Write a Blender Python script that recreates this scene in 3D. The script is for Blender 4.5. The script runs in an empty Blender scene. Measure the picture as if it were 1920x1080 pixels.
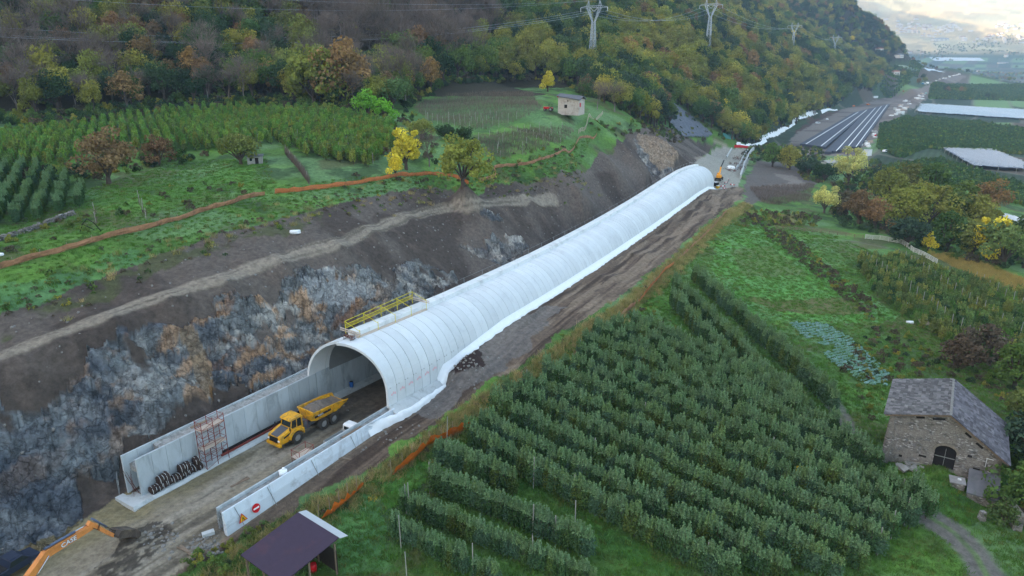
import bpy, bmesh, math, random
import numpy as np
from math import radians, sin, cos, pi
from mathutils import Vector, Matrix

# ---------------------------------------------------------------- camera, sky, sun, exposure
SC = bpy.context.scene
FPX = 1333.0; PITCH = radians(18.4); CAMZ = 48.0
cam_data = bpy.data.cameras.new('camera')
cam = bpy.data.objects.new('camera', cam_data)
SC.collection.objects.link(cam)
cam.location = (0, 0, CAMZ)
cam.rotation_euler = (radians(90) - PITCH, 0, 0)
cam_data.sensor_width = 36.0
cam_data.lens = 36.0 * FPX / 1920.0
cam_data.clip_start = 0.5; cam_data.clip_end = 40000
SC.camera = cam
SUN_EL = radians(11.7); SUN_AZ = radians(-112)          # azimuth from +Y towards +X: the sun stands low beyond the ridge
world = bpy.data.worlds.new('World'); SC.world = world; world.use_nodes = True
wn = world.node_tree; wn.nodes.clear()
wo = wn.nodes.new('ShaderNodeOutputWorld'); wb = wn.nodes.new('ShaderNodeBackground'); ws = wn.nodes.new('ShaderNodeTexSky')
ws.sky_type = 'NISHITA'; ws.sun_disc = False; ws.sun_elevation = SUN_EL; ws.sun_rotation = SUN_AZ
ws.air_density = 1.0; ws.dust_density = 3.0; ws.ozone_density = 1.0; ws.altitude = 400
wb.inputs['Strength'].default_value = 0.15
wt = wn.nodes.new('ShaderNodeVectorMath'); wt.operation = 'MULTIPLY'; wt.inputs[1].default_value = (1.20, 1.02, 0.89)
wn.links.new(ws.outputs[0], wt.inputs[0]); wn.links.new(wt.outputs[0], wb.inputs[0]); wn.links.new(wb.outputs[0], wo.inputs[0])
sd = bpy.data.lights.new('sun', 'SUN'); sd.energy = 5.0; sd.angle = radians(0.5); sd.color = (1.0, 0.80, 0.56)
sun = bpy.data.objects.new('sun', sd); SC.collection.objects.link(sun)
sun_dir = Vector((sin(SUN_AZ) * cos(SUN_EL), cos(SUN_AZ) * cos(SUN_EL), sin(SUN_EL)))
sun.rotation_euler = sun_dir.to_track_quat('Z', 'Y').to_euler()
SC.view_settings.view_transform = 'Standard'; SC.view_settings.look = 'None'
SC.view_settings.exposure = 2.42; SC.view_settings.gamma = 1.0
SC.render.engine = 'CYCLES'
SC.cycles.use_denoising = True
SC.cycles.max_bounces = 5; SC.cycles.diffuse_bounces = 3; SC.cycles.glossy_bounces = 2
SC.cycles.transmission_bounces = 2; SC.cycles.transparent_max_bounces = 6; SC.cycles.volume_bounces = 1

random.seed(7); RNG = np.random.default_rng(7)

# ---------------------------------------------------------------- photograph pixel -> place
def ray(px, py):
    x = (px - 960) / FPX; y = (540 - py) / FPX
    return np.array([x, cos(PITCH) + y * sin(PITCH), -sin(PITCH) + y * cos(PITCH)])
def W(px, py, z=0.0):
    d = ray(px, py); t = (z - CAMZ) / d[2]
    return np.array([d[0] * t, d[1] * t, z])
def WD(px, py, D):
    """the point at ground distance D (along +Y) seen at a pixel of the photograph"""
    d = ray(px, py); t = D / d[1]
    return np.array([d[0] * t, D, CAMZ + d[2] * t])
def PX(x, y, z):
    dep = y * cos(PITCH) - (z - CAMZ) * sin(PITCH); up = y * sin(PITCH) + (z - CAMZ) * cos(PITCH)
    return 960 + FPX * x / dep, 540 - FPX * up / dep

# ---------------------------------------------------------------- axis of the gallery
M0 = np.array([-22.0, 89.0])
_ss = np.arange(-80, 420, 1.0)
_an = np.radians(np.interp(_ss, [-80, 0, 12, 45, 90, 150, 230, 420], [32, 32, 30.5, 28.5, 26.5, 24.5, 23.5, 23.5]))
_dx = np.cumsum(np.sin(_an)); _dy = np.cumsum(np.cos(_an))
AX = M0[0] + _dx - np.interp(0, _ss, _dx); AY = M0[1] + _dy - np.interp(0, _ss, _dy)
def axis(s):
    a = np.interp(s, _ss, _an)
    return np.interp(s, _ss, AX), np.interp(s, _ss, AY), a
def zr(s):
    s = np.asarray(s, float)
    return np.where(s < 0, 0.0, -0.029 * s + np.interp(s, [0, 12, 22, 55, 80, 100, 120, 140, 160, 180, 200, 216, 240], [0, -.2, -.4, -.35, 0, .4, .85, 1.4, 1.9, 2.1, 1.4, .3, 0]))
def SU(s, u, z=0.0):
    """station s, offset u (right positive), height z above datum"""
    x, y, a = axis(s)
    return np.array([x + u * cos(a), y - u * sin(a), z])
def to_su(X, Y):
    """inverse of SU, vectorised (nearest station)"""
    X = np.asarray(X, float); Y = np.asarray(Y, float)
    s = (X - M0[0]) * 0.47 + (Y - M0[1]) * 0.88
    for _ in range(6):
        x = np.interp(s, _ss, AX); y = np.interp(s, _ss, AY); a = np.interp(s, _ss, _an)
        s = s + (X - x) * np.sin(a) + (Y - y) * np.cos(a)
    x = np.interp(s, _ss, AX); y = np.interp(s, _ss, AY); a = np.interp(s, _ss, _an)
    return s, (X - x) * np.cos(a) - (Y - y) * np.sin(a)
TUBE_L = 216.0

# ---------------------------------------------------------------- the lie of the land
CP = []
def cp(px, py, z): CP.append(W(px, py, z))
def cd(px, py, D): CP.append(WD(px, py, D))
def cw(x, y, z): CP.append(np.array([x, y, z], float))
def csu(s, u, z): CP.append(SU(s, u, z))
ZL = lambda s: np.interp(s, [-60, -30, -20, 0, 20], [-.3, 0.2, 1.8, 3.6, 4.2]) + np.where(s > 20, -0.029 * (s - 20), 0)     # ground behind the tall wall
FILL = lambda s: np.interp(s, [10.3, 12, 16, 22, 30, 60, 80, 100, 120, 140, 160, 180, 200, 216], [1.75, 3.7, 4.5, 5.2, 5.9, 6.1, 6.0, 5.8, 5.4, 4.9, 4.2, 3.8, 3.6, 2.4])   # fill against the shell, above the road
ZR = lambda s: np.where(np.asarray(s) < 10.3, np.interp(s, [-60, -30, 0, 10.3], [-.4, -0.4, 1.0, 1.5]), FILL(s) - .15 + zr(s))               # ground on the valley side
for s in (-26, -13, 0, 8, 13, 26, 45, 65, 85, 105, 125, 145, 165, 185, 205):
    csu(s, -9.5, float(ZL(s))); csu(s, 9.5, float(ZR(s)))
for p in [(0, 1072, -.3), (130, 985, -.2), (232, 915, 0), (330, 1075, -.4), (200, 1075, -.3), (150, 1060, -.3), (300, 980, -.2), (400, 1000, -.5)]: cp(*p)
# haul track on the slope (both edges) and the orange fence above it
for p in [(-120, 722, 14.4), (0, 680, 15), (107, 638, 15.6), (213, 597, 16.4), (320, 558, 17), (427, 525, 17.3), (533, 491, 17.3), (640, 460, 17), (703, 435, 16.6), (773, 411, 16), (853, 391, 15), (1000, 381, 12.5), (1090, 378, 10)]: cp(*p)
for p in [(-120, 692, 14.5), (0, 650, 15.1), (107, 611, 15.7), (213, 573, 16.5), (320, 537, 17.1), (427, 506, 17.4), (533, 474, 17.4), (640, 445, 17.1), (703, 420, 16.7), (773, 397, 16.1), (853, 378, 15.1), (1000, 371, 12.7)]: cp(*p)
for p in [(-120, 530, 20.5), (0, 505, 21), (150, 466, 21.5), (300, 424, 22), (400, 392, 22.3), (500, 365, 22.5), (640, 350, 22), (750, 331, 21.5), (870, 345, 20), (930, 318, 20),
          (1000, 306, 20), (1060, 285, 20), (1110, 256, 20)]: cp(*p)
# knoll, cliff by the far end of the gallery
for p in [(1150, 305, 14), (1200, 300, 12), (1170, 270, 17), (1210, 255, 15.5), (1250, 262, 13), (1265, 290, 6), (1300, 275, 1), (1330, 262, -1), (1090, 330, 13), (1030, 345, 15)]: cp(*p)
# terraces and orchards above the fence
for p in [(0, 440, 21.5), (200, 400, 22.3), (400, 350, 23), (0, 360, 23), (200, 345, 23.2), (420, 300, 24.5), (600, 300, 24.5), (700, 270, 25), (0, 300, 25), (250, 280, 25.5),
          (500, 255, 26.5), (720, 235, 26.5), (0, 225, 28), (300, 205, 29), (600, 200, 29.5), (880, 280, 23.5), (960, 250, 25), (860, 220, 27), (800, 190, 28.5), (1000, 180, 30),
          (950, 160, 31), (1060, 215, 27.5), (1110, 225, 25), (1140, 190, 27), (1050, 160, 31)]: cp(*p)
# foot of the wooded slope
for p in [(1250, 215, 14), (1350, 250, 1), (1400, 268, -8), (1480, 235, -13), (1560, 200, -17), (1620, 168, -22)]: cp(*p)
PYL = [tuple(WD(*q)) for q in ((1110, 130, 430), (1326, 102, 565), (1484, 103, 1000), (1561, 116, 1215), (1622, 132, 1500))]
for p in PYL: cw(*p)
# the wooded slope itself, then the unseen mountain, raised to block the sun
for p in [(-230, 270, 62), (-170, 330, 70), (-90, 400, 78), (-20, 500, 88), (60, 640, 108), (160, 820, 128), (290, 1080, 140), (420, 1300, 138),
          (-330, 330, 130), (-300, 480, 170), (-180, 640, 200), (-60, 850, 220), (90, 1100, 240), (280, 1350, 210), (-900, 200, 420), (-800, 900, 500), (-400, 1400, 480), (100, 1900, 460),
          (-1500, 0, 760), (-1500, 1500, 860), (-800, 2400, 820), (0, 3200, 800), (700, 4200, 780), (1200, 5200, 760), (1700, 6500, 760), (-1200, -800, 650), (-250, 100, 45), (-350, 150, 100), (-200, -100, 40), (-500, -300, 180),
          (-3500, 2500, 900), (-3500, -1000, 900), (-3500, 6500, 900), (0, 7500, 900),
          (480, 1420, 125), (590, 1500, 140), (660, 1750, 110), (760, 2000, 80), (1100, 2500, 20), (1500, 3500, 20), (1900, 4400, 60), (2400, 5400, 200), (470, 1020, 10), (475, 1110, 30), (600, 1150, -8), (660, 1250, -5), (650, 1360, 30), (830, 1520, 0), (920, 1620, 0), (1150, 1850, -20), (1080, 1950, -10), (1250, 2300, -25), (1400, 2700, -38), (1850, 3500, -30), (1000, 1700, 12)]: cw(*p)
for p in [(1598, 12, 1520), (1640, 46, 1600), (1664, 78, 1700), (1688, 112, 1800), (1640, 140, 1250), (1660, 152, 1200), (1720, 125, 1700), (1700, 104, 1950), (1690, 140, 1400), (1760, 130, 1800)]: cd(*p)
# construction bed, storage beds, valley floor
for p in [(1390, 290, -7.5), (1350, 310, -6.8), (1420, 285, -8.5), (1330, 290, -7.2), (1500, 285, -15), (1590, 285, -15.5), (1500, 240, -17), (1670, 195, -24), (1600, 200, -21), (1590, 180, -22),
          (1760, 190, -26), (1900, 230, -26), (1900, 330, -22), (1780, 300, -20), (1700, 260, -19), (1650, 300, -17.5), (1560, 320, -13),
          (1700, 160, -30), (1850, 160, -34), (1800, 135, -36), (1700, 138, -30), (1480, 340, -9), (1400, 345, -6.5), (1400, 400, -4.5), (1450, 380, -7.5)]: cp(*p)
for x, y, z in [(1700, 2500, -44), (1100, 2000, -30), (2300, 2500, -46), (1900, 3200, -50), (2600, 3300, -40), (2100, 3800, -30), (2800, 4200, 30), (3300, 4200, 60), (3600, 3500, 60),
                (2700, 4900, 130), (3200, 4900, 170), (3900, 4900, 230), (3300, 5600, 330), (4200, 5600, 400), (4200, 6800, 850), (5600, 6800, 950), (5400, 4500, 600), (5200, 2500, 500),
                (3000, 2300, -20), (2600, 1200, -30), (1600, 1000, -38), (1000, 900, -36), (1100, 500, -30), (2500, 200, -20), (4500, 500, 200), (1500, -500, -10), (0, -600, 0), (5000, 7900, 1200), (2500, 7500, 900), (7500, 6500, 1300), (7500, 0, 700), (3000, -2500, 100), (0, -2500, 150), (-3500, -2500, 700)]:
    cw(x, y, z)
# right of the gallery: dirt track, bank, orchard, barn, meadows
for p in [(360, 1075, -.5), (640, 905, 0.2), (740, 835, 1.0), (860, 745, 1.8), (960, 675, 2.9), (1060, 600, 3.7), (1160, 520, 3.2), (1260, 440, 1.6), (1350, 385, -1.6), (900, 690, 3.2), (1000, 630, 4.1), (1100, 550, 4.0), (1200, 470, 2.9),
          (500, 1000, -.5), (680, 905, .2), (600, 1070, -.6), (560, 1100, -.6), (760, 900, 0), (800, 1040, -.4), (1000, 1060, -.8), (1250, 1070, -1.2), (900, 860, .2), (930, 730, 1.5), (1080, 650, 2.4), (1100, 800, -.2),
          (1300, 850, -1), (1500, 1000, -1.6), (1650, 872, -1.4), (1720, 872, -.4), (1765, 878, .0), (1745, 900, -.3), (1790, 900, -.6), (1850, 960, -1.8), (1900, 1070, -2.2), (1700, 1070, -2), (1880, 850, -2.3), (1560, 800, -1.6), (1250, 650, .3),
          (1400, 700, -1.3), (1500, 640, -1.8), (1650, 680, -2.5), (1800, 700, -3), (1900, 720, -4), (1300, 560, .8), (1400, 480, -1.4), (1300, 480, .6), (1380, 420, -2.6), (1450, 430, -4), (1550, 540, -3), (1640, 600, -3.5),
          (1700, 620, -4), (1850, 600, -5.5), (1900, 540, -7), (1750, 500, -6), (1650, 460, -5.5), (1550, 450, -5), (1500, 400, -6.5), (1600, 420, -7.5), (1700, 430, -9), (1800, 470, -9), (1900, 450, -14), (1850, 400, -17), (1700, 380, -13), (1600, 360, -12), (1900, 400, -19)]: cp(*p)
for x, y, z in [(-60, 20, 2), (-30, 10, 0), (0, 0, -1), (60, 20, -3), (150, 60, -9), (300, 150, -20), (40, -60, -3), (-100, 30, 20)]: cw(x, y, z)
CP = np.array(CP)
_n = len(CP)
_d = np.hypot(CP[:, None, 0] - CP[None, :, 0], CP[:, None, 1] - CP[None, :, 1])
_c = np.clip(np.hypot(CP[:, 0], CP[:, 1]) * 0.012 - 1, 0.5, 12.0)
_A = np.zeros((_n + 3, _n + 3)); _A[:_n, :_n] = -np.sqrt(_d ** 2 + _c[None, :] ** 2); _A[:_n, _n] = 1; _A[_n, :_n] = 1
_A[:_n, _n + 1:] = CP[:, :2] / 1000; _A[_n + 1:, :_n] = CP[:, :2].T / 1000
_w = np.linalg.solve(_A, np.concatenate([CP[:, 2], [0, 0, 0]]))
def rbf(X, Y):
    X = np.atleast_1d(np.asarray(X, float)).ravel(); Y = np.atleast_1d(np.asarray(Y, float)).ravel()
    out = np.empty_like(X)
    for i in range(0, len(X), 20000):
        x = X[i:i + 20000]; y = Y[i:i + 20000]
        d = np.hypot(x[:, None] - CP[None, :, 0], y[:, None] - CP[None, :, 1])
        out[i:i + 20000] = -np.sqrt(d ** 2 + _c[None, :] ** 2) @ _w[:_n] + _w[_n] + _w[_n + 1] * x / 1000 + _w[_n + 2] * y / 1000
    return out
def smooth(e0, e1, x):
    t = np.clip((x - e0) / (e1 - e0), 0, 1); return t * t * (3 - 2 * t)
BEDP = np.array([W(*q)[:2] for q in ((1478, 268, -15.5), (1500, 240, -18), (1572, 208, -21), (1668, 182, -26), (1700, 188, -26), (1652, 250, -18), (1606, 296, -15), (1490, 296, -14.5))])
BY0, BY1 = W(1550, 290, -15)[1], W(1672, 190, -25)[1]
def hgt(X, Y):
    """ground height without its small roughness"""
    X = np.atleast_1d(np.asarray(X, float)); Y = np.atleast_1d(np.asarray(Y, float)); shp = X.shape
    X = X.ravel(); Y = Y.ravel()
    h = rbf(X, Y)
    near = (Y < 480) & (Y > 10) & (np.abs(X) < 220)
    if near.any():
        s, u = to_su(X[near], Y[near]); hn = h[near].copy()
        end = smooth(-31, -28, s) * (1 - smooth(TUBE_L + 2, TUBE_L + 14, s))
        base = zr(s)
        zl = ZL(s); zrr = ZR(s)
        prof = np.where(u < 0, np.where(u > -7.5, base, zl), np.where(u < 7.0, base, zrr))
        wl = (1 - smooth(np.where(u > 0, 8.0, 8.3), np.where(u > 0, 9.6, 10.5), np.abs(u))) * end
        hn = hn * (1 - wl) + prof * wl
        yard = (1 - smooth(-31, -28, s)) * smooth(-75, -60, s) * smooth(-12, -9, u) * (1 - smooth(7, 9, u))
        hn = hn * (1 - yard) + (-0.02 * np.maximum(-s - 30, 0)) * yard
        h[near] = hn
    bx = (X > BEDP[:, 0].min() - 30) & (X < BEDP[:, 0].max() + 30) & (Y > BEDP[:, 1].min() - 30) & (Y < BEDP[:, 1].max() + 30)
    if bx.any():                                                       # the levelled ground of the works
        x = X[bx]; y = Y[bx]; d = np.full(x.shape, 1e9); ins = np.zeros(x.shape, bool); n = len(BEDP)
        for i in range(n):
            a = BEDP[i - 1]; b = BEDP[i]; v = b - a; t = np.clip(((x - a[0]) * v[0] + (y - a[1]) * v[1]) / (v @ v), 0, 1); d = np.minimum(d, np.hypot(x - a[0] - t * v[0], y - a[1] - t * v[1]))
            if v[1] != 0: ins ^= ((a[1] > y) != (b[1] > y)) & (x < v[0] * (y - a[1]) / v[1] + a[0])
        w = np.where(ins, 1.0, 1 - smooth(0, 24, d)); h[bx] = h[bx] * (1 - w) + (-15 - 10 * (y - BY0) / (BY1 - BY0)) * w
    return h.reshape(shp)
def G(px, py, tmin=30.0):
    """where the sight line through a pixel of the photograph meets the ground"""
    d = ray(px, py); d = d / np.linalg.norm(d)
    t = tmin * 1.012 ** np.arange(0, 460)
    t = t[t < 9000]
    x = d[0] * t; y = d[1] * t; z = CAMZ + d[2] * t
    g = z - hgt(x, y)
    k = np.where(g < 0)[0]
    if not len(k): return WD(px, py, 6000)
    k = k[0]
    lo, hi = t[max(k - 1, 0)], t[k]
    tt = np.linspace(lo, hi, 40); gg = CAMZ + d[2] * tt - hgt(d[0] * tt, d[1] * tt)
    j = np.where(gg < 0)[0]; j = j[0] if len(j) else 39
    T = tt[j]
    return np.array([d[0] * T, d[1] * T, float(hgt(d[0] * T, d[1] * T)[0])])

# ---------------------------------------------------------------- small tools
def C(r, g, b, k=1.0):
    f = lambda v: (v / 255 / 12.92 if v <= 10.3 else ((v / 255 + 0.055) / 1.055) ** 2.4) * k
    return np.array([f(r), f(g), f(b)])
def _hash(ix, iy, seed):
    h = (ix.astype(np.int64) * 374761393 + iy.astype(np.int64) * 668265263 + seed * 1442695041) & 0xffffffff
    h = ((h ^ (h >> 13)) * 1274126177) & 0xffffffff
    return ((h ^ (h >> 16)) & 0xffff) / 65535.0
def vnoise(x, y, seed=0):
    ix = np.floor(x); iy = np.floor(y); fx = x - ix; fy = y - iy
    fx = fx * fx * (3 - 2 * fx); fy = fy * fy * (3 - 2 * fy)
    a = _hash(ix, iy, seed); b = _hash(ix + 1, iy, seed); c = _hash(ix, iy + 1, seed); d = _hash(ix + 1, iy + 1, seed)
    return (a * (1 - fx) + b * fx) * (1 - fy) + (c * (1 - fx) + d * fx) * fy
def fbm(x, y, sc, octv=4, seed=0, gain=0.55):
    """fractal noise 0..1, sc = size in metres of the largest cell"""
    out = 0; amp = 1; tot = 0; x = np.asarray(x, float) / sc; y = np.asarray(y, float) / sc
    for o in range(octv):
        ca, sa = cos(o * 1.3 + .4), sin(o * 1.3 + .4)
        out = out + amp * vnoise(x * ca - y * sa + 31.7 * o, x * sa + y * ca - 17.3 * o, seed + o); tot += amp
        amp *= gain; x = x * 2.03; y = y * 2.03
    return out / tot
def worley(x, y, sc, seed=0):
    """broken blocks: a random value per block and the distance to its edge"""
    x = np.asarray(x) / sc; y = np.asarray(y) / sc; ix = np.floor(x); iy = np.floor(y); f1 = np.full(x.shape, 9.0); f2 = np.full(x.shape, 9.0); v = np.zeros(x.shape)
    for dx in (-1, 0, 1):
        for dy in (-1, 0, 1):
            cx = ix + dx; cy = iy + dy; d = np.hypot(cx + _hash(cx, cy, seed) - x, cy + _hash(cx, cy, seed + 77) - y); h = _hash(cx, cy, seed + 33)
            m = d < f1; f2 = np.where(m, f1, np.minimum(f2, d)); v = np.where(m, h, v); f1 = np.where(m, d, f1)
    return v, f2 - f1
def inpoly(X, Y, poly):
    P = np.asarray(poly); inside = np.zeros(X.shape, bool); n = len(P)
    b = (X >= P[:, 0].min()) & (X <= P[:, 0].max()) & (Y >= P[:, 1].min()) & (Y <= P[:, 1].max())
    x = X[b]; y = Y[b]; r = np.zeros(x.shape, bool); j = n - 1
    for i in range(n):
        xi, yi = P[i]; xj, yj = P[j]
        if yi != yj:
            r ^= ((yi > y) != (yj > y)) & (x < (xj - xi) * (y - yi) / (yj - yi) + xi)
        j = i
    inside[b] = r
    return inside
def dens(pts, step=25):
    out = []
    for a, b in zip(pts, pts[1:]):
        n = max(1, int(math.hypot(b[0] - a[0], b[1] - a[1]) / step))
        for k in range(n): out.append((a[0] + (b[0] - a[0]) * k / n, a[1] + (b[1] - a[1]) * k / n))
    return out + [pts[-1]]
def gline(pts, step=25):
    """a line given on the photograph, laid on the ground"""
    return np.array([G(*p) for p in dens(pts, step)])
def gpoly(pts, step=30): return gline(list(pts) + [pts[0]], step)[:-1, :2]
def near_line(X, Y, L):
    """distance to a ground line, and the run along it"""
    D = np.full(X.shape, 1e9); S = np.zeros(X.shape); run = 0.0
    for a, b in zip(L, L[1:]):
        v = b[:2] - a[:2]; l = np.hypot(*v)
        if l < 1e-6: continue
        t = np.clip(((X - a[0]) * v[0] + (Y - a[1]) * v[1]) / l ** 2, 0, 1)
        d = np.hypot(X - a[0] - t * v[0], Y - a[1] - t * v[1])
        sgn = np.sign((X - a[0]) * v[1] - (Y - a[1]) * v[0])
        m = d < np.abs(D); D = np.where(m, d * sgn, D); S = np.where(m, run + t * l, S); run += l
    return D, S
def resample(L, step):
    L = np.asarray(L, float); seg = np.hypot(*(L[1:, :2] - L[:-1, :2]).T); cum = np.concatenate([[0], np.cumsum(seg)])
    n = max(1, int(round(cum[-1] / step))); t = np.linspace(0, cum[-1], n + 1)
    return np.stack([np.interp(t, cum, L[:, k]) for k in range(L.shape[1])], 1)

# ---- objects
def link(o, parent=None):
    SC.collection.objects.link(o)
    if parent is not None: o.parent = parent
    return o
def tag(o, label=None, cat=None, group=None, kind=None):
    if label: o['label'] = label
    if cat: o['category'] = cat
    if group: o['group'] = group
    if kind: o['kind'] = kind
    return o
def empty(name, loc=(0, 0, 0), rz=0.0, label=None, cat=None, group=None):
    o = bpy.data.objects.new(name, None); link(o); o.location = tuple(float(v) for v in loc); o.rotation_euler = (0, 0, rz)
    o.empty_display_size = 0.3
    return tag(o, label, cat, group)
def mesh_np(name, V, F, mats=(), smooth_=False):
    """mesh from arrays; F is (n,3) or (n,4)"""
    V = np.asarray(V, np.float32); F = np.asarray(F, np.int32); k = F.shape[1]
    me = bpy.data.meshes.new(name)
    me.vertices.add(len(V)); me.vertices.foreach_set('co', V.ravel())
    me.loops.add(F.size); me.loops.foreach_set('vertex_index', F.ravel())
    me.polygons.add(len(F)); me.polygons.foreach_set('loop_start', np.arange(0, F.size, k, dtype=np.int32))
    me.polygons.foreach_set('use_smooth', np.full(len(F), smooth_, bool))
    for m in mats: me.materials.append(m)
    me.update(calc_edges=True)
    return me
class MB:
    """collects simple shapes and links them as ONE mesh object"""
    def __init__(s): s.v = []; s.f = []; s.sm = []
    def add(s, vs, fs, sm=False):
        b = len(s.v); s.v += [tuple(float(c) for c in v) for v in vs]; s.f += [tuple(b + i for i in f) for f in fs]; s.sm += [sm] * len(fs); return s
    def box(s, c, size, rz=0.0, ry=0.0, rx=0.0, taper=(1, 1)):
        M = Matrix.Translation(Vector([float(v) for v in c])) @ Matrix.Rotation(rz, 4, 'Z') @ Matrix.Rotation(ry, 4, 'Y') @ Matrix.Rotation(rx, 4, 'X')
        vs = []
        for z in (-1, 1):
            tx, ty = (1, 1) if z < 0 else taper
            for y in (-1, 1):
                for x in (-1, 1): vs.append(M @ Vector((x * size[0] / 2 * tx, y * size[1] / 2 * ty, z * size[2] / 2)))
        return s.add(vs, [(0, 2, 3, 1), (4, 5, 7, 6), (0, 1, 5, 4), (2, 6, 7, 3), (0, 4, 6, 2), (1, 3, 7, 5)])
    def bar(s, a, b, w, h=None, up=(0, 0, 1)):
        """rectangular bar from a to b"""
        h = w if h is None else h; a = Vector([float(v) for v in a]); b = Vector([float(v) for v in b]); d = (b - a)
        if d.length < 1e-6: return s
        d.normalize(); u = Vector(up)
        if abs(d.dot(u)) > .97: u = Vector((1, 0, 0))
        x = d.cross(u).normalized(); y = x.cross(d).normalized()
        vs = [p + x * (w / 2 * i) + y * (h / 2 * j) for p in (a, b) for i, j in ((-1, -1), (1, -1), (1, 1), (-1, 1))]
        return s.add(vs, [(0, 1, 2, 3), (7, 6, 5, 4), (0, 4, 5, 1), (1, 5, 6, 2), (2, 6, 7, 3), (3, 7, 4, 0)])
    def tube(s, pts, r, n=8, cap=True):
        pts = [Vector([float(v) for v in p]) for p in pts]; rs = r if hasattr(r, '__len__') else [r] * len(pts); vs = []
        for i, p in enumerate(pts):
            d = (pts[min(i + 1, len(pts) - 1)] - pts[max(i - 1, 0)]).normalized()
            u = Vector((0, 0, 1)) if abs(d.z) < .95 else Vector((1, 0, 0))
            x = d.cross(u).normalized(); y = x.cross(d)
            vs += [p + (x * cos(2 * pi * k / n) + y * sin(2 * pi * k / n)) * rs[i] for k in range(n)]
        fs = [(i * n + k, i * n + (k + 1) % n, (i + 1) * n + (k + 1) % n, (i + 1) * n + k) for i in range(len(pts) - 1) for k in range(n)]
        s.add(vs, fs, n > 5)
        if cap: s.f += [tuple(len(s.v) - len(vs) + k for k in reversed(range(n))), tuple(len(s.v) - n + k for k in range(n))]; s.sm += [False, False]
        return s
    def cyl(s, a, b, r, n=16): return s.tube([a, b], r, n)
    def prism(s, poly, a, b, M=None):
        """polygon of (x, z) pairs pulled from y=a to y=b"""
        n = len(poly); vs = [Vector((x, a, z)) for x, z in poly] + [Vector((x, b, z)) for x, z in poly]
        if M is not None: vs = [M @ v for v in vs]
        return s.add(vs, [tuple(range(n)), tuple(reversed(range(n, 2 * n)))] + [(i, i + n, (i + 1) % n + n, (i + 1) % n) for i in range(n)])
    def sheet(s, grid, sm=False):
        """grid: rows of points"""
        n = len(grid[0]); vs = [p for r in grid for p in r]
        return s.add(vs, [(i * n + j, i * n + j + 1, (i + 1) * n + j + 1, (i + 1) * n + j) for i in range(len(grid) - 1) for j in range(n - 1)], sm)
    def build(s, name, m, parent=None, bevel=0):
        me = bpy.data.meshes.new(name); me.from_pydata(s.v, [], s.f)
        me.polygons.foreach_set('use_smooth', s.sm)
        for mm in (m if isinstance(m, (list, tuple)) else [m]): me.materials.append(mm)
        bm = bmesh.new(); bm.from_mesh(me); bmesh.ops.recalc_face_normals(bm, faces=bm.faces)
        if bevel: 
            bmesh.ops.bevel(bm, geom=[e for e in bm.edges if len(e.link_faces) == 2 and e.calc_face_angle(0) > .6], offset=bevel, segments=2, affect='EDGES', profile=.6, clamp_overlap=True)
        bm.to_mesh(me); bm.free()
        return link(bpy.data.objects.new(name, me), parent)
def copy_tree(o, parent=None):
    c = o.copy(); SC.collection.objects.link(c)
    if parent is not None: c.parent = parent
    for ch in list(o.children): copy_tree(ch, c)
    return c
def on(x, y, dz=0.0): return np.array([x, y, float(hgt(x, y)[0]) + dz])

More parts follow.
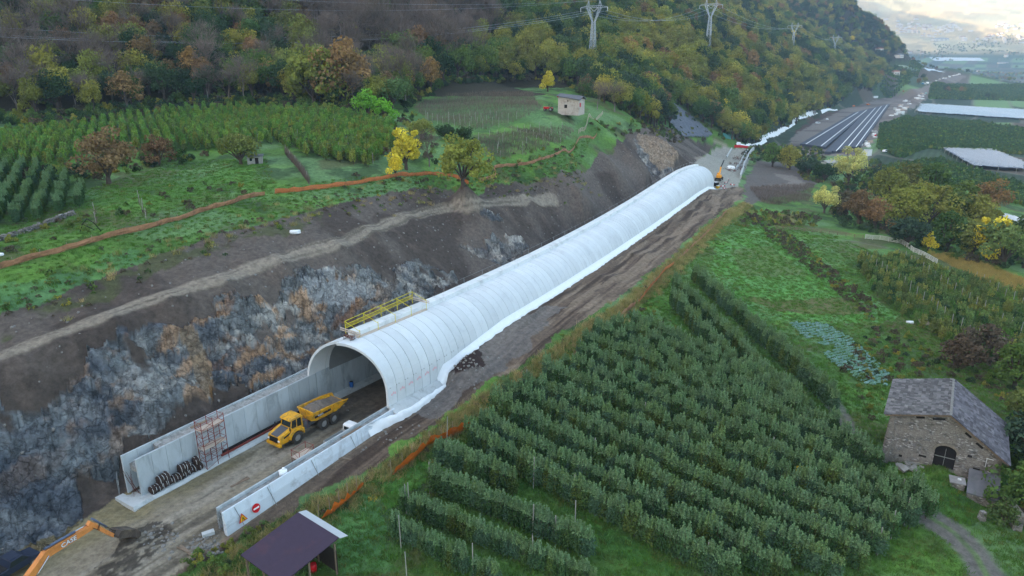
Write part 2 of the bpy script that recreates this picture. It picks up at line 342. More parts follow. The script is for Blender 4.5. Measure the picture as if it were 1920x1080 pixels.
# ---- materials
def N(nt, t, **k):
    n = nt.nodes.new(t)
    for a, v in k.items():
        if a.startswith('i_'): n.inputs[int(a[2:]) if a[2:].isdigit() else a[2:].replace('_', ' ')].default_value = v
        else: setattr(n, a, v)
    return n
def L(nt, a, ao, b, bi): nt.links.new(a.outputs[ao], b.inputs[bi])
def mat(name, col, var=0.25, scale=1.5, rough=0.85, bump=0.0, bscale=6.0, metal=0.0, spec=0.3, stain=None, stain_amt=0.5, stain_scale=0.5, tintattr=False, stretch=None):
    """plain painted / cast / sawn stuff with its own unevenness; optional second colour in patches"""
    m = bpy.data.materials.new(name); m.use_nodes = True; nt = m.node_tree; b = nt.nodes['Principled BSDF']
    b.inputs['Roughness'].default_value = rough; b.inputs['Metallic'].default_value = metal; b.inputs['Specular IOR Level'].default_value = spec
    tc = N(nt, 'ShaderNodeTexCoord'); mp = N(nt, 'ShaderNodeMapping'); L(nt, tc, 'Object', mp, 0)
    if stretch: mp.inputs['Scale'].default_value = stretch
    n1 = N(nt, 'ShaderNodeTexNoise', i_Scale=scale, i_Detail=6.0, i_Roughness=0.65); L(nt, mp, 0, n1, 'Vector')
    mr = N(nt, 'ShaderNodeMapRange', i_1=0.25, i_2=0.75, i_3=1 - var, i_4=1 + var); L(nt, n1, 0, mr, 0)
    mx = N(nt, 'ShaderNodeVectorMath', operation='SCALE'); 
    if stain is not None:
        n2 = N(nt, 'ShaderNodeTexNoise', i_Scale=stain_scale, i_Detail=8.0, i_Roughness=0.7, i_Distortion=0.6); L(nt, mp, 0, n2, 'Vector')
        r2 = N(nt, 'ShaderNodeMapRange', i_1=0.62 - 0.25 * stain_amt, i_2=0.74 - 0.2 * stain_amt, i_3=0.0, i_4=min(1.0, .4 + stain_amt * .6)); L(nt, n2, 0, r2, 0)
        m2 = N(nt, 'ShaderNodeMix', data_type='RGBA'); m2.inputs[6].default_value = (*col, 1); m2.inputs[7].default_value = (*stain, 1)
        L(nt, r2, 0, m2, 0); nt.links.new(m2.outputs[2], mx.inputs[0])
    else: mx.inputs[0].default_value = tuple(col)
    L(nt, mr, 0, mx, 'Scale'); src = mx
    if tintattr:
        at = N(nt, 'ShaderNodeAttribute', attribute_name='tint'); m3 = N(nt, 'ShaderNodeVectorMath', operation='SCALE')
        L(nt, mx, 0, m3, 0); L(nt, at, 'Fac', m3, 'Scale'); src = m3
    L(nt, src, 0, b, 'Base Color')
    if bump:
        n3 = N(nt, 'ShaderNodeTexNoise', i_Scale=bscale, i_Detail=7.0, i_Roughness=0.7); L(nt, mp, 0, n3, 'Vector')
        bp = N(nt, 'ShaderNodeBump', i_Strength=1.0, i_Distance=bump); L(nt, n3, 0, bp, 'Height'); L(nt, bp, 0, b, 'Normal')
    return m

# ---------------------------------------------------------------- the ground: one surface, cut into its named pieces
_az = np.concatenate([np.radians(np.arange(-150, -42, 3.0)), np.radians(np.linspace(-42, 42, 900)), np.radians(np.arange(45, 150, 3.0))])
_rr = np.concatenate([[3, 8, 14, 20, 25, 29], 31 * np.exp(np.linspace(0, math.log(420 / 31), 720)), 420 * np.exp(np.linspace(.012, math.log(11000 / 420), 300))])
_Aa, _Rr = np.meshgrid(_az, _rr); GX = _Rr * np.sin(_Aa); GY = _Rr * np.cos(_Aa)
GZ = hgt(GX, GY)
GS, GU = to_su(GX, GY)
near_m = (GS > -80) & (GS < 400) & (np.abs(GU) < 150) & (_Rr < 520)
def field(poly, soft=1.5, seed=3, rag=0.9):
    """soft ragged mask of a ground polygon"""
    jx = (fbm(GX, GY, 4 * soft, 4, seed) - .5) * rag * 4 * soft; jy = (fbm(GX, GY, 4 * soft, 4, seed + 50) - .5) * rag * 4 * soft
    return inpoly(GX + jx, GY + jy, poly).astype(float)
def blend(col, c, m):
    m = m[..., None]; return col * (1 - m) + np.asarray(c) * m
nA = fbm(GX, GY, 12, 5, 11); nB = fbm(GX, GY, 3.0, 4, 23); nC = fbm(GX, GY, 45, 4, 37); nD = fbm(GX, GY, 1.1, 3, 41)
GRASS = C(80, 114, 54); GRASS2 = C(98, 138, 60); FROST = C(112, 144, 104); WEED = C(86, 84, 58); SOIL = C(98, 90, 84); SOIL2 = C(76, 68, 63); TAN = C(140, 131, 118); DGR = C(46, 66, 42)
col = np.zeros(GX.shape + (3,)) + C(62, 78, 48)
rockm = np.zeros(GX.shape); class_ = np.zeros(GX.shape, int)
# meadow grass with frosted and weedy patches
gm = (_Rr < 620)
col = np.where(gm[..., None], GRASS, col)
col = blend(col, GRASS2, gm * smooth(.48, .62, nA) * .8)
col = blend(col, FROST, gm * smooth(.5, .66, fbm(GX, GY, 16, 5, 61)) * .5)
col = blend(col, WEED, gm * smooth(.55, .68, fbm(GX, GY, 9, 5, 71)) * .7)
col = blend(col, DGR, gm * smooth(.55, .7, fbm(GX, GY, 6, 5, 81)) * .7)
# the wooded slopes: leaf litter and shade plants
wood = (GZ > 30) & (_Rr > 200) & (GX < GY * .55)
col = blend(col, C(52, 48, 34), wood * 1.0)
# vivid meadows on the right
MEADOW = gpoly([(1330, 480), (1400, 415), (1440, 425), (1560, 500), (1680, 590), (1640, 610), (1500, 605), (1400, 600), (1350, 560)])
m = field(MEADOW, 1.2); col = blend(col, C(86, 142, 60), m * .85); col = blend(col, FROST, m * smooth(.45, .6, nB) * .5)
for pl, c, a in [([(1370, 470), (1450, 460), (1510, 510), (1520, 530), (1400, 525)], C(96, 104, 62), .75), ([(1390, 553), (1480, 560), (1600, 560), (1640, 585), (1560, 590), (1450, 582)], C(104, 84, 60), .9),
                 ([(1380, 520), (1510, 518), (1560, 560), (1440, 565)], C(96, 152, 78), .8), ([(1540, 455), (1620, 450), (1690, 475), (1600, 490)], C(98, 96, 62), .6), ([(1590, 465), (1680, 468), (1720, 500), (1640, 495)], C(88, 140, 70), .7),
                 ([(1560, 605), (1700, 625), (1760, 700), (1920, 760), (1920, 680), (1700, 600)], C(92, 76, 56), .7), ([(1640, 650), (1720, 640), (1920, 820), (1920, 900), (1760, 740)], C(70, 86, 52), .8),
                 ([(1750, 480), (1800, 480), (1925, 530), (1925, 560), (1850, 530)], C(120, 110, 66), .8), ([(1440, 400), (1520, 400), (1500, 425), (1440, 425)], C(130, 108, 62), .7),
                 ([(1800, 990), (1920, 940), (1920, 1080), (1860, 1080)], FROST, .6), ([(1170, 600), (1230, 575), (1290, 640), (1330, 690), (1240, 640)], FROST, .5),
                 ([(640, 960), (700, 930), (760, 1080), (640, 1080)], C(86, 138, 80), .6), ([(700, 900), (800, 850), (890, 810), (870, 840), (720, 960)], C(78, 140, 50), .7),
                 ([(1215, 560), (1250, 560), (1345, 690), (1310, 680)], C(74, 122, 48), .8), ([(965, 900), (990, 900), (1290, 1060), (1270, 1080), (1240, 1080)], C(62, 108, 46), .8),
                 ([(1720, 900), (1800, 900), (1850, 950), (1780, 985)], C(66, 108, 48), .7),
                 ([(350, 350), (470, 290), (500, 300), (480, 330), (300, 380), (150, 405)], C(84, 130, 56), .8), ([(0, 540), (250, 470), (300, 480), (100, 570), (0, 600)], C(90, 136, 90), .6),
                 ([(420, 330), (700, 350), (560, 355), (430, 350)], C(88, 128, 56), .7), ([(800, 190), (990, 180), (1020, 220), (900, 250), (760, 240)], C(76, 112, 64), .7), ([(1090, 225), (1160, 225), (1130, 260), (1100, 300), (1000, 320), (1060, 280)], C(84, 120, 60), .7)]:
    P_ = gpoly(pl); col = blend(col, c, field(P_, 1.2, 5) * a * (0.6 + .4 * nB))
# bare soil of the cutting, left of the gallery
CUT = gline([(-150, 640), (0, 592), (150, 535), (300, 478), (420, 440), (560, 402), (620, 384), (700, 368), (790, 352), (880, 352), (950, 345), (1010, 338), (1080, 322), (1115, 300), (1150, 285), (1175, 250), (1250, 238), (1300, 262),
             (1345, 268), (1330, 285), (1300, 310)], 25)[:, :2]
_ta = [SU(s, -3)[:2] for s in range(215, -36, -10)]
CUTP = np.array(list(CUT) + _ta + [G(0, 1085)[:2], G(-150, 1085)[:2]])
cutm = field(CUTP, 1.0, 7, .5)
col = blend(col, SOIL, cutm); col = blend(col, SOIL2, cutm * smooth(.45, .62, nA)); col = blend(col, C(104, 92, 84), cutm * smooth(.55, .7, nB) * .5)
weedy = field(gpoly([(0, 600), (300, 480), (560, 410), (620, 395), (600, 420), (300, 505), (0, 640)]), 1.5, 9); col = blend(col, C(78, 84, 54), weedy * smooth(.42, .6, nB) * .8)
# rock laid bare on the lower slope
ROCKP = np.array(list(gpoly([(-150, 830), (0, 735), (110, 690), (200, 655), (330, 600), (450, 560), (560, 515), (620, 492), (680, 500), (740, 512), (800, 500), (865, 520), (870, 535), (790, 565), (640, 650), (560, 690), (433, 757), (263, 833), (240, 912), (150, 978), (0, 1068), (-150, 1120)])))
rk = field(ROCKP, 1.6, 13, 1.3)
for pl in ([(860, 460), (900, 465), (930, 450), (975, 438), (992, 455), (985, 475), (940, 495), (900, 485)], [(900, 403), (935, 403), (945, 415), (915, 418)], [(1185, 262), (1215, 250), (1260, 275), (1275, 300), (1262, 318), (1225, 330), (1205, 300)]):
    rk = np.maximum(rk, field(gpoly(pl), .8, 15, 1.0))
# beds of the rock run aslant down the face
q = GX * .80 + GY * .6 + (fbm(GX, GY, 9, 3, 101) - .5) * 14
band = fbm(q * 1.6, GZ * 4 + 40, 6, 4, 103); patch = fbm(GX, GY + GZ, 5.5, 5, 105); fine = fbm(GX * 1.0, GZ * 1.4 + GY * .3, 1.1, 4, 107)
rc = np.zeros(col.shape) + C(108, 117, 127); rc = blend(rc, C(84, 94, 107), smooth(.50, .62, patch)); rc = blend(rc, C(112, 123, 132), smooth(.55, .42, patch) * .8)
rc = blend(rc, C(180, 186, 190), smooth(.55, .66, fbm(GX, GY * 1.1 + GZ, 3.0, 5, 109)) * (.18 + .45 * smooth(-34, -8, GS)))
rust_ = smooth(-42, -8, GS) * (1 - smooth(10, 30, GS)) * .8 + .12; rc = blend(rc, C(164, 138, 112), smooth(.56, .66, band) * .85 * rust_); rc = blend(rc, C(122, 92, 68), smooth(.60, .7, fbm(GX, GZ * 2, 3.4, 4, 111)) * .7 * rust_)
_wx = GS + (fbm(GS, GU, 5, 3, 191) - .5) * 5 + GZ * .5; _wy = GZ * 1.5 - GU * .4 + (fbm(GU, GS, 4, 3, 193) - .5) * 4
_near = (_Rr < 330)
def _wor(sc, sd):
    v = np.full(GX.shape, .5); e = np.ones(GX.shape); a_, b__ = worley(_wx[_near], _wy[_near], sc, sd); v[_near] = a_; e[_near] = b__; return v, e
w1, e1_ = _wor(3.4, 1); w2, e2_ = _wor(1.5, 2); w3, e3_ = _wor(.7, 3)
rc = rc * (0.78 + .42 * fine)[..., None] * (.84 + .26 * w1 + .26 * w2 + .22 * w3)[..., None] * (1 - .38 * (1 - smooth(0, .12, e1_)) - .22 * (1 - smooth(0, .16, e2_)))[..., None]
tone = smooth(-70, 15, GS)                                            # the face turns from blue grey to buff towards the gallery
rc = rc * (1 - .0 * tone[..., None]) ; rc = blend(rc, rc * np.array([1.22, 1.06, .90]), tone)
vein = gpoly([(330, 615), (352, 620), (385, 660), (420, 750), (395, 756), (360, 690), (335, 650)]); rc = blend(rc, C(160, 140, 116) , field(vein, .6, 17) * (.5 + .5 * fine))
rc = blend(rc, C(150, 110, 66), field(gpoly([(395, 735), (425, 735), (428, 755), (400, 758)]), .4, 19) * .8)
wh = gpoly([(560, 520), (640, 505), (700, 520), (750, 545), (740, 575), (660, 580), (600, 570), (570, 550)]); rc = blend(rc, C(170, 172, 172), field(wh, 1.0, 21) * smooth(.40, .52, patch + (fine - .5) * .6) * .95)
cl = gpoly([(1185, 255), (1215, 250), (1262, 275), (1275, 300), (1262, 318), (1235, 320)]); rc = blend(rc, C(168, 146, 122) * 1.0, field(cl, .6, 27) * (.5 + .5 * fine))
rk2 = rk * smooth(.33, .43, patch * .5 + nB * .5 + .12 * (1 - smooth(0, 10, GZ)))
col = blend(col, rc, np.clip(rk2, 0, 1)); rockm = rk2
# haul track up the slope
HT = gline([(-60, 690), (0, 666), (107, 625), (213, 585), (320, 548), (427, 516), (533, 482), (640, 453), (703, 427), (773, 403), (853, 385), (940, 377), (1000, 375), (1040, 374)], 20)
D_, S_ = near_line(GX, GY, HT); trk = 1 - smooth(.95, 1.5, np.abs(D_) + (nB - .5) * .8); trk *= smooth(0, 10, 400 - _Rr)
streak = fbm(S_ * .06, D_ * 2.4, 1.0, 3, 121)
col = blend(col, (TAN * 1.05) , trk * .9); col = col * (1 - trk[..., None] * (.5 * smooth(.45, .65, streak))[..., None])
ht_m = trk > .5
H2 = gline([(1085, 318), (1130, 306), (1160, 308), (1195, 330), (1200, 345)], 12); D2, S2 = near_line(GX, GY, H2); col = blend(col, C(112, 104, 98), (1 - smooth(1.2, 2.6, np.abs(D2))) * .45 * cutm)
H3 = gline([(1340, 262), (1362, 275), (1350, 290), (1310, 300)], 10); D3, S3 = near_line(GX, GY, H3); col = blend(col, TAN, (1 - smooth(1.5, 2.6, np.abs(D3))) * .8)
# dirt track and heaps right of the gallery
_tr = [(1400, 335), (1392, 372), (1330, 412), (1255, 482), (1165, 556), (1060, 622), (965, 690), (870, 752), (770, 822), (665, 893), (560, 948), (450, 1012), (340, 1090)]
RT = np.array(list(gline(_tr)[:, :2]) + [SU(s, 0)[:2] for s in range(-34, 217, 10)])
rt = field(RT, .8, 29, .9) * (1 - smooth(225, 240, GS))
stR = fbm(GS * .05, GU * 1.3, 1.0, 4, 131); stR2 = fbm(GS * .09, GU * 3.2, 1.0, 3, 133)
rcol = np.zeros(col.shape) + C(104, 90, 78); rcol = blend(rcol, C(72, 60, 52), smooth(.50, .64, stR)); rcol = blend(rcol, C(134, 119, 103), smooth(.50, .60, fbm(GS * .07, GU * .9, 1.0, 4, 135)) * .8)
grav = field(gpoly([(1065, 570), (1010, 575), (900, 640), (830, 700), (760, 775), (800, 785), (900, 720), (1000, 640)]), 1.2, 31); rcol = blend(rcol, C(112, 109, 107), grav * .7)
rcol = rcol * (.78 + .44 * stR2)[..., None]
darkh = field(gpoly([(835, 672), (890, 655), (905, 690), (850, 715), (830, 705)]), .5, 33); rcol = blend(rcol, C(56, 44, 42), darkh)
col = blend(col, rcol, rt)
# inside the gallery, the road between the walls, the yard in front
road = ((np.abs(GU) < 7.4) & (GS > -36) & (GS < 222)).astype(float)
YARD = gpoly([(0, 1062), (60, 1018), (150, 977), (240, 922), (262, 915), (400, 985), (398, 1020), (300, 1095), (-40, 1095)]); yd = field(YARD, .6, 35, .7)
rd = np.maximum(road, yd)
yst = fbm(GS * .05, GU * 1.2, 1.0, 4, 141); yst2 = fbm(GS * .12, GU * 4, 1.0, 3, 143)
yc = np.zeros(col.shape) + C(144, 135, 118); yc = blend(yc, C(150, 142, 128), smooth(.5, .62, yst)); yc = blend(yc, C(96, 89, 78), smooth(.55, .66, fbm(GS * .06, GU * .8, 1.0, 4, 145)) * .8)
yc = blend(yc, C(132, 122, 92), smooth(-1.5, -4.5, GU + (nB - .5) * 2) * smooth(-12, -20, GS) * .9)          # silty wash along the left side
yc = yc * (.84 + .32 * yst2)[..., None]
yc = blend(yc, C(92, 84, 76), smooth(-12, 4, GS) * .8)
slurry = field(gpoly([(160, 1075), (210, 1020), (300, 972), (345, 985), (352, 1000), (300, 1030), (220, 1085)]), .9, 37, 1.3); yc = blend(yc, C(62, 57, 52), slurry * .85 * smooth(.38, .56, fbm(GS * .9, GU * 2.2, 1.0, 4, 147)))
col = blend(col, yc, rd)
wet = rd * smooth(.5, .62, fbm(GS * .1, GU * .5, 1, 4, 149)) * smooth(2, -3, GU)
# farm path by the barn
FP = gline([(1555, 745), (1585, 790), (1600, 835), (1578, 880)], 12); FP2 = gline([(1740, 968), (1790, 1000), (1830, 1040), (1860, 1095)], 12); FP3 = gline([(1530, 448), (1600, 452), (1680, 468), (1740, 500)], 15)
fp_m = np.zeros(GX.shape, bool)
for LL, wv, a in ((FP, 1.3, .8), (FP2, 1.8, .95), (FP3, .9, .5)):
    D4, S4 = near_line(GX, GY, LL); t4 = (1 - smooth(wv * .7, wv * 1.3, np.abs(D4) + (nB - .5) * .8)) * a; mid = (1 - smooth(.15, .5, np.abs(D4))) * .6
    col = blend(col, C(112, 108, 106), t4 * (1 - mid)); fp_m |= t4 > .45
# mounds beyond the gallery and the building bed further down the valley
mound = field(gpoly([(1395, 395), (1400, 330), (1420, 302), (1480, 305), (1535, 345), (1500, 362), (1440, 372)]), 1.5, 43); col = blend(col, C(98, 92, 88), mound); 
col = blend(col, C(132, 125, 118), field(gpoly([(1450, 325), (1490, 330), (1520, 350), (1440, 350), (1480, 342)]), 1, 45) * .7)
bed = field(gpoly([(1302, 305), (1345, 276), (1415, 280), (1400, 310), (1383, 350), (1335, 356), (1322, 330)], 12), .4, 47, .5); col = blend(col, C(150, 148, 140), bed * .95)
bed2 = field(gpoly([(1480, 262), (1500, 240), (1540, 215), (1600, 200), (1660, 183), (1740, 160), (1790, 138), (1815, 143), (1760, 172), (1690, 215), (1640, 262), (1605, 292), (1490, 292)], 15), 3, 49, .7)
col = blend(col, C(124, 116, 110), bed2); col = blend(col, C(92, 84, 80), bed2 * smooth(.5, .6, fbm(GX, GY, 40, 4, 151)) * .8)
verge = field(gpoly([(1400, 275), (1480, 232), (1560, 200), (1600, 192), (1560, 215), (1490, 250), (1430, 285)], 15), 2, 51); col = blend(col, C(84, 68, 62), verge)
# valley floor: a patchwork of plots
ca, sa = cos(radians(32)), sin(radians(32)); fu = GX * ca - GY * sa; fv = GX * sa + GY * ca
wob = (fbm(GX, GY, 300, 3, 161) - .5) * 60
cell = _hash(np.floor((fu + wob) / 55), np.floor((fv + wob) / 130), 5); cell2 = _hash(np.floor((fu + wob) / 55), np.floor((fv + wob) / 130), 9)
val = ((GZ < 12) & (_Rr > 420) & (bed2 < .5) & (GX > GY * .33)).astype(float) * smooth(420, 520, _Rr)
pc = np.zeros(col.shape) + C(66, 86, 62); pc = blend(pc, C(52, 68, 52), (cell > .35).astype(float)); pc = blend(pc, C(98, 86, 76), (cell > .72).astype(float) * .8); pc = blend(pc, C(108, 140, 92), (cell2 > .8).astype(float))
rows_ = .5 + .5 * np.sin(fu * 2 * pi / 4.0); pc = pc * (1 - .35 * rows_ * (cell < .72) * smooth(1500, 700, _Rr))[..., None]
lane = np.minimum(np.abs(((fu + wob) / 55 + .5) % 1 - .5) * 55, np.abs(((fv + wob) / 130 + .5) % 1 - .5) * 130); pc = blend(pc, C(118, 114, 104), (1 - smooth(1.5, 3, lane)) * .6)
col = blend(col, pc, val)
# far slopes across the valley: terraced fields, scattered copses
far = smooth(20, 60, GZ) * (GX > GY * .45) * smooth(2600, 3000, _Rr)
fc = np.zeros(col.shape) + C(205, 192, 150); fc = blend(fc, C(222, 196, 146), smooth(.45, .55, fbm(GX, GY, 380, 4, 171))); fc = blend(fc, C(110, 108, 78), smooth(.54, .6, fbm(GX, GY, 120, 4, 173)) * .4)
fc = fc * (.8 + .4 * (_hash(np.floor(fu / 70), np.floor(GZ / 12), 3)))[..., None]
col = blend(col, fc, far)
# small roughness of the surface
flat = np.clip(np.maximum.reduce([rd, trk * .9, bed, bed2, (np.abs(D_) < 1.9) * 1.0]), 0, 1)
rough_z = (fbm(GX, GY, 5, 4, 201) - .5) * .5 * (1 - flat) * (1 - rk2)
rid = 1 - np.abs(2 * fbm(GX * 1.0, GZ * 1.1 + GY * .4, 3.6, 5, 203, .6) - 1); rough_z += rk2 * ((w1 - .5) * 1.1 + (w2 - .5) * .6 + (w3 - .5) * .25 + (rid - .75) * 1.5 + (fbm(GX, GY + GZ, 7, 3, 205) - .5) * 2.2)
rough_z += rt * (1 - rd) * ((stR - .5) * .5) + cutm * (1 - rk2) * (1 - flat) * (fbm(GX, GY, 2.4, 4, 207) - .5) * .5 + rd * (yst2 - .5) * .05
_dc = G(862, 684); rough_z += 1.3 * np.exp(-((GX - _dc[0]) ** 2 + (GY - _dc[1]) ** 2) / 14.0) + slurry * .1
rough_z *= smooth(8, 40, _Rr)
tubem = (np.abs(GU) < 8.2) & (GS > -31) & (GS < 218); rough_z = np.where(tubem, np.minimum(rough_z, .03) * (np.abs(GU) < 6.5), rough_z)
GZR = GZ + rough_z
def GR(x, y):
    return None
# classes -> objects
cls = np.zeros(GX.shape, int)
cls[(val > .5)] = 6; cls[wood] = 5; cls[(far > .5)] = 7; cls[cutm > .5] = 2; cls[rk > .5] = 3; cls[rt > .5] = 4; cls[bed2 > .5] = 8; cls[bed > .5] = 8; cls[ht_m & (cutm > .5)] = 9; cls[fp_m] = 10; cls[rd > .5] = 1
_names = {0: 'ground', 1: 'site_road', 2: 'soil_slope', 3: 'rock_face', 4: 'dirt_track', 5: 'wooded_hill_ground', 6: 'valley_fields', 7: 'far_mountain_slope', 8: 'building_bed_ground', 9: 'haul_track', 10: 'farm_path'}
gmat = bpy.data.materials.new('ground_surface'); gmat.use_nodes = True; nt = gmat.node_tree; b = nt.nodes['Principled BSDF']
b.inputs['Specular IOR Level'].default_value = .2
at = N(nt, 'ShaderNodeAttribute', attribute_name='col'); ar = N(nt, 'ShaderNodeAttribute', attribute_name='rock'); aw = N(nt, 'ShaderNodeAttribute', attribute_name='wet'); ge = N(nt, 'ShaderNodeNewGeometry')
n1 = N(nt, 'ShaderNodeTexNoise', i_Scale=1.3, i_Detail=10.0, i_Roughness=.75); L(nt, ge, 'Position', n1, 'Vector')
mr = N(nt, 'ShaderNodeMapRange', i_1=.3, i_2=.7, i_3=.55, i_4=1.45); L(nt, n1, 0, mr, 0)
vo = N(nt, 'ShaderNodeTexVoronoi', feature='DISTANCE_TO_EDGE', i_Scale=.55); nd = N(nt, 'ShaderNodeTexNoise', i_Scale=.7, i_Detail=5.0); L(nt, ge, 'Position', nd, 'Vector')
mv = N(nt, 'ShaderNodeMix', data_type='VECTOR'); mv.inputs[0].default_value = .75; nt.links.new(ge.outputs['Position'], mv.inputs[4]); 
sv = N(nt, 'ShaderNodeVectorMath', operation='SCALE', i_Scale=5.0); nt.links.new(nd.outputs['Color'], sv.inputs[0]); av = N(nt, 'ShaderNodeVectorMath', operation='ADD'); L(nt, ge, 'Position', av, 0); L(nt, sv, 0, av, 1); L(nt, av, 0, vo, 'Vector')
cr = N(nt, 'ShaderNodeMapRange', i_1=.0, i_2=.12, i_3=.62, i_4=1.0); L(nt, vo, 'Distance', cr, 0)
mrk = N(nt, 'ShaderNodeMix', data_type='FLOAT'); mrk.inputs[2].default_value = 1.0; L(nt, ar, 'Fac', mrk, 0); nt.links.new(cr.outputs[0], mrk.inputs[3])
nr_ = N(nt, 'ShaderNodeTexNoise', i_Scale=1.1, i_Detail=12.0, i_Roughness=.82, i_Distortion=1.2); nr_.noise_type = 'RIDGED_MULTIFRACTAL'; nr_.normalize = True; L(nt, ge, 'Position', nr_, 'Vector')
mrr = N(nt, 'ShaderNodeMapRange', i_1=.2, i_2=.75, i_3=1.5, i_4=.5); L(nt, nr_, 0, mrr, 0); mq = N(nt, 'ShaderNodeMix', data_type='FLOAT'); mq.inputs[2].default_value = 1.0; L(nt, ar, 'Fac', mq, 0); nt.links.new(mrr.outputs[0], mq.inputs[3])
mz = N(nt, 'ShaderNodeMath', operation='MULTIPLY'); L(nt, mr, 0, mz, 0); nt.links.new(mq.outputs[0], mz.inputs[1])
ml = N(nt, 'ShaderNodeMath', operation='MULTIPLY'); L(nt, mz, 0, ml, 0); nt.links.new(mrk.outputs[0], ml.inputs[1])
sc_ = N(nt, 'ShaderNodeVectorMath', operation='SCALE'); L(nt, at, 'Color', sc_, 0); L(nt, ml, 0, sc_, 'Scale'); L(nt, sc_, 0, b, 'Base Color')
rg = N(nt, 'ShaderNodeMapRange', i_1=0.0, i_2=1.0, i_3=.95, i_4=.28); L(nt, aw, 'Fac', rg, 0); L(nt, rg, 0, b, 'Roughness')
n2 = N(nt, 'ShaderNodeTexNoise', i_Scale=2.2, i_Detail=9.0, i_Roughness=.8); L(nt, ge, 'Position', n2, 'Vector')
bd = N(nt, 'ShaderNodeMapRange', i_1=0.0, i_2=1.0, i_3=.22, i_4=1.3); L(nt, ar, 'Fac', bd, 0)
ad = N(nt, 'ShaderNodeMath', operation='ADD'); L(nt, n2, 0, ad, 0); m5 = N(nt, 'ShaderNodeMath', operation='MULTIPLY'); L(nt, cr, 0, m5, 0); L(nt, ar, 'Fac', m5, 1); L(nt, m5, 0, ad, 1)
bp = N(nt, 'ShaderNodeBump', i_Strength=1.0); L(nt, ad, 0, bp, 'Height'); L(nt, bd, 0, bp, 'Distance'); L(nt, bp, 0, b, 'Normal')
_nr, _na = GX.shape
_ii = np.arange(_nr - 1)[:, None] * _na + np.arange(_na - 1)[None, :]
_F = np.stack([_ii + 1, _ii, _ii + _na, _ii + _na + 1], -1).reshape(-1, 4)[:, ::-1]
_fc = cls[:-1, :-1].ravel(); _VV = np.stack([GX.ravel(), GY.ravel(), GZR.ravel()], 1); _CC = col.reshape(-1, 3); _RK = rockm.ravel(); _WT = wet.ravel()
for k, nm in _names.items():
    Fk = _F[_fc == k]
    if not len(Fk): continue
    idx, inv = np.unique(Fk, return_inverse=True)
    me = mesh_np(nm, _VV[idx], inv.reshape(-1, 4), [gmat], True)
    a = me.attributes.new('col', 'FLOAT_COLOR', 'POINT'); cc = np.ones((len(idx), 4), np.float32); cc[:, :3] = _CC[idx]; a.data.foreach_set('color', cc.ravel())
    a = me.attributes.new('rock', 'FLOAT', 'POINT'); a.data.foreach_set('value', _RK[idx].astype(np.float32))
    a = me.attributes.new('wet', 'FLOAT', 'POINT'); a.data.foreach_set('value', _WT[idx].astype(np.float32))
    tag(link(bpy.data.objects.new(nm, me)), kind='structure')
print('ground', _nr * _na)
# height of the finished surface, with its roughness, for standing things on it
_lr = np.log(_rr)
def surf(x, y):
    x = np.atleast_1d(np.asarray(x, float)); y = np.atleast_1d(np.asarray(y, float)); r = np.hypot(x, y); a = np.arctan2(x, y)
    fi = np.interp(r, _rr, np.arange(_nr)); fj = np.interp(a, _az, np.arange(_na))
    i = np.clip(fi.astype(int), 0, _nr - 2); j = np.clip(fj.astype(int), 0, _na - 2); ti = fi - i; tj = fj - j
    return (GZR[i, j] * (1 - ti) * (1 - tj) + GZR[i + 1, j] * ti * (1 - tj) + GZR[i, j + 1] * (1 - ti) * tj + GZR[i + 1, j + 1] * ti * tj)
def S3(x, y, dz=0.0): return np.array([float(x), float(y), float(surf(x, y)[0]) + dz])
def SP(px, py, dz=0.0):
    g = G(px, py); return S3(g[0], g[1], dz)

# ---------------------------------------------------------------- foliage
def rotz(v, a):
    c, s_ = np.cos(a), np.sin(a); return np.stack([v[:, 0] * c - v[:, 1] * s_, v[:, 0] * s_ + v[:, 1] * c, v[:, 2]], 1)
def leaves(cen, size, rg, nrm=None, flat=0.5, aspect=1.0):
    """a small four-sided leaf clump at each centre"""
    n = len(cen); a = rg.normal(size=(n, 3)); 
    if nrm is not None: a = a * flat + nrm
    a /= np.linalg.norm(a, axis=1)[:, None] + 1e-9
    t = np.cross(a, rg.normal(size=(n, 3))); t /= np.linalg.norm(t, axis=1)[:, None] + 1e-9
    u = np.cross(a, t); s = np.broadcast_to(size, (n,))[:, None] * .5
    V = np.stack([cen - t * s * aspect, cen - u * s * .7, cen + t * s * aspect, cen + u * s * .7], 1).reshape(-1, 3)
    return V, np.arange(4 * n).reshape(-1, 4)
def blades(base, tip, w, rg):
    n = len(base); d = tip - base; s = np.cross(d, rg.normal(size=(n, 3))); s /= np.linalg.norm(s, axis=1)[:, None] + 1e-9
    w = np.broadcast_to(w, (n,))[:, None] * .5
    V = np.stack([base - s * w, base + s * w, tip + s * w * .35, tip - s * w * .35], 1).reshape(-1, 3)
    return V, np.arange(4 * n).reshape(-1, 4)
def pack(name, parts, mats):
    """parts: (V, F(n,4), material index, tint per face)"""
    V = np.concatenate([p[0] for p in parts]); off = 0; F = []; MI = []; T = []
    for v, f, mi, t in parts:
        F.append(f + off); off += len(v); MI.append(np.full(len(f), mi)); T.append(np.broadcast_to(t, (len(f),)))
    F = np.concatenate(F); me = mesh_np(name, V, F, mats)
    me.polygons.foreach_set('material_index', np.concatenate(MI).astype(np.int32))
    a = me.attributes.new('tint', 'FLOAT', 'FACE'); a.data.foreach_set('value', np.concatenate(T).astype(np.float32))
    return me
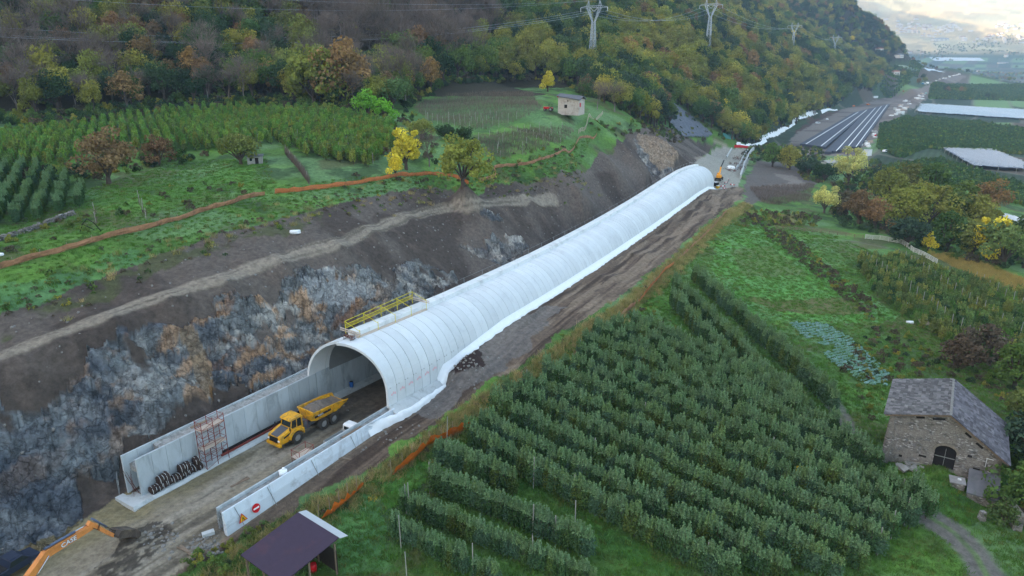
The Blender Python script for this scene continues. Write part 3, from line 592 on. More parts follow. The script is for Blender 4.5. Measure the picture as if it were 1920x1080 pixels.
def tubeq(pts, rs, n=5):
    pts = np.asarray(pts, float); V = []
    for i, p in enumerate(pts):
        d = pts[min(i + 1, len(pts) - 1)] - pts[max(i - 1, 0)]; d = d / (np.linalg.norm(d) + 1e-9)
        u = np.array([0, 0, 1.]) if abs(d[2]) < .9 else np.array([1., 0, 0]); x = np.cross(d, u); x /= np.linalg.norm(x); y = np.cross(x, d)
        for k in range(n): V.append(p + (x * cos(2 * pi * k / n) + y * sin(2 * pi * k / n)) * rs[i])
    F = [(i * n + k, i * n + (k + 1) % n, (i + 1) * n + (k + 1) % n, (i + 1) * n + k) for i in range(len(pts) - 1) for k in range(n)]
    return np.array(V), np.array(F)
def leafmat(name, cols, trans=.25, var=.25):
    """cols: colours spread over the plants at random"""
    m = bpy.data.materials.new(name); m.use_nodes = True; nt = m.node_tree; nt.nodes.remove(nt.nodes['Principled BSDF']); out = nt.nodes['Material Output']
    oi = N(nt, 'ShaderNodeObjectInfo'); rp = N(nt, 'ShaderNodeValToRGB'); L(nt, oi, 'Random', rp, 0)
    e = rp.color_ramp.elements
    while len(e) < len(cols): e.new(.5)
    for i, c in enumerate(cols): e[i].position = i / max(1, len(cols) - 1); e[i].color = (*(np.minimum(np.array(c) * 1.65, .8)), 1)
    at = N(nt, 'ShaderNodeAttribute', attribute_name='tint'); sc = N(nt, 'ShaderNodeVectorMath', operation='SCALE'); L(nt, rp, 0, sc, 0)
    mm = N(nt, 'ShaderNodeMath', operation='MULTIPLY'); L(nt, at, 'Fac', mm, 0)
    r2 = N(nt, 'ShaderNodeMath', operation='MULTIPLY_ADD', i_1=17.3, i_2=.37); L(nt, oi, 'Random', r2, 0); fr = N(nt, 'ShaderNodeMath', operation='FRACT'); L(nt, r2, 0, fr, 0)
    mr = N(nt, 'ShaderNodeMapRange', i_1=0.0, i_2=1.0, i_3=1 - var, i_4=1 + var); L(nt, fr, 0, mr, 0); L(nt, mr, 0, mm, 1); L(nt, mm, 0, sc, 'Scale')
    d = N(nt, 'ShaderNodeBsdfDiffuse'); t = N(nt, 'ShaderNodeBsdfTranslucent'); mx = N(nt, 'ShaderNodeMixShader', i_0=trans)
    L(nt, sc, 0, d, 0); L(nt, sc, 0, t, 0); L(nt, d, 0, mx, 1); L(nt, t, 0, mx, 2); nt.links.new(mx.outputs[0], out.inputs[0])
    return m
BARK = mat('bark', C(84, 74, 66), .3, 3.0, .95); BARKP = mat('pale_bark', C(120, 114, 110), .25, 3.0, .95)
LM = {
    'apple': leafmat('apple_leaf', [C(50, 74, 42), C(56, 80, 50), C(60, 84, 58), C(68, 90, 50), C(74, 86, 44)], .15, .15),
    'silver': leafmat('silver_apple_leaf', [C(64, 88, 66), C(70, 94, 72)], .15, .12), 'tip': leafmat('pale_lit_shoot_leaf', [C(86, 112, 76), C(92, 116, 84), C(88, 110, 68)], .2, .12),  # 'tip': young shoot leaves, set paler to put light into the tops
    'young': leafmat('young_apple_leaf', [C(74, 108, 52), C(86, 120, 56), C(100, 122, 52), C(80, 104, 60), C(112, 116, 52)], .25, .2),
    'autumn': leafmat('turning_apple_leaf', [C(88, 108, 58), C(76, 98, 62), C(108, 112, 56), C(82, 96, 60)], .25, .2),
    'green': leafmat('green_leaf', [C(62, 84, 46), C(74, 96, 50), C(88, 104, 50), C(58, 76, 52)], .2, .2),
    'dark': leafmat('dark_leaf', [C(44, 62, 42), C(54, 70, 46), C(48, 62, 50)], .15, .15),
    'olive': leafmat('olive_leaf', [C(112, 116, 52), C(98, 106, 56), C(130, 124, 56), C(92, 96, 52)], .25, .2),
    'yellow': leafmat('yellow_leaf', [C(172, 156, 48), C(190, 170, 60), C(160, 152, 58)], .3, .12),
    'rust': leafmat('rust_leaf', [C(118, 92, 62), C(104, 82, 62), C(126, 102, 58), C(96, 82, 66)], .2, .2),
    'willow': leafmat('pale_willow_leaf', [C(164, 164, 104), C(178, 172, 100)], .3, .1),
    'bright': leafmat('bright_leaf', [C(96, 142, 50), C(104, 150, 56)], .3, .1),
    'twig': leafmat('bare_twig', [C(88, 78, 72), C(98, 88, 82), C(76, 68, 60)], 0, .15),
    'brownscrub': leafmat('brown_scrub_leaf', [C(76, 67, 60), C(70, 68, 54), C(84, 72, 60)], .1, .2),
    'grass': leafmat('grass_blade', [C(64, 96, 36), C(74, 108, 44), C(86, 116, 66), C(70, 96, 42), C(90, 96, 52)], .3, .2),
    'dry': leafmat('dry_stalk', [C(140, 128, 88), C(124, 118, 76), C(112, 116, 70), C(150, 132, 96)], .2, .2),
    'cabbage': leafmat('cabbage_leaf', [C(104, 132, 128), C(92, 124, 112), C(88, 120, 96)], .1, .12),
    'straw': leafmat('straw_grass', [C(140, 122, 70), C(124, 114, 68)], .2, .15),
}
def crown_broad(seed, R, H, z0, n, lobes=16, sz=.55, squash=1.0):
    rg = np.random.default_rng(seed)
    d = rg.normal(size=(lobes, 3)); d /= np.linalg.norm(d, axis=1)[:, None]; d[:, 2] = np.abs(d[:, 2]) * 1.3 - .62
    rad = rg.uniform(.45, .8, lobes)[:, None]; cen = d * rad * np.array([R, R, H / 2]); lr = rg.uniform(.16, .50, lobes) * R; cen[: lobes // 4, 2] += H * .16
    k = rg.integers(0, lobes, n); dd = rg.normal(size=(n, 3)); dd /= np.linalg.norm(dd, axis=1)[:, None]
    rr = rg.uniform(.35, 1.0, n) ** .45
    p = cen[k] + dd * (lr[k] * rr)[:, None] * np.array([1, 1, .8 * squash]); p[:, 2] += z0 + H * .45
    V, F = leaves(p, sz * rg.uniform(.6, 1.35, n), rg, dd, .8); lt = rg.uniform(.78, 1.22, lobes)[k] * rg.uniform(.75, 1.25, n)
    return V, F, lt, cen + np.array([0, 0, z0 + H * .45])
def limbs(cen, z0, r, n=5):
    Vs = []; Fs = []; o = 0
    V, F = tubeq([(0, 0, -.6), (0, 0, z0 * .5), (.05, .03, z0), (.1, 0, z0 * 1.6)], [r * 1.3, r, r * .8, r * .5], n); Vs.append(V); Fs.append(F); o = len(V)
    for c in cen[:10]:
        V, F = tubeq([(0, 0, z0 * .8), (c * .5 + np.array([0, 0, z0 * .55])), c], [r * .55, r * .35, r * .12], 4); Vs.append(V); Fs.append(F + o); o += len(V)
    return np.concatenate(Vs), np.concatenate(Fs)
def tree_proto(kind, seed, R, H, z0, n, lobes, sz, lm, bark=None):
    """two meshes, crown and trunk"""
    V, F, t, cen = crown_broad(seed, R, H, z0, n, lobes, sz)
    cr = pack('crown', [(V, F, 0, t)], [LM[lm]]); tv, tf = limbs(cen, z0 + H * .15, .16 + R * .035); tr = pack('trunk', [(tv, tf, 0, 1.0)], [bark or BARK])
    return cr, tr
def bare_proto(seed, R, H, z0, n, w=.05, lm='twig'):
    rg = np.random.default_rng(seed); parts = []
    segs = []; tips = []
    def grow(p, d, l, depth):
        q = p + d * l; segs.append((p, q, .012 * l * (depth + 1) * 1.3)); 
        if depth == 0: tips.append((q, d)); return
        for _ in range(4 if depth > 1 else 5):
            nd = d + rg.normal(size=3) * .48; nd[2] = abs(nd[2]) * .8 + .15; nd /= np.linalg.norm(nd); grow(p + d * l * rg.uniform(.5, 1), nd, l * rg.uniform(.6, .85), depth - 1)
    for _ in range(3):
        d = np.array([rg.normal() * .25, rg.normal() * .25, 1.0]); d /= np.linalg.norm(d); grow(np.array([0, 0, z0 * .8]), d, H * .36, 3)
    A = np.array([s[0] for s in segs]); B = np.array([s[1] for s in segs]); Wd = np.array([max(s[2], w) for s in segs])
    V, F = blades(A, B, Wd, rg); m = len(tips); k = rg.integers(0, m, n); T = np.array([t[0] for t in tips])[k]; D = np.array([t[1] for t in tips])[k]
    a = T + rg.normal(size=(n, 3)) * .25; dd = D + rg.normal(size=(n, 3)) * .45; dd[:, 2] += .35; b_ = a + dd * rg.uniform(.5, 1.3, n)[:, None] * H * .07
    V2, F2 = blades(a, b_, w * .7, rg)
    cr = pack('crown', [(V, F, 0, .9), (V2, F2, 0, rg.uniform(.8, 1.3, n))], [LM[lm]])
    tv, tf = tubeq([(0, 0, -.6), (0, 0, z0), (.1, 0, z0 * 1.4)], [.2, .15, .1]); return cr, pack('trunk', [(tv, tf, 0, 1.0)], [BARKP])
def apple_proto(seed, H=3.5, W_=.85, n=900, lm='apple', sz=.16, shoots=13, tips='tip'):
    """slender orchard tree: a leafy column that ends in upright shoots"""
    rg = np.random.default_rng(seed)
    k = rg.integers(0, shoots, n); ang = rg.uniform(0, 2 * pi, shoots); br = rg.uniform(.15, 1, shoots) ** .6 * W_ * .62; lean = rg.uniform(.0, .22, shoots); top = H * rg.uniform(.80, 1.06, shoots)
    t = rg.uniform(0, 1, n) ** .8; z = .55 + t * (top[k] - .55)
    rad = W_ * (0.62 + .38 * np.sin(np.clip(t * 1.2, 0, 1) * pi)) * .40 * (1 - t ** 1.5 * .86)
    a2 = rg.uniform(0, 2 * pi, n); x = np.cos(ang[k]) * (br[k] * (.75 + lean[k] * t)) + np.cos(a2) * rad; y = np.sin(ang[k]) * (br[k] * (.75 + lean[k] * t)) + np.sin(a2) * rad
    c = np.stack([x, y, z], 1); V, F = leaves(c, sz * rg.uniform(.7, 1.4, n) * (1.15 - .35 * t), rg, np.stack([np.cos(a2), np.sin(a2), np.full(n, .5)], 1), .9, 1.25)
    tint = rg.uniform(.72, 1.2, n) * (0.9 + .2 * rg.uniform(0, 1, shoots)[k])
    tipm = z > H * .70  # top leaves take the paler colour, for contrast with the shaded base
    f4 = F.reshape(-1, 4); parts = [(V, f4[~tipm], 0, tint[~tipm])]; off_ = (V[:0], )
    Vt = V.reshape(-1, 4, 3)[tipm].reshape(-1, 3); parts = [(V.reshape(-1, 4, 3)[~tipm].reshape(-1, 3), np.arange(4 * (~tipm).sum()).reshape(-1, 4), 0, tint[~tipm]), (Vt, np.arange(len(Vt)).reshape(-1, 4), 2, tint[tipm] * 1.1)]
    b0 = np.stack([np.cos(ang) * br * .7, np.sin(ang) * br * .7, np.full(shoots, H * .45)], 1); b1 = np.stack([np.cos(ang) * br * (.75 + lean), np.sin(ang) * br * (.75 + lean), top], 1)
    V, F = blades(b0, b1, .035, rg); parts.append((V, F, 1, .9))
    cr = pack('crown', parts, [LM[lm], LM['twig'], LM[tips]]); tv, tf = tubeq([(0, 0, -.3), (.02, 0, .7), (0, .02, 1.8), (0, 0, H * .8)], [.06, .05, .04, .02]); return cr, pack('trunk', [(tv, tf, 0, 1.0)], [BARK])
def joined(name, cr, tr):
    """crown and trunk of a small far tree in one mesh"""
    bm = bmesh.new(); bm.from_mesh(cr); nf = len(bm.faces); bm.from_mesh(tr); bm.faces.ensure_lookup_table()
    for f in list(bm.faces)[nf:]: f.material_index = len(cr.materials)
    me = bpy.data.meshes.new(name); bm.to_mesh(me); bm.free()
    for m in list(cr.materials) + list(tr.materials): me.materials.append(m)
    return me
# ---- mass planting: ONE object whose points carry the plants
def scatter(name, protos, pts, idx=None, scl=None, rot=None, label=None, cat=None, tilt=None):
    pts = np.asarray(pts, np.float32); n = len(pts)
    if n == 0: return None
    colc = bpy.data.collections.new(name + '_kinds')
    for i, p in enumerate(protos):
        o = bpy.data.objects.new('%02d_%s' % (i, name), p); colc.objects.link(o)
    me = bpy.data.meshes.new(name); me.vertices.add(n); me.vertices.foreach_set('co', pts.ravel())
    for nm, tp, arr, key in (('idx', 'INT', idx if idx is not None else RNG.integers(0, len(protos), n), 'value'),):
        a = me.attributes.new(nm, tp, 'POINT'); a.data.foreach_set(key, np.asarray(arr, np.int32))
    s = scl if scl is not None else RNG.uniform(.8, 1.2, n); s3 = np.stack([s, s, s * RNG.uniform(.9, 1.25, n)], 1) if np.ndim(s) == 1 else s
    r = np.zeros((n, 3)); r[:, 2] = rot if rot is not None else RNG.uniform(0, 2 * pi, n); r[:, :2] = RNG.normal(0, tilt or .03, (n, 2))
    for nm, arr in (('scl', s3), ('rot', r)):
        a = me.attributes.new(nm, 'FLOAT_VECTOR', 'POINT'); a.data.foreach_set('vector', np.asarray(arr, np.float32).ravel())
    me.update(); o = link(bpy.data.objects.new(name, me))
    ng = bpy.data.node_groups.new(name, 'GeometryNodeTree'); ng.interface.new_socket('Geometry', in_out='INPUT', socket_type='NodeSocketGeometry'); ng.interface.new_socket('Geometry', in_out='OUTPUT', socket_type='NodeSocketGeometry')
    gi = ng.nodes.new('NodeGroupInput'); go = ng.nodes.new('NodeGroupOutput'); ci = ng.nodes.new('GeometryNodeCollectionInfo'); ip = ng.nodes.new('GeometryNodeInstanceOnPoints')
    ci.inputs['Collection'].default_value = colc; ci.inputs['Separate Children'].default_value = True; ci.inputs['Reset Children'].default_value = True; ip.inputs['Pick Instance'].default_value = True
    def nat(nm, tp):
        x = ng.nodes.new('GeometryNodeInputNamedAttribute'); x.data_type = tp; x.inputs[0].default_value = nm; return x.outputs[0]
    ng.links.new(gi.outputs[0], ip.inputs['Points']); ng.links.new(ci.outputs[0], ip.inputs['Instance']); ng.links.new(nat('idx', 'INT'), ip.inputs['Instance Index'])
    ng.links.new(nat('rot', 'FLOAT_VECTOR'), ip.inputs['Rotation']); ng.links.new(nat('scl', 'FLOAT_VECTOR'), ip.inputs['Scale']); ng.links.new(ip.outputs[0], go.inputs[0])
    md = o.modifiers.new('plants', 'NODES'); md.node_group = ng
    return tag(o, label, cat, kind='stuff')
def pts_in(poly, spacing, jit=.45, seed=1, rot=0.0):
    """jittered grid over a ground polygon"""
    if not hasattr(spacing, "__len__"): spacing = (spacing, spacing)
    P = np.asarray(poly); rg = np.random.default_rng(seed); c_ = P.mean(0); R_ = np.hypot(*(P - c_).T).max() + max(spacing)

    g = np.stack(np.meshgrid(np.arange(-R_, R_, spacing[0]), np.arange(-R_, R_, spacing[1])), -1).reshape(-1, 2); g = g + rg.uniform(-jit, jit, g.shape) * np.array(spacing) * (1 if np.ndim(jit) == 0 else np.array(jit))
    ca_, sa_ = cos(rot), sin(rot); g = np.stack([g[:, 0] * ca_ + g[:, 1] * sa_, -g[:, 0] * sa_ + g[:, 1] * ca_], 1) + c_
    g = g[inpoly(g[:, 0], g[:, 1], P)]
    return np.column_stack([g, surf(g[:, 0], g[:, 1])])
def in_view(p, h=12, margin=60):
    x, y = PX(p[:, 0], p[:, 1], p[:, 2]); x2, y2 = PX(p[:, 0], p[:, 1], p[:, 2] + h)
    return (x > -margin) & (x < 1920 + margin) & (y2 < 1080 + margin) & (y > -margin) & (p[:, 1] > 5)
_sx = {}
def visible(p, h=8.0):
    """which of the points on the ground have their tops in sight over the land in front of them"""
    p = np.asarray(p); ok = np.ones(len(p), bool); top = p[:, 2] + h
    for f in np.linspace(.25, .985, 34):
        x = p[:, 0] * f; y = p[:, 1] * f; ok &= surf(x, y) < CAMZ + (top - CAMZ) * f + 1.0
    return ok

# ---- the wooded slopes
P_broad = []
for i, (lm, R_, H_) in enumerate([('green', 4.6, 8), ('green', 4.0, 9), ('dark', 4.3, 9), ('olive', 4.6, 8.5), ('olive', 3.8, 7.5), ('rust', 4.3, 8), ('yellow', 3.2, 6.5), ('dark', 3.6, 8)]):
    P_broad.append(tree_proto('b', 100 + i, R_, H_, 1.0, 2700, 28, .46, lm))
P_bare = [bare_proto(140 + i, 3.5, 11, 2.5, 700, .075) for i in range(3)]
FOOT = [(-160, 225), (0, 222), (120, 222), (230, 208), (420, 192), (600, 198), (690, 214), (760, 200), (850, 152), (930, 150), (1040, 148), (1085, 172), (1125, 192), (1180, 218), (1245, 238), (1300, 262), (1345, 262), (1400, 272), (1480, 238), (1560, 203), (1630, 172), (1650, 150)]
_f = gline(FOOT, 40)[:, :2]
WOOD = np.array(list(_f) + [WD(1668, 130, 1500)[:2], WD(1694, 124, 1760)[:2], WD(1700, 110, 1900)[:2], (1000, 2300), (300, 2600), (-900, 2000), (-900, 300)])
fp = pts_in(WOOD, 6.6, .5, 5); fp = fp[in_view(fp, 12)]
dist = np.hypot(fp[:, 0], fp[:, 1]); keep = (dist < 700) | (RNG.uniform(size=len(fp)) < .62); fp = fp[keep]
fp = fp[~inpoly(fp[:, 0], fp[:, 1], gpoly([(1235, 180), (1250, 178), (1345, 250), (1350, 262), (1285, 262), (1245, 225)]))]
fp = fp[visible(fp, 11)]; dist = np.hypot(fp[:, 0], fp[:, 1])
BAREZ = gpoly([(590, 140), (560, 30), (640, -60), (880, -60), (935, 20), (930, 105), (800, 128), (700, 130)]); GREYL = gpoly([(-100, 215), (-100, 60), (60, 60), (150, 90), (260, 130), (240, 205)])
nz = fbm(fp[:, 0], fp[:, 1], 55, 3, 301); nz2 = RNG.uniform(size=len(fp)); hN = fbm(fp[:, 0], fp[:, 1], 120, 3, 303)
ty = np.select([nz2 < .20, nz2 < .36, nz2 < .52, nz2 < .68, nz2 < .80, nz2 < .88, nz2 < .94], [0, 1, 2, 3, 4, 7, 5], 0)
ty = np.where((nz > .56) & (nz2 < .6), 3, ty); ty = np.where((nz < .42) & (nz2 < .6), 2, ty); ty = np.where(nz2 > .988, 6, ty)
leftz = (fp[:, 0] < fp[:, 1] * -.05); ty = np.where(leftz & (RNG.uniform(size=len(fp)) < .5), RNG.choice([5, 2, 3, 0, 9, 8, 10], len(fp)), ty)
inb = inpoly(fp[:, 0], fp[:, 1], BAREZ) | (inpoly(fp[:, 0], fp[:, 1], GREYL) & (nz2 < .45)); ty = np.where(inb & (RNG.uniform(size=len(fp)) < .92), 8 + RNG.integers(0, 3, len(fp)), ty)
up = fp[:, 2] > 95; ty = np.where(up & (nz2 > .6) & (RNG.uniform(size=len(fp)) < .3), 5, ty)
NKIND = {0: 'green', 1: 'green', 2: 'dark green', 3: 'olive green', 4: 'olive green', 5: 'rusty brown', 6: 'bright yellow', 7: 'dark green', 8: 'bare grey', 9: 'bare grey', 10: 'bare grey'}
order = np.argsort(dist); near_i = order[:270]; rest = order[270:]
_all = P_broad + P_bare
_roots = {}
def tree_obj(cr, tr, name, p, rz, sc, label, group, cat='tree'):
    key = (cr.name, tr.name, name)
    if key in _roots: r = copy_tree(_roots[key])
    else:
        r = empty(name); c_ = link(bpy.data.objects.new('crown', cr), r); t_ = link(bpy.data.objects.new('trunk', tr), r); _roots[key] = r
    r.location = (float(p[0]), float(p[1]), float(p[2])); r.rotation_euler = (0, 0, float(rz)); r.scale = tuple(float(v) for v in (sc if hasattr(sc, '__len__') else (sc, sc, sc)))
    return tag(r, label, cat, group)
for i in near_i:
    k = int(ty[i]); s_ = RNG.uniform(.95, 1.55)
    side = 'above the upper orchard' if fp[i, 0] < -10 else ('on the slope by the first pylon' if fp[i, 1] < 420 else 'on the slope above the valley')
    tree_obj(*_all[k], 'bare_tree' if k > 7 else 'broadleaf_tree', fp[i], RNG.uniform(0, 6.28), (s_, s_, s_ * RNG.uniform(.95, 1.3)), NKIND[k] + ' tree at the foot of the wood ' + side, 'woodland trees, %s, %s' % (NKIND[k], side))
scatter('forest', [joined('t', *_all[k]) for k in range(11)], fp[rest], ty[rest], np.where(dist[rest] > 700, 1.15, 1.0) * RNG.uniform(1.05, 1.9, len(rest)), label='mixed autumn wood covering the hillside behind the pylons', cat='forest')
# shrubs that close the wood's edge and floor
us = pts_in(WOOD, 7.5, .5, 6); us = us[in_view(us, 4)]; us = us[(us[:, 1] < 1000)]; us = us[visible(us, 4)]
def scrub_proto(seed, R_, H_, n, lm, sz=.3):
    V, F, t, c_ = crown_broad(seed, R_, H_, -.3, n, 9, sz); return pack('scrub', [(V, F, 0, t)], [LM[lm]])
P_scrub = [scrub_proto(160, 1.6, 2.6, 420, 'green'), scrub_proto(161, 1.4, 2.2, 420, 'dark'), scrub_proto(162, 1.5, 2.2, 420, 'brownscrub'), scrub_proto(163, 1.3, 2.0, 420, 'olive')]
scatter('undergrowth', P_scrub, us, None, RNG.uniform(.7, 1.5, len(us)), label='low shrubs filling the floor of the wood', cat='undergrowth')
print('forest', len(fp), len(us))

# ---- single trees that stand out
P_land = {'yellow': tree_proto('l', 201, 2.5, 7.2, .0, 2200, 18, .38, 'yellow'), 'olive': tree_proto('l', 202, 4.0, 8.2, -.1, 3000, 24, .42, 'olive'), 'green': tree_proto('l', 203, 3.5, 7.0, -.1, 2600, 22, .42, 'green'),
          'rust': tree_proto('l', 204, 3.5, 7.0, -.1, 2300, 20, .36, 'rust'), 'willow': tree_proto('l', 205, 4.2, 9.6, -.2, 3600, 26, .36, 'willow'), 'bright': tree_proto('l', 206, 2.6, 5.4, -.1, 2200, 16, .34, 'bright'),
          'dark': tree_proto('l', 207, 3.5, 6.8, -.2, 2600, 20, .42, 'dark'), 'bare': bare_proto(208, 3, 8, 1.5, 900, .045), 'scrub': tree_proto('l', 209, 2.2, 3.2, .0, 1500, 12, .28, 'brownscrub'), 'turn': tree_proto('l', 210, 3.3, 6.6, -.2, 2400, 20, .36, 'autumn')}
_H = {'yellow': 7.6, 'olive': 8.7, 'green': 7.3, 'rust': 7.4, 'willow': 10, 'bright': 5.6, 'dark': 7.2, 'bare': 9.5, 'scrub': 3.6, 'turn': 6.8}
LAND = [(205, 345, 'rust', 82, 'reddish brown round tree standing below the left orchard'), (300, 310, 'rust', 48, 'small narrow rusty tree between orchard and grass lane'), (452, 308, 'turn', 62, 'yellowing bush-like tree beside the small field shed'),
        (690, 222, 'bright', 55, 'bright green tree at the far corner of the left orchard'), (722, 228, 'bright', 45, 'smaller bright green tree beside the orchard corner tree'), (762, 318, 'yellow', 86, 'tall yellow tree rising behind the orange fence'),
        (742, 330, 'yellow', 46, 'low yellow tree right against the orange fence'), (868, 348, 'olive', 100, 'large yellow green tree beside the bend of the orange fence'), (805, 312, 'bare', 70, 'bare grey tree between the yellow trees'),
        (790, 262, 'turn', 46, 'yellowing bush above the tall yellow tree'), (836, 262, 'dark', 34, 'dark green bush above the yellow trees'), (870, 262, 'dark', 30, 'second dark green bush above the yellow trees'), (645, 200, 'rust', 120, 'large rusty tree at the corner of the wood'), (590, 200, 'olive', 110, 'large olive tree beside the rusty corner tree'),
        (735, 205, 'turn', 70, 'yellow green tree in front of the wood corner'), (690, 150, 'dark', 60, 'dark tree behind the corner of the wood'), (1027, 172, 'yellow', 42, 'small golden tree on the lane above the stone hut'), (1120, 205, 'bare', 52, 'leafless grey tree behind the stone hut'), (1152, 210, 'bare', 56, 'leafless grey tree uphill of the stone hut'),
        (1190, 214, 'bare', 48, 'leafless grey tree near the netted scar'), (1590, 345, 'willow', 66, 'tall pale willow below the storage beds'), (1545, 400, 'willow', 52, 'round pale yellow willow at the edge of the meadow'), (1480, 318, 'olive', 44, 'yellow green tree on the mound beyond the gallery'),
        (1448, 312, 'green', 40, 'green tree on the mound beyond the gallery'), (1515, 330, 'dark', 36, 'dark tree between mound and willow'), (1545, 340, 'dark', 34, 'second dark tree between mound and willow'), (1610, 420, 'rust', 56, 'brownish tree behind the meadow fence'), (1585, 405, 'scrub', 40, 'brown bush beside the round willow'), (1640, 430, 'rust', 50, 'brown green tree behind the meadow fence'),
        (1665, 385, 'olive', 62, 'yellow green tree at the far side of the grove'), (1705, 372, 'olive', 56, 'olive tree at the back of the grove'), (1745, 382, 'green', 58, 'green tree at the back of the grove'), (1650, 340, 'dark', 26, 'small dark tree at the end of the netted field'), (1690, 425, 'olive', 66, 'olive tree in the middle of the grove'), (1735, 430, 'olive', 72, 'tallest olive tree in the middle of the grove'),
        (1785, 430, 'green', 66, 'green tree in the middle of the grove'), (1700, 462, 'dark', 50, 'dark green tree in front of the grove'), (1775, 470, 'green', 56, 'green tree behind the open shelter'), (1820, 480, 'turn', 60, 'yellowing tree at the near end of the grove'), (1850, 490, 'yellow', 66, 'golden tree at the near end of the grove'), (1880, 500, 'turn', 68, 'yellow green tree above the field edge'),
        (1740, 470, 'yellow', 30, 'low golden bush in front of the open shelter'), (1850, 405, 'rust', 50, 'reddish tree beyond the grove'), (1915, 480, 'green', 56, 'green tree at the very edge beyond the grove'), (1830, 440, 'olive', 60, 'olive tree at the far corner of the grove'),
        (1935, 880, 'dark', 80, 'dark green tree against the side of the barn'), (1925, 975, 'green', 80, 'green bushy tree in front of the barn corner'), (1945, 830, 'turn', 80, 'yellow green tree behind the barn side'), (1880, 985, 'green', 34, 'small green tree beside the stone pier'),
        (1502, 905, 'yellow', 30, 'small yellow tree within the orchard rows'), (1850, 680, 'scrub', 50, 'brown bush behind the barn roof'), (1790, 690, 'scrub', 46, 'brown bush uphill of the barn'), (1900, 730, 'green', 60, 'green tree behind the barn ridge')]
for x, y, k, hpx, lab in LAND:
    g = SP(x, y, -.1); d = math.sqrt(g[0] ** 2 + g[1] ** 2 + (CAMZ - g[2]) ** 2); h = hpx * d / FPX / max(.75, g[1] / d); s_ = 1.12 * h / _H[k]
    tree_obj(*P_land[k], 'bush' if k == 'scrub' else ('bare_tree' if k == 'bare' else 'broadleaf_tree'), g, RNG.uniform(0, 6.28), (s_, s_, s_), lab, None, 'bush' if k == 'scrub' else 'tree')

# ---- orchards: rows of slender apple trees
P_apple = [apple_proto(300 + i, 3.8, 1.25, 1700, lm, .17, 18) for i, lm in enumerate(['apple', 'apple', 'silver', 'apple'])]
P_young = [apple_proto(310 + i, 2.6, 1.0, 300, lm, .26, 9, 'young') for i, lm in enumerate(['young', 'young', 'autumn'])]
P_turn = [apple_proto(320 + i, 3.0, 1.2, 420, lm, .25, 10, 'autumn') for i, lm in enumerate(['autumn', 'young', 'apple'])]
P_far = [apple_proto(330 + i, 3.2, 1.6, 90, lm, .8, 6, 'apple') for i, lm in enumerate(['green', 'apple', 'young'])]
ROWS = [((745, 1010), (930, 1105)), ((762, 962), (1110, 1110)), ((815, 925), (1100, 1046)), ((822, 872), (960, 928)), ((880, 842), (1370, 1100)), ((905, 818), (1470, 1100)), ((925, 785), (1560, 1090)), ((950, 757), (1610, 1070)), ((985, 738), (1645, 1042)), ((1025, 718), (1668, 1012)),
        ((1062, 699), (1705, 992)), ((1085, 677), (1735, 972)), ((1100, 657), (1650, 892)), ((1115, 641), (1565, 832)), ((1145, 630), (1525, 792)), ((1190, 624), (1490, 765)), ((1262, 578), (1372, 705)), ((1264, 546), (1500, 792)), ((1300, 528), (1560, 772))]
ap = []; posts = []
for ri, (a, b_) in enumerate(ROWS):
    Lr = resample(gline([a, b_], 40), .72)
    Lr[:, 0] += RNG.normal(0, .06, len(Lr)); Lr[:, 1] += RNG.normal(0, .06, len(Lr))
    for j, q_ in enumerate(Lr):
        if RNG.uniform() > .03: ap.append((q_[0], q_[1], ri, RNG.uniform(.84, 1.08)))
        if j % 22 == 0 and (j or RNG.uniform() < .5): posts.append((q_[0] + .1, q_[1], 3.7 + RNG.uniform(-.3, .3), 'right'))
ap = np.array(ap); az_ = surf(ap[:, 0], ap[:, 1]); ap3 = np.column_stack([ap[:, :2], az_])
o_ = np.argsort(np.hypot(ap[:, 0], ap[:, 1])); vis = in_view(ap3, 3.4, -4)[o_]; sel = o_[vis][:295]; rest_a = np.setdiff1d(np.arange(len(ap)), sel)
_ord = ['first', 'second', 'third', 'fourth', 'fifth', 'sixth', 'seventh', 'eighth', 'ninth', 'tenth', 'eleventh', 'twelfth', 'thirteenth', 'fourteenth', 'fifteenth', 'sixteenth', 'seventeenth', 'eighteenth', 'nineteenth']
for i in sel:
    s_ = ap[i, 3] * (.82 if ap[i, 2] < 2 else 1); w_ = _ord[int(ap[i, 2])]
    tree_obj(*P_apple[int(RNG.integers(0, 4))], 'apple_tree', ap3[i], RNG.uniform(0, 6.28), (s_ * 1.08, s_ * 1.08, s_ * RNG.uniform(.95, 1.12)), 'slender grey green apple tree in the %s orchard row counted from the dark roofed shed' % w_, 'apple trees of the %s row' % w_)
st_pts = [ap3[rest_a]]; st_idx = [RNG.integers(0, 4, len(rest_a))]; st_scl = [ap[rest_a, 3] * 1.04]
def orchard(poly, rot, rs, ts, protos_off, nprot, scl, hpost=None, postk=10, tag_='left', jit=(.08, .3), seed=1):
    p = pts_in(gpoly(poly), (ts, rs), 0, seed, radians(rot)); rg = np.random.default_rng(seed)
    p[:, :2] += rg.normal(0, .12, (len(p), 2)); p = p[in_view(p, 3)]
    if hpost:
        pp = pts_in(gpoly(poly), (ts * postk, rs), 0, seed, radians(rot)); pp = pp[in_view(pp, 3, 0)]
        for q_ in pp: posts.append((q_[0] + .12, q_[1] + .1, hpost + rg.uniform(-.3, .3), tag_))
    st_pts.append(p); st_idx.append(protos_off + rg.integers(0, nprot, len(p))); st_scl.append(rg.uniform(.75, 1.2, len(p)) * scl)
orchard([(-40, 262), (150, 240), (400, 208), (620, 212), (735, 240), (742, 275), (690, 316), (600, 300), (500, 268), (440, 282), (330, 285), (200, 278), (120, 312), (-40, 322)], 62, 2.5, 1.15, 4, 3, 1.1, 3.1, 9, 'left', seed=3)
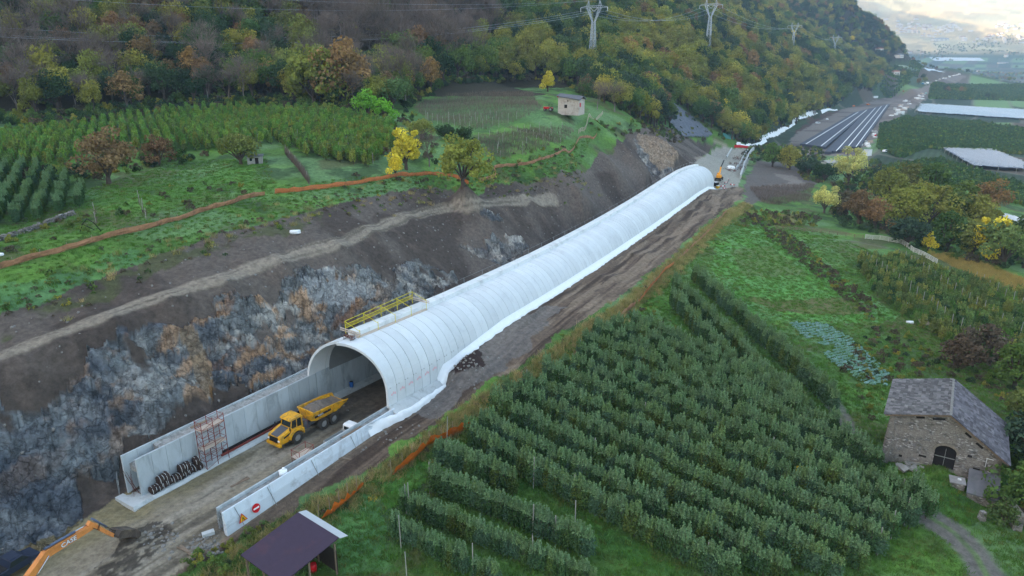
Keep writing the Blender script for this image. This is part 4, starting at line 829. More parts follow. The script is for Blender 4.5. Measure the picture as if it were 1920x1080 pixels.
orchard([(-60, 335), (60, 318), (150, 352), (158, 388), (60, 420), (-60, 432)], 62, 2.8, .9, 0, 4, .72, None, seed=4)
orchard([(1605, 492), (1700, 492), (1930, 565), (1930, 712), (1850, 688), (1745, 632), (1640, 560)], 5, 3.2, 1.4, 7, 3, 1.0, 3.9, 8, 'meadow', seed=5)
orchard([(1650, 236), (1720, 218), (1930, 244), (1930, 292), (1800, 285), (1740, 280), (1690, 300), (1645, 280)], 22, 6.0, 1.8, 10, 3, 1.0, None, seed=6)
orchard([(1650, 318), (1760, 300), (1930, 355), (1930, 392), (1800, 352), (1700, 335)], 22, 5.0, 1.8, 10, 3, .9, None, seed=7)
orchard([(1745, 160), (1930, 160), (1930, 190), (1740, 186)], 22, 5.0, 3.0, 10, 3, 1.2, None, seed=8)
orchard([(1660, 128), (1740, 128), (1700, 160), (1650, 168)], 22, 6.0, 3.0, 10, 3, 1.2, None, seed=9)
scatter('orchard_trees', [joined('t', *p) for p in P_apple + P_young + P_turn + P_far], np.concatenate(st_pts), np.concatenate(st_idx), np.concatenate(st_scl), label='the further rows of apple trees in the orchards beside and above the works', cat='orchard')
print('orchard', len(ap), sum(len(p) for p in st_pts))
# ---- vineyards: one leafless hedge of canes to each row
def vine_proto(seed, n, H=1.7, Lr=6.0):
    rg = np.random.default_rng(seed); a = np.column_stack([rg.uniform(0, Lr, n), rg.normal(0, .12, n), rg.uniform(.2, .9, n)]); b_ = a + np.column_stack([rg.normal(0, .25, n), rg.normal(0, .15, n), rg.uniform(.4, H - .4, n)])
    V, F = blades(a, b_, .05, rg); return pack('vine', [(V, F, 0, rg.uniform(.8, 1.25, n))], [LM['twig']])
def vineyard(poly, rot, rs, lab, grp, hpost=2.6, seed=1, dens_=26, H=1.7):
    P = gpoly(poly); c_ = P.mean(0); dirv = np.array([sin(radians(rot)), cos(radians(rot))]); nv = np.array([dirv[1], -dirv[0]]); R_ = np.hypot(*(P - c_).T).max(); rg = np.random.default_rng(seed)
    for k in np.arange(-R_, R_, rs):
        t = np.arange(-R_, R_, 1.0); q_ = c_ + nv * k + t[:, None] * dirv; ins = inpoly(q_[:, 0], q_[:, 1], P)
        if ins.sum() < 5: continue
        t = t[ins]; q_ = q_[ins]; z = surf(q_[:, 0], q_[:, 1]); n = int(len(t) * dens_)
        j = rg.integers(0, len(t) - 1, n); f = rg.uniform(0, 1, n)[:, None]; p3 = np.column_stack([q_, z]); base = p3[j] * (1 - f) + p3[j + 1] * f; base[:, :2] += rg.normal(0, .12, (n, 2)); base[:, 2] += rg.uniform(0, .8, n)
        tip = base + np.column_stack([rg.normal(0, .25, n), rg.normal(0, .25, n), rg.uniform(.4, max(H - .6, .5), n)]); o0 = p3[0].copy()
        V, F = blades(base - o0, tip - o0, .055, rg)
        m_ = pack('vine_row', [(V, F, 0, rg.uniform(.75, 1.25, n))], [LM['twig']]); o = link(bpy.data.objects.new('vine_row', m_)); o.location = tuple(o0); tag(o, lab, 'vine row', grp)
        for q2 in p3[::7]: posts.append((q2[0], q2[1], hpost + rg.uniform(-.3, .3), 'vine'))
vineyard([(772, 205), (800, 188), (860, 176), (1000, 176), (1020, 205), (985, 225), (900, 250), (800, 228)], 72, 3.2, 'leafless row of slender trees in the round plot left of the stone hut', 'bare rows of the plot by the stone hut', 3.0, 11, 15, 2.0)
vineyard([(895, 262), (1000, 242), (1090, 240), (1060, 268), (985, 296), (900, 304), (880, 285)], 72, 2.8, 'leafless grey vine row on the terraces below the stone hut', 'vine rows below the stone hut', 2.2, 12, 30)
vineyard([(1402, 352), (1530, 346), (1520, 378), (1430, 388)], 100, 2.6, 'leafless vine row beside the mound beyond the gallery', 'vine rows beside the mound', 2.4, 13, 26)
vineyard([(498, 286), (606, 296), (625, 350), (530, 348)], 155, 7.0, 'short leafless hedge row next to the field shed', 'short bare rows by the field shed', 2.4, 14, 70, 2.2)
vineyard([(150, 410), (330, 360), (350, 385), (200, 440)], 150, 7.0, 'thin straggling vine row on the grass above the orange fence', 'straggling vines above the orange fence', 2.2, 15, 4)
# ---- posts
PC = mat('pale_concrete_post', C(156, 156, 148), .12, 2.0); PW = mat('weathered_wood_post', C(150, 142, 128), .2, 3.0)
mbp = MB(); mbp.box((0, 0, .5), (.11, .11, 1.0)); post_proto = {}
lab_ = {'right': ('pale concrete post standing among the near apple rows', 'posts of the near orchard'), 'left': ('pale post standing among the young trees of the left orchard', 'posts of the left orchard'), 'meadow': ('pale leaning post among the yellowing orchard beyond the meadow', 'posts of the yellowing orchard'), 'vine': ('thin pale post standing along a leafless row', 'posts of the vine rows')}
posts += [(*G(x, y)[:2], 4.3, 'right') for x, y in [(768, 966), (752, 1029), (806, 925), (838, 838), (932, 778), (1078, 1000), (764, 1100), (887, 1085), (998, 1010), (1000, 915)]]
pa = np.array([(p[0], p[1]) for p in posts]); pz = surf(pa[:, 0], pa[:, 1]); pd = np.hypot(pa[:, 0], pa[:, 1]); vis = in_view(np.column_stack([pa, pz]), 3, 0)
osel = [i for i in np.argsort(pd) if vis[i]]
_pm = None; cnt = 0
for i in osel:
    if cnt >= 296: break
    if posts[i][3] == 'left' and RNG.uniform() < .45: continue
    x, y, h, w_ = posts[i]
    if _pm is None: po = mbp.build('orchard_post', PC); _pm = po.data
    else: po = link(bpy.data.objects.new('orchard_post', _pm))
    po.location = (x, y, float(pz[i]) - .1); po.rotation_euler = (RNG.normal(0, .03), RNG.normal(0, .03), .3); po.scale = (.8, .8, h * (.95 if w_ != 'right' else 1)); tag(po, lab_[w_][0], 'post', lab_[w_][1]); cnt += 1

# ---- grasses, weeds, scrub
def tuft(seed, n, H, R_, w, lm):
    rg = np.random.default_rng(seed); a = np.column_stack([rg.normal(0, R_ * .5, n), rg.normal(0, R_ * .5, n), np.full(n, -.03)]); b_ = a + np.column_stack([rg.normal(0, H * .35, n), rg.normal(0, H * .35, n), H * rg.uniform(.5, 1.1, n)])
    V, F = blades(a, b_, w, rg); return pack('tuft', [(V, F, 0, rg.uniform(.75, 1.25, n))], [LM[lm]])
P_grass = [tuft(400, 40, .22, .45, .05, 'grass'), tuft(401, 40, .30, .5, .055, 'grass')]
RIGHTP = gpoly([(380, 1100), (560, 955), (665, 905), (770, 835), (870, 765), (965, 703), (1062, 634), (1170, 566), (1258, 492), (1335, 420), (1400, 400), (1560, 440), (1750, 520), (1930, 640), (1930, 1110), (380, 1110)], 20)
gp = pts_in(RIGHTP, .62, .5, 21); gp = gp[in_view(gp, .3, 10)]; gd = np.hypot(gp[:, 0], gp[:, 1]); gp = gp[(RNG.uniform(size=len(gp)) < np.clip(95 / gd, .15, 1))]
LEFTG = gpoly([(-40, 600), (150, 535), (300, 478), (420, 440), (560, 402), (700, 368), (880, 352), (1080, 322), (1110, 260), (930, 312), (740, 325), (520, 350), (500, 300), (350, 300), (180, 350), (-40, 440)], 20)
gl = pts_in(LEFTG, 1.0, .5, 22); gl = gl[in_view(gl, .3, 10)]
def cls_at(p):
    r = np.hypot(p[:, 0], p[:, 1]); a = np.arctan2(p[:, 0], p[:, 1]); return cls[np.clip(np.interp(r, _rr, np.arange(_nr)).astype(int), 0, _nr - 1), np.clip(np.round(np.interp(a, _az, np.arange(_na))).astype(int), 0, _na - 1)]
ga = np.concatenate([gp, gl]); ga = ga[cls_at(ga) == 0]
scatter('grass', P_grass, ga, None, RNG.uniform(.6, 1.3, len(ga)), label='short rough grass over the meadows and orchard lanes', cat='grass', tilt=.1)
# dry weeds along the bank of the dirt track
P_dry = [tuft(410, 60, .75, .6, .035, 'dry'), tuft(411, 50, .65, .55, .04, 'dry'), scrub_proto(412, .55, .8, 120, 'green', .16), scrub_proto(413, .5, .7, 120, 'olive', .16), scrub_proto(414, .5, .8, 120, 'brownscrub', .14)]
bank = gline([(345, 1098), (450, 1020), (560, 955), (665, 902), (770, 832), (870, 762), (965, 700), (1062, 630), (1170, 562), (1258, 486), (1335, 416), (1392, 380)], 20); bl = resample(bank, .35)
wp = []
for r_, sd_ in ((.9, .4), (1.5, .6), (2.2, .8), (3.0, 1.0)):
    q_ = bl.copy(); nn = np.array([.53, -.8]) ; q_[:, :2] += np.array([.8, -.55]) * r_ + RNG.normal(0, sd_, (len(q_), 2)); wp.append(q_)
wp = np.concatenate(wp); wp[:, 2] = surf(wp[:, 0], wp[:, 1]); wp = wp[cls_at(wp) != 1]
edge = resample(gline([(0, 590), (150, 530), (300, 474), (420, 436), (560, 398), (700, 364), (880, 350), (1000, 338), (1090, 318)], 20), .9); ep = np.concatenate([edge + np.column_stack([RNG.normal(0, 2.2, (len(edge), 2)), np.zeros(len(edge))]) for _ in range(3)]); ep[:, 2] = surf(ep[:, 0], ep[:, 1])
wi = np.concatenate([RNG.choice(5, len(wp), p=[.34, .26, .17, .13, .10]), RNG.choice([1, 2, 3, 4], len(ep), p=[.2, .35, .15, .3])]); wp = np.concatenate([wp, ep])
scatter('weeds', P_dry, wp, wi, RNG.uniform(.6, 1.35, len(wp)), label='tall dry weeds along the bank between dirt track and orchard', cat='weeds', tilt=.12)
# scrub and brambles
sc_all = []; sc_i = []
def scrub(poly, spacing, choices, seed, s0=.5, s1=1.1, mind=None):
    p = pts_in(gpoly(poly), spacing, .5, seed); p = p[in_view(p, 1.5, 20)]; rg = np.random.default_rng(seed); sc_all.append(np.column_stack([p, rg.uniform(s0, s1, len(p))])); sc_i.append(rg.choice(choices, len(p)))
scrub([(1560, 700), (1640, 612), (1700, 625), (1760, 665), (1925, 740), (1925, 860), (1880, 760), (1800, 705), (1690, 715), (1660, 730)], 2.0, [0, 2, 2, 3, 1], 31, .3, .62)
scrub([(1430, 425), (1480, 440), (1560, 505), (1630, 560), (1650, 600), (1632, 606), (1580, 560), (1500, 490), (1440, 450)], 1.5, [2, 2, 0, 3, 2], 32, .3, .6)
scrub([(1380, 425), (1400, 385), (1420, 395), (1500, 400), (1540, 405), (1530, 425), (1450, 425)], 2.2, [2, 2, 3, 0], 33, .4, .8)
scrub([(1385, 300), (1420, 270), (1540, 280), (1560, 340), (1520, 345), (1470, 300), (1410, 305)], 3.5, [0, 3, 2, 1], 34, .6, 1.2)
scrub([(1560, 345), (1650, 300), (1680, 330), (1640, 420), (1700, 470), (1760, 480), (1900, 520), (1930, 500), (1930, 430), (1860, 400), (1760, 350), (1700, 335), (1640, 440), (1560, 420)], 4.0, [0, 1, 1, 3, 2], 35, .7, 1.5)
scrub([(1900, 800), (1930, 780), (1930, 990), (1885, 985), (1890, 900)], 1.7, [0, 1, 3], 36, .5, .9)
scrub([(1580, 640), (1640, 640), (1680, 700), (1650, 820), (1600, 760)], 2.2, [0, 2, 3], 37, .25, .5)
scrub([(1100, 232), (1240, 232), (1290, 262), (1240, 262), (1160, 255), (1120, 262)], 4.0, [0, 3, 2, 2], 38, .5, 1.0)
scrub([(-40, 330), (120, 312), (330, 290), (440, 288), (340, 310), (150, 345)], 3.0, [0, 2, 1, 3], 39, .6, 1.1)
scrub([(0, 436), (160, 400), (330, 345), (420, 330), (500, 352), (300, 415), (120, 462), (0, 500)], 5.0, [0, 2, 2, 3], 40, .3, .7)
scrub([(640, 330), (860, 335), (900, 300), (1080, 270), (1100, 285), (1000, 330), (880, 350), (700, 352)], 4.0, [0, 2, 2, 3], 41, .3, .7)
scrub([(740, 225), (770, 205), (790, 235), (900, 262), (880, 300), (800, 310), (720, 290)], 4.5, [0, 2, 1, 3], 42, .6, 1.1)
scrub([(1170, 600), (1215, 575), (1300, 640), (1345, 700), (1260, 650), (1180, 630)], 1.6, [0, 3, 2], 43, .25, .45)
scrub([(340, 1060), (440, 1015), (500, 985), (560, 965), (500, 1010), (450, 1060), (430, 1110), (330, 1110)], 1.1, [0, 3, 0], 44, .3, .55)
scrub([(-60, 238), (150, 234), (420, 203), (600, 208), (700, 226), (735, 215), (690, 198), (600, 186), (420, 180), (150, 208), (-60, 212)], 2.8, [0, 2, 1, 3, 1], 45, .9, 1.7)
scrub([(760, 205), (850, 160), (930, 155), (1040, 152), (1090, 176), (1125, 192), (1110, 165), (1040, 138), (930, 138), (840, 145), (750, 190)], 3.2, [0, 2, 1, 3, 1], 46, .9, 1.8)
sa_ = np.concatenate(sc_all); si_ = np.concatenate(sc_i); scatter('scrub', P_scrub, sa_[:, :3], si_, sa_[:, 3], label='brambles and bushes on the rough ground and banks', cat='scrub')
scs = pts_in(gpoly([(1745, 478), (1800, 478), (1930, 528), (1930, 562), (1850, 532)]), .8, .5, 51); scatter('straw_grass', [tuft(420, 30, .8, .6, .05, 'straw')], scs, label='band of tall golden grass below the grove', cat='grass')
def cab(seed):
    rg = np.random.default_rng(seed); n = 26; a = rg.uniform(0, 2 * pi, n); r_ = rg.uniform(.05, .28, n); c_ = np.column_stack([np.cos(a) * r_, np.sin(a) * r_, .25 - r_ * .5 + rg.uniform(0, .08, n)]); V, F = leaves(c_, .26, rg, np.column_stack([np.cos(a) * .5, np.sin(a) * .5, np.ones(n)]), .25)
    return pack('cabbage', [(V, F, 0, rg.uniform(.85, 1.2, n))], [LM['cabbage']])
cb = pts_in(gpoly([(1478, 606), (1545, 608), (1600, 640), (1668, 700), (1660, 722), (1625, 722), (1560, 680)]), (.5, .85), .15, 52, radians(-28)); cb = cb[fbm(cb[:, 0], cb[:, 1], 5, 3, 401) > .36]
scatter('cabbages', [cab(1), cab(2)], cb, None, RNG.uniform(.8, 1.4, len(cb)), label='blue green cabbages in rows on the plot above the barn', cat='cabbages')
# loose stones on the cutting
def stone(seed):
    rg = np.random.default_rng(seed); bm = bmesh.new(); bmesh.ops.create_icosphere(bm, subdivisions=1, radius=.5)
    for v in bm.verts: v.co = Vector((v.co.x * rg.uniform(.7, 1.2), v.co.y * rg.uniform(.6, 1.1), v.co.z * rg.uniform(.5, .9)))
    me = bpy.data.meshes.new('stone'); bm.to_mesh(me); bm.free(); me.materials.append(mat('loose_stone', C(128, 126, 122), .35, 3.0)); return me
_P = np.array(list(CUT) + _ta + [G(0, 1085)[:2]]); stp = pts_in(_P, 1.7, .5, 61); stp = stp[in_view(stp, .3, 0)]; stp = stp[(RNG.uniform(size=len(stp)) < .5)]; cs_ = cls_at(stp); stp = stp[(cs_ == 2) | (cs_ == 3)]
scatter('gravel', [stone(1), stone(2), stone(3)], stp, None, RNG.uniform(.12, .55, len(stp)) ** 1.3 * 1.2, label='loose stones scattered down the cut slope', cat='stones', tilt=.6)

# ================================================================ the gallery and its walls
M_PRE = mat('precast_concrete', C(208, 215, 219), .04, .6, .8, .004, 8, stain=C(192, 199, 204), stain_amt=.4, stain_scale=.35, tintattr=True)
M_CON = mat('cast_concrete', C(186, 192, 194), .08, 1.2, .85, .01, 6, stain=C(146, 150, 150), stain_amt=.5, stain_scale=.6)
M_CONW = mat('wall_panel_concrete', C(174, 184, 190), .08, .8, .85, .005, 6, stain=C(138, 146, 150), stain_amt=.55, stain_scale=.5, tintattr=True, stretch=(1, 1, .35))
M_BEAM = mat('fresh_concrete', C(214, 220, 222), .06, 1.0, .85, .01, 5, stain=C(178, 182, 184), stain_amt=.5, stain_scale=.4)
M_INFILL = mat('wall_infill', C(150, 150, 148), .3, 3.0, .95, .06, 4, stain=C(104, 104, 102), stain_amt=.6, stain_scale=1.2)
M_SHEET = mat('white_geotextile', C(232, 238, 242), .05, 1.5, .6, .03, 1.2)
M_PANW = mat('pale_painted_concrete', C(206, 218, 228), .05, 1.0, .75, .004, 6, stain=C(150, 156, 160), stain_amt=.4, stain_scale=.35)
M_STEEL = mat('galvanised_steel', C(150, 154, 156), .15, 4.0, .5, metal=.6)
M_RUST = mat('rusty_steel', C(98, 58, 48), .3, 5.0, .8)
M_RED = mat('red_primer_steel', C(126, 62, 54), .25, 4.0, .7)
M_DARK = mat('dark_opening_shade', C(34, 32, 32), .2, 2.0, .95)  # flat dark colour standing in for shade in gaps and openings
M_YEL = mat('yellow_rail_paint', C(214, 200, 40), .12, 4.0, .55, stain=C(150, 136, 40), stain_amt=.4, stain_scale=3)
M_WOOD = mat('site_plank', C(186, 172, 158), .15, 4.0, .9); M_WOODD = mat('old_plank', C(128, 112, 96), .25, 4.0, .9)
M_ORANGE = mat('orange_net', C(196, 118, 72), .18, 3.0, .8, stain=C(150, 98, 66), stain_amt=.55, stain_scale=.5)
M_ORANGE2 = mat('faded_orange_net', C(172, 126, 96), .18, 3.0, .8, stain=C(120, 90, 70), stain_amt=.6, stain_scale=.5)
M_BLACK = mat('black_rubber', C(34, 34, 36), .15, 5.0, .85); M_GLASS = mat('dark_glass', C(30, 42, 44), .1, 1.0, .12, spec=.6); M_WHITE = mat('white_paint', C(226, 230, 232), .04, 2.0, .4, stain=C(180, 178, 170), stain_amt=.3)
def zf(s): return float(zr(s))
def sweep(prof, s0, s1, name, m, parent=None, ds=2.0, wob=0.0, bevel=0, closed=True):
    """closed outline of (offset, height above the road) drawn along the gallery's axis"""
    n = max(1, int(round((s1 - s0) / ds))); mb = MB(); k = len(prof); vs = []
    for i in range(n + 1):
        s = s0 + (s1 - s0) * i / n
        for j, (u, z) in enumerate(prof):
            w = (vnoise(np.array(s * .9 + j * 7.1), np.array(j * 3.3), 5) - .5) * wob if wob else 0
            vs.append(SU(s, u + float(w), zf(s) + z + float(w) * .4))
    fs = [(i * k + j, i * k + (j + 1) % k, (i + 1) * k + (j + 1) % k, (i + 1) * k + j) for i in range(n) for j in range(k if closed else k - 1)]
    if closed: fs += [tuple(range(k)), tuple(n * k + j for j in reversed(range(k)))]
    mb.add(vs, fs); return mb.build(name, m, parent, bevel)
R_OUT = 6.42; CZ = 4.6; RW = 1.8
def sec(a, th=0.0): return (R_OUT - th) * cos(a), CZ + (R_OUT - th) * sin(a)
def shell_half(right):
    mb = MB(); tint = []; V = []; F = []
    rg = np.random.default_rng(5 if right else 6); nr = int(TUBE_L / RW) + 1
    for i in range(nr):
        s0 = i * RW - (0 if right or i == 0 else RW / 2); s1 = min(TUBE_L, (i + 1) * RW - .07 - (0 if right else RW / 2)); th = .36; dr = rg.uniform(-.012, .012); t_ = rg.uniform(.93, 1.04)
        if right: ang = [('v', 2.45), ('v', 3.5)] + [('a', a) for a in np.linspace(0, radians(97), 16)]
        else: ang = [('a', a) for a in np.linspace(radians(97.4), radians(176.5), 13)]
        n = len(ang); b = len(V)
        for s_, t in ((s0, 0), (s1, 0), (s1, th), (s0, th)):
            for kd, a in ang:
                if kd == 'v': u, z = R_OUT + dr - t, a; ca_ = 1
                else: u = (R_OUT + dr - t) * cos(a); z = CZ + (R_OUT + dr - t) * sin(a); ca_ = cos(a)
                ss = s_
                if i == 0 and s_ == s0: ss = s0 - 3.0 * (1 - ca_) / 2 - (0 if right else -.75)
                V.append(SU(ss, u, zf(s_) + z))
        idx = lambda r, j: b + (r % 4) * n + j
        for r in range(4):
            for j in range(n - 1): F.append((idx(r, j), idx(r, j + 1), idx(r + 1, j + 1), idx(r + 1, j))); tint.append(t_)
        F.append(tuple(idx(r, 0) for r in range(4))); tint.append(t_); F.append(tuple(idx(r, n - 1) for r in (3, 2, 1, 0))); tint.append(t_)
    mb.add(V, F); o = mb.build('arch_shell', M_PRE, gal)
    a = o.data.attributes.new('tint', 'FLOAT', 'FACE'); a.data.foreach_set('value', np.array(tint, np.float32)); return o
def tinted(o, n_per, rg=RNG, lo=.9, hi=1.06):
    t = np.repeat(rg.uniform(lo, hi, len(o.data.polygons) // n_per + 1), n_per)[:len(o.data.polygons)]
    a = o.data.attributes.new('tint', 'FLOAT', 'FACE'); a.data.foreach_set('value', t.astype(np.float32)); return o
gal = empty('tunnel_gallery', SU(0, 0, 0) * 0, 0, 'long pale concrete arched gallery of ribbed shells running up the cutting', 'tunnel')
shell_half(True); shell_half(False)
sweep([(R_OUT * cos(a) - .42 * cos(a), CZ + (R_OUT - .42) * sin(a)) for a in np.linspace(0, pi, 25)], 1.5, TUBE_L - .2, 'joint_lining', mat('joint_backing', C(120, 124, 126), .1), gal, 4.0, closed=False)  # grey backing seen through the shell joints
# the raised beam along the crown
sweep([(-1.75, 10.7), (-1.75, 11.6), (-.15, 11.6), (.05, 11.0), (.05, 10.8)], 1.6, TUBE_L - .5, 'crown_beam', M_BEAM, gal, 3.0, .05)
sweep([(.05, 10.7), (.05, 11.12), (.55, 11.08), (.6, 10.85)], 1.2, 16.6, 'beam_formwork', M_WOOD, gal, 3.0)
mb = MB()
for s in np.arange(24, TUBE_L, 6.0):
    p = SU(s, -1.6, zf(s) + 11.55); mb.bar(p, p + [0, 0, 1.1], .06)
mb.tube([SU(s, -1.6, zf(s) + 12.6) for s in np.arange(24, TUBE_L, 6.0)], .018, 4)
mb.build('safety_line', M_STEEL, gal)
# footing, inner kerbs, sheeting along the foot of the shell
sweep([(6.46, 2.1), (6.46, 2.75), (7.0, 2.45), (8.0, 1.9), (8.0, .8), (6.46, .8)], -.1, 10.8, 'footing', M_CON, gal, 2.0, .06)
mb = MB(); grid = []
for s in np.arange(10.5, TUBE_L + .2, .8):
    w = lambda q: float(vnoise(np.array(s * 1.1 + q * 9), np.array(q * 5.0), 8) - .5); F_ = float(FILL(s)); k = float(1 - smooth(10.5, 15, s)); us = lambda z: R_OUT * math.sqrt(max(.02, 1 - (max(z, CZ) - CZ) ** 2 / R_OUT ** 2)) + .03
    row = [(us(F_ + .7 + .4 * k), F_ + .7 + .4 * k), (us(F_ + .65 + .4 * k) + .08, F_ + .63 + .3 * k), (us(F_ + .4) + .2 + .1 * w(2), F_ + .38 + .12 * w(3)), (6.95 + .2 * w(4) + .2 * k, F_ + .2 + .1 * w(5)), (7.3 + .45 * w(6) + .3 * k, F_ + .05), (7.4 + .45 * w(6) + .3 * k, F_ - .5 - 1.2 * k)]
    grid.append([SU(s, u, zf(s) + z) for u, z in row])
mb.sheet(grid, True); mb.build('ground_sheet', M_SHEET, gal)
mb = MB(); grid = []
for s in np.arange(-5, 11, .5):
    w = lambda q: float(vnoise(np.array(s * 1.7 + q * 9), np.array(q * 5.0), 9) - .5)
    k = float(smooth(-5, 2, s)); grid.append([SU(s, u + w(j) * .35, z + w(j + 4) * .25) for j, (u, z) in enumerate([(7.12 + .75 * k, 2.35 - .35 * k), (7.25 + .85 * k, 2.05), (7.45 + .85 * k, 1.6), (7.6 + .85 * k, 1.0)])])
mb.sheet(grid, True); mb.build('loose_sheet', M_SHEET, gal)
sweep([(-6.05, 0), (-6.05, .55), (-5.0, .5), (-4.9, 0)], 2.0, TUBE_L, 'inner_kerb', M_CON, gal, 4.0)
sweep([(5.0, 0), (5.1, .5), (6.05, .55), (6.05, 0)], .5, TUBE_L, 'inner_kerb', M_CON, gal, 4.0)
o = MB()
for s in np.arange(-1.0, TUBE_L - 2, RW):
    vs = [SU(q, u, zf(s) + z) for q in (s, s + RW - .04) for u in (-6.3, -6.02) for z in (.1, 5.0)]; o.add(vs, [(0, 1, 3, 2), (4, 6, 7, 5), (0, 4, 5, 1), (2, 3, 7, 6), (1, 5, 7, 3), (0, 2, 6, 4)])
tinted(o.build('inner_wall', M_CONW, gal), 6)
o = MB()
for s in np.arange(.6, TUBE_L - 2, RW):
    vs = [SU(q, u, zf(s) + z) for q in (s, s + RW - .04) for u in (6.06, 6.3) for z in (.1, 3.0)]; o.add(vs, [(0, 1, 3, 2), (4, 6, 7, 5), (0, 4, 5, 1), (2, 3, 7, 6), (1, 5, 7, 3), (0, 2, 6, 4)])
tinted(o.build('inner_wall', M_CONW, gal), 6)
# pink setting-out marks near the foot of the first shells
mk = MB()
for i in range(6):
    s = i * RW + 1.0; a = .16; r = R_OUT + .022; 
    for k in range(3):
        q = s + k * .34 - .4; z = CZ - .55 + (i * .02) + .12 * (k % 2); mk.add([SU(q, r + .0, z), SU(q + .26, r, z), SU(q + .26, r, z + .3 + .1 * (k % 2)), SU(q, r, z + .26)], [(0, 1, 2, 3)])
mk.build('paint_mark', mat('faded_pink_paint', C(224, 178, 186), .1, 5), gal)
mk = MB()
for i in range(9):
    for k in range(2): mk.cyl(SU(i * RW + .5 + k * 1.3, R_OUT * cos(.10) , CZ + R_OUT * sin(.1)), SU(i * RW + .5 + k * 1.3, R_OUT * cos(.1) + .04, CZ + R_OUT * sin(.1) + .004), .07, 6)
mk.build('lifting_socket', M_STEEL, gal)
# barrel inside on the kerb
t = empty('plastic_drum', SU(5.0, -5.35, .52), 0, 'blue plastic drum on the inner kerb just inside the gallery mouth', 'drum')
MB().tube([(0, 0, 0), (0, 0, .1), (0, 0, .75), (0, 0, .85)], [.28, .31, .31, .26], 14).build('body', mat('blue_plastic', C(40, 88, 150), .1, 3, .4), t); MB().cyl((0, 0, .85), (0, 0, .89), .2, 12).build('lid', M_BLACK, t)

# tall wall on the hill side
def leaf_panels(s0, s1, u0, u1, z0, z1, ztop=None):
    mb = MB()
    for s in np.arange(s0, s1 - .1, RW):
        e = min(s + RW - .03, s1); zt = z1 if ztop is None else ztop(s)
        vs = [SU(q, u, z) for q in (s, e) for u in (u0, u1) for z in (z0, zt)]; mb.add(vs, [(0, 1, 3, 2), (4, 6, 7, 5), (0, 4, 5, 1), (2, 3, 7, 6), (1, 5, 7, 3), (0, 2, 6, 4)])
    return mb
wl = empty('retaining_wall', (0, 0, 0), 0, 'tall double-leaf concrete wall on the rock side of the road', 'wall')
tinted(leaf_panels(-27.6, -1.1, -6.3, -6.05, .3, 5.0).build('inner_leaf', M_CONW, wl), 6)
tinted(leaf_panels(-28.2, 0, -7.95, -7.72, .3, 5.25).build('outer_leaf', M_CONW, wl), 6)
sweep([(-7.72, 4.3), (-7.72, 5.05), (-7.2, 4.9), (-6.6, 4.92), (-6.3, 4.85), (-6.3, 4.3)], -24.5, -1, 'infill', M_INFILL, wl, .8, .12)
sweep([(-7.72, 3.2), (-7.72, 4.0), (-6.3, 3.7), (-6.3, 3.2)], -27.5, -24.5, 'infill_step', M_INFILL, wl, .8, .12)
sweep([(-8.4, -.3), (-8.4, .36), (-5.0, .34), (-4.7, 0.05), (-4.7, -.3)], -29.4, -1.0, 'footing', M_CON, wl, 1.2, .22)
mb = MB()
for k in range(6):
    u = -7.6 + k * .24; mb.bar(SU(-27.5, u, .3), SU(-28.4, u, 3.6 - (k % 3) * .5), .03)
for z in np.arange(.6, 3.4, .4): mb.bar(SU(-27.5, -7.7, z), SU(-28.4, -6.32, z), .03)
mb.build('reinforcement', M_RUST, wl)
sweep([(-6.0, .36), (-6.0, .75), (-5.75, .75), (-5.72, .36)], -17.0, -1.5, 'footing_gap_shade', M_DARK, wl, 3)  # solid dark strip painting the shade at the wall foot
o = sweep([(-5.7, .36), (-5.7, .56), (-5.45, .56), (-5.45, .36)], -17.5, -8.0, 'formwork_beam', M_RED, None, 3); tag(o, 'long dark red formwork beam lying at the foot of the tall wall', 'beam')
# low wall on the valley side
wr = empty('retaining_wall', (0, 0, 0), 0, 'low pale double-leaf concrete wall on the valley side of the road', 'wall')
tinted(leaf_panels(-26.4, .8, 5.75, 5.95, -.3, 2.55).build('inner_leaf', M_CONW, wr), 6)
mb = MB()
for s, e in ((-26.6, -20.6), (-20.56, -14), (-13.96, -7), (-6.96, .4)):
    pr = [(6.92, 2.5), (7.08, 2.5), (7.35, 1.4), (7.5, -.8), (6.92, -.8)]; vs = [SU(q, u, z) for q in (s, e) for u, z in pr]; k = 5; mb.add(vs, [(j, (j + 1) % k, k + (j + 1) % k, k + j) for j in range(k)] + [tuple(range(k)), tuple(range(2 * k - 1, k - 1, -1))])
mb.build('outer_leaf', M_PANW, wr)
sweep([(5.95, 1.6), (5.95, 2.2), (6.3, 2.1), (6.7, 2.2), (6.92, 2.1), (6.92, 1.6)], -26.2, .5, 'infill', M_INFILL, wr, .8, .16)
mb = MB()
for k in range(5): mb.bar(SU(-26.5, 5.95 + k * .24, -.6), SU(-26.5, 5.95 + k * .24, 2.3), .035)
for z in np.arange(-.5, 2.3, .35): mb.bar(SU(-26.55, 5.9, z), SU(-26.55, 7.0, z), .035)
mb.build('reinforcement', M_STEEL, wr)
for s in (-25.2, -20.9, -14.5, -8.0):
    mb.v = mb.v; r = MB(); r.bar(SU(s, 7.18, 2.4), SU(s + .5, 7.9, -.2), .05); r.build('prop', M_STEEL, wr)
o = MB().box((0, 0, .25), (3.4, .32, .06)); o = o.build('plank', M_WOODD); o.location = tuple(SU(-7, 6.4, 2.05)); o.rotation_euler = (0, 0, radians(90 - 32)); tag(o, 'weathered plank lying on top of the low wall near the van', 'plank')
mb = MB()
pts = [(u, z) for u, z in ((0, 0), (.9, 0), (1.1, .9), (.8, 1.0), (.1, .8))]
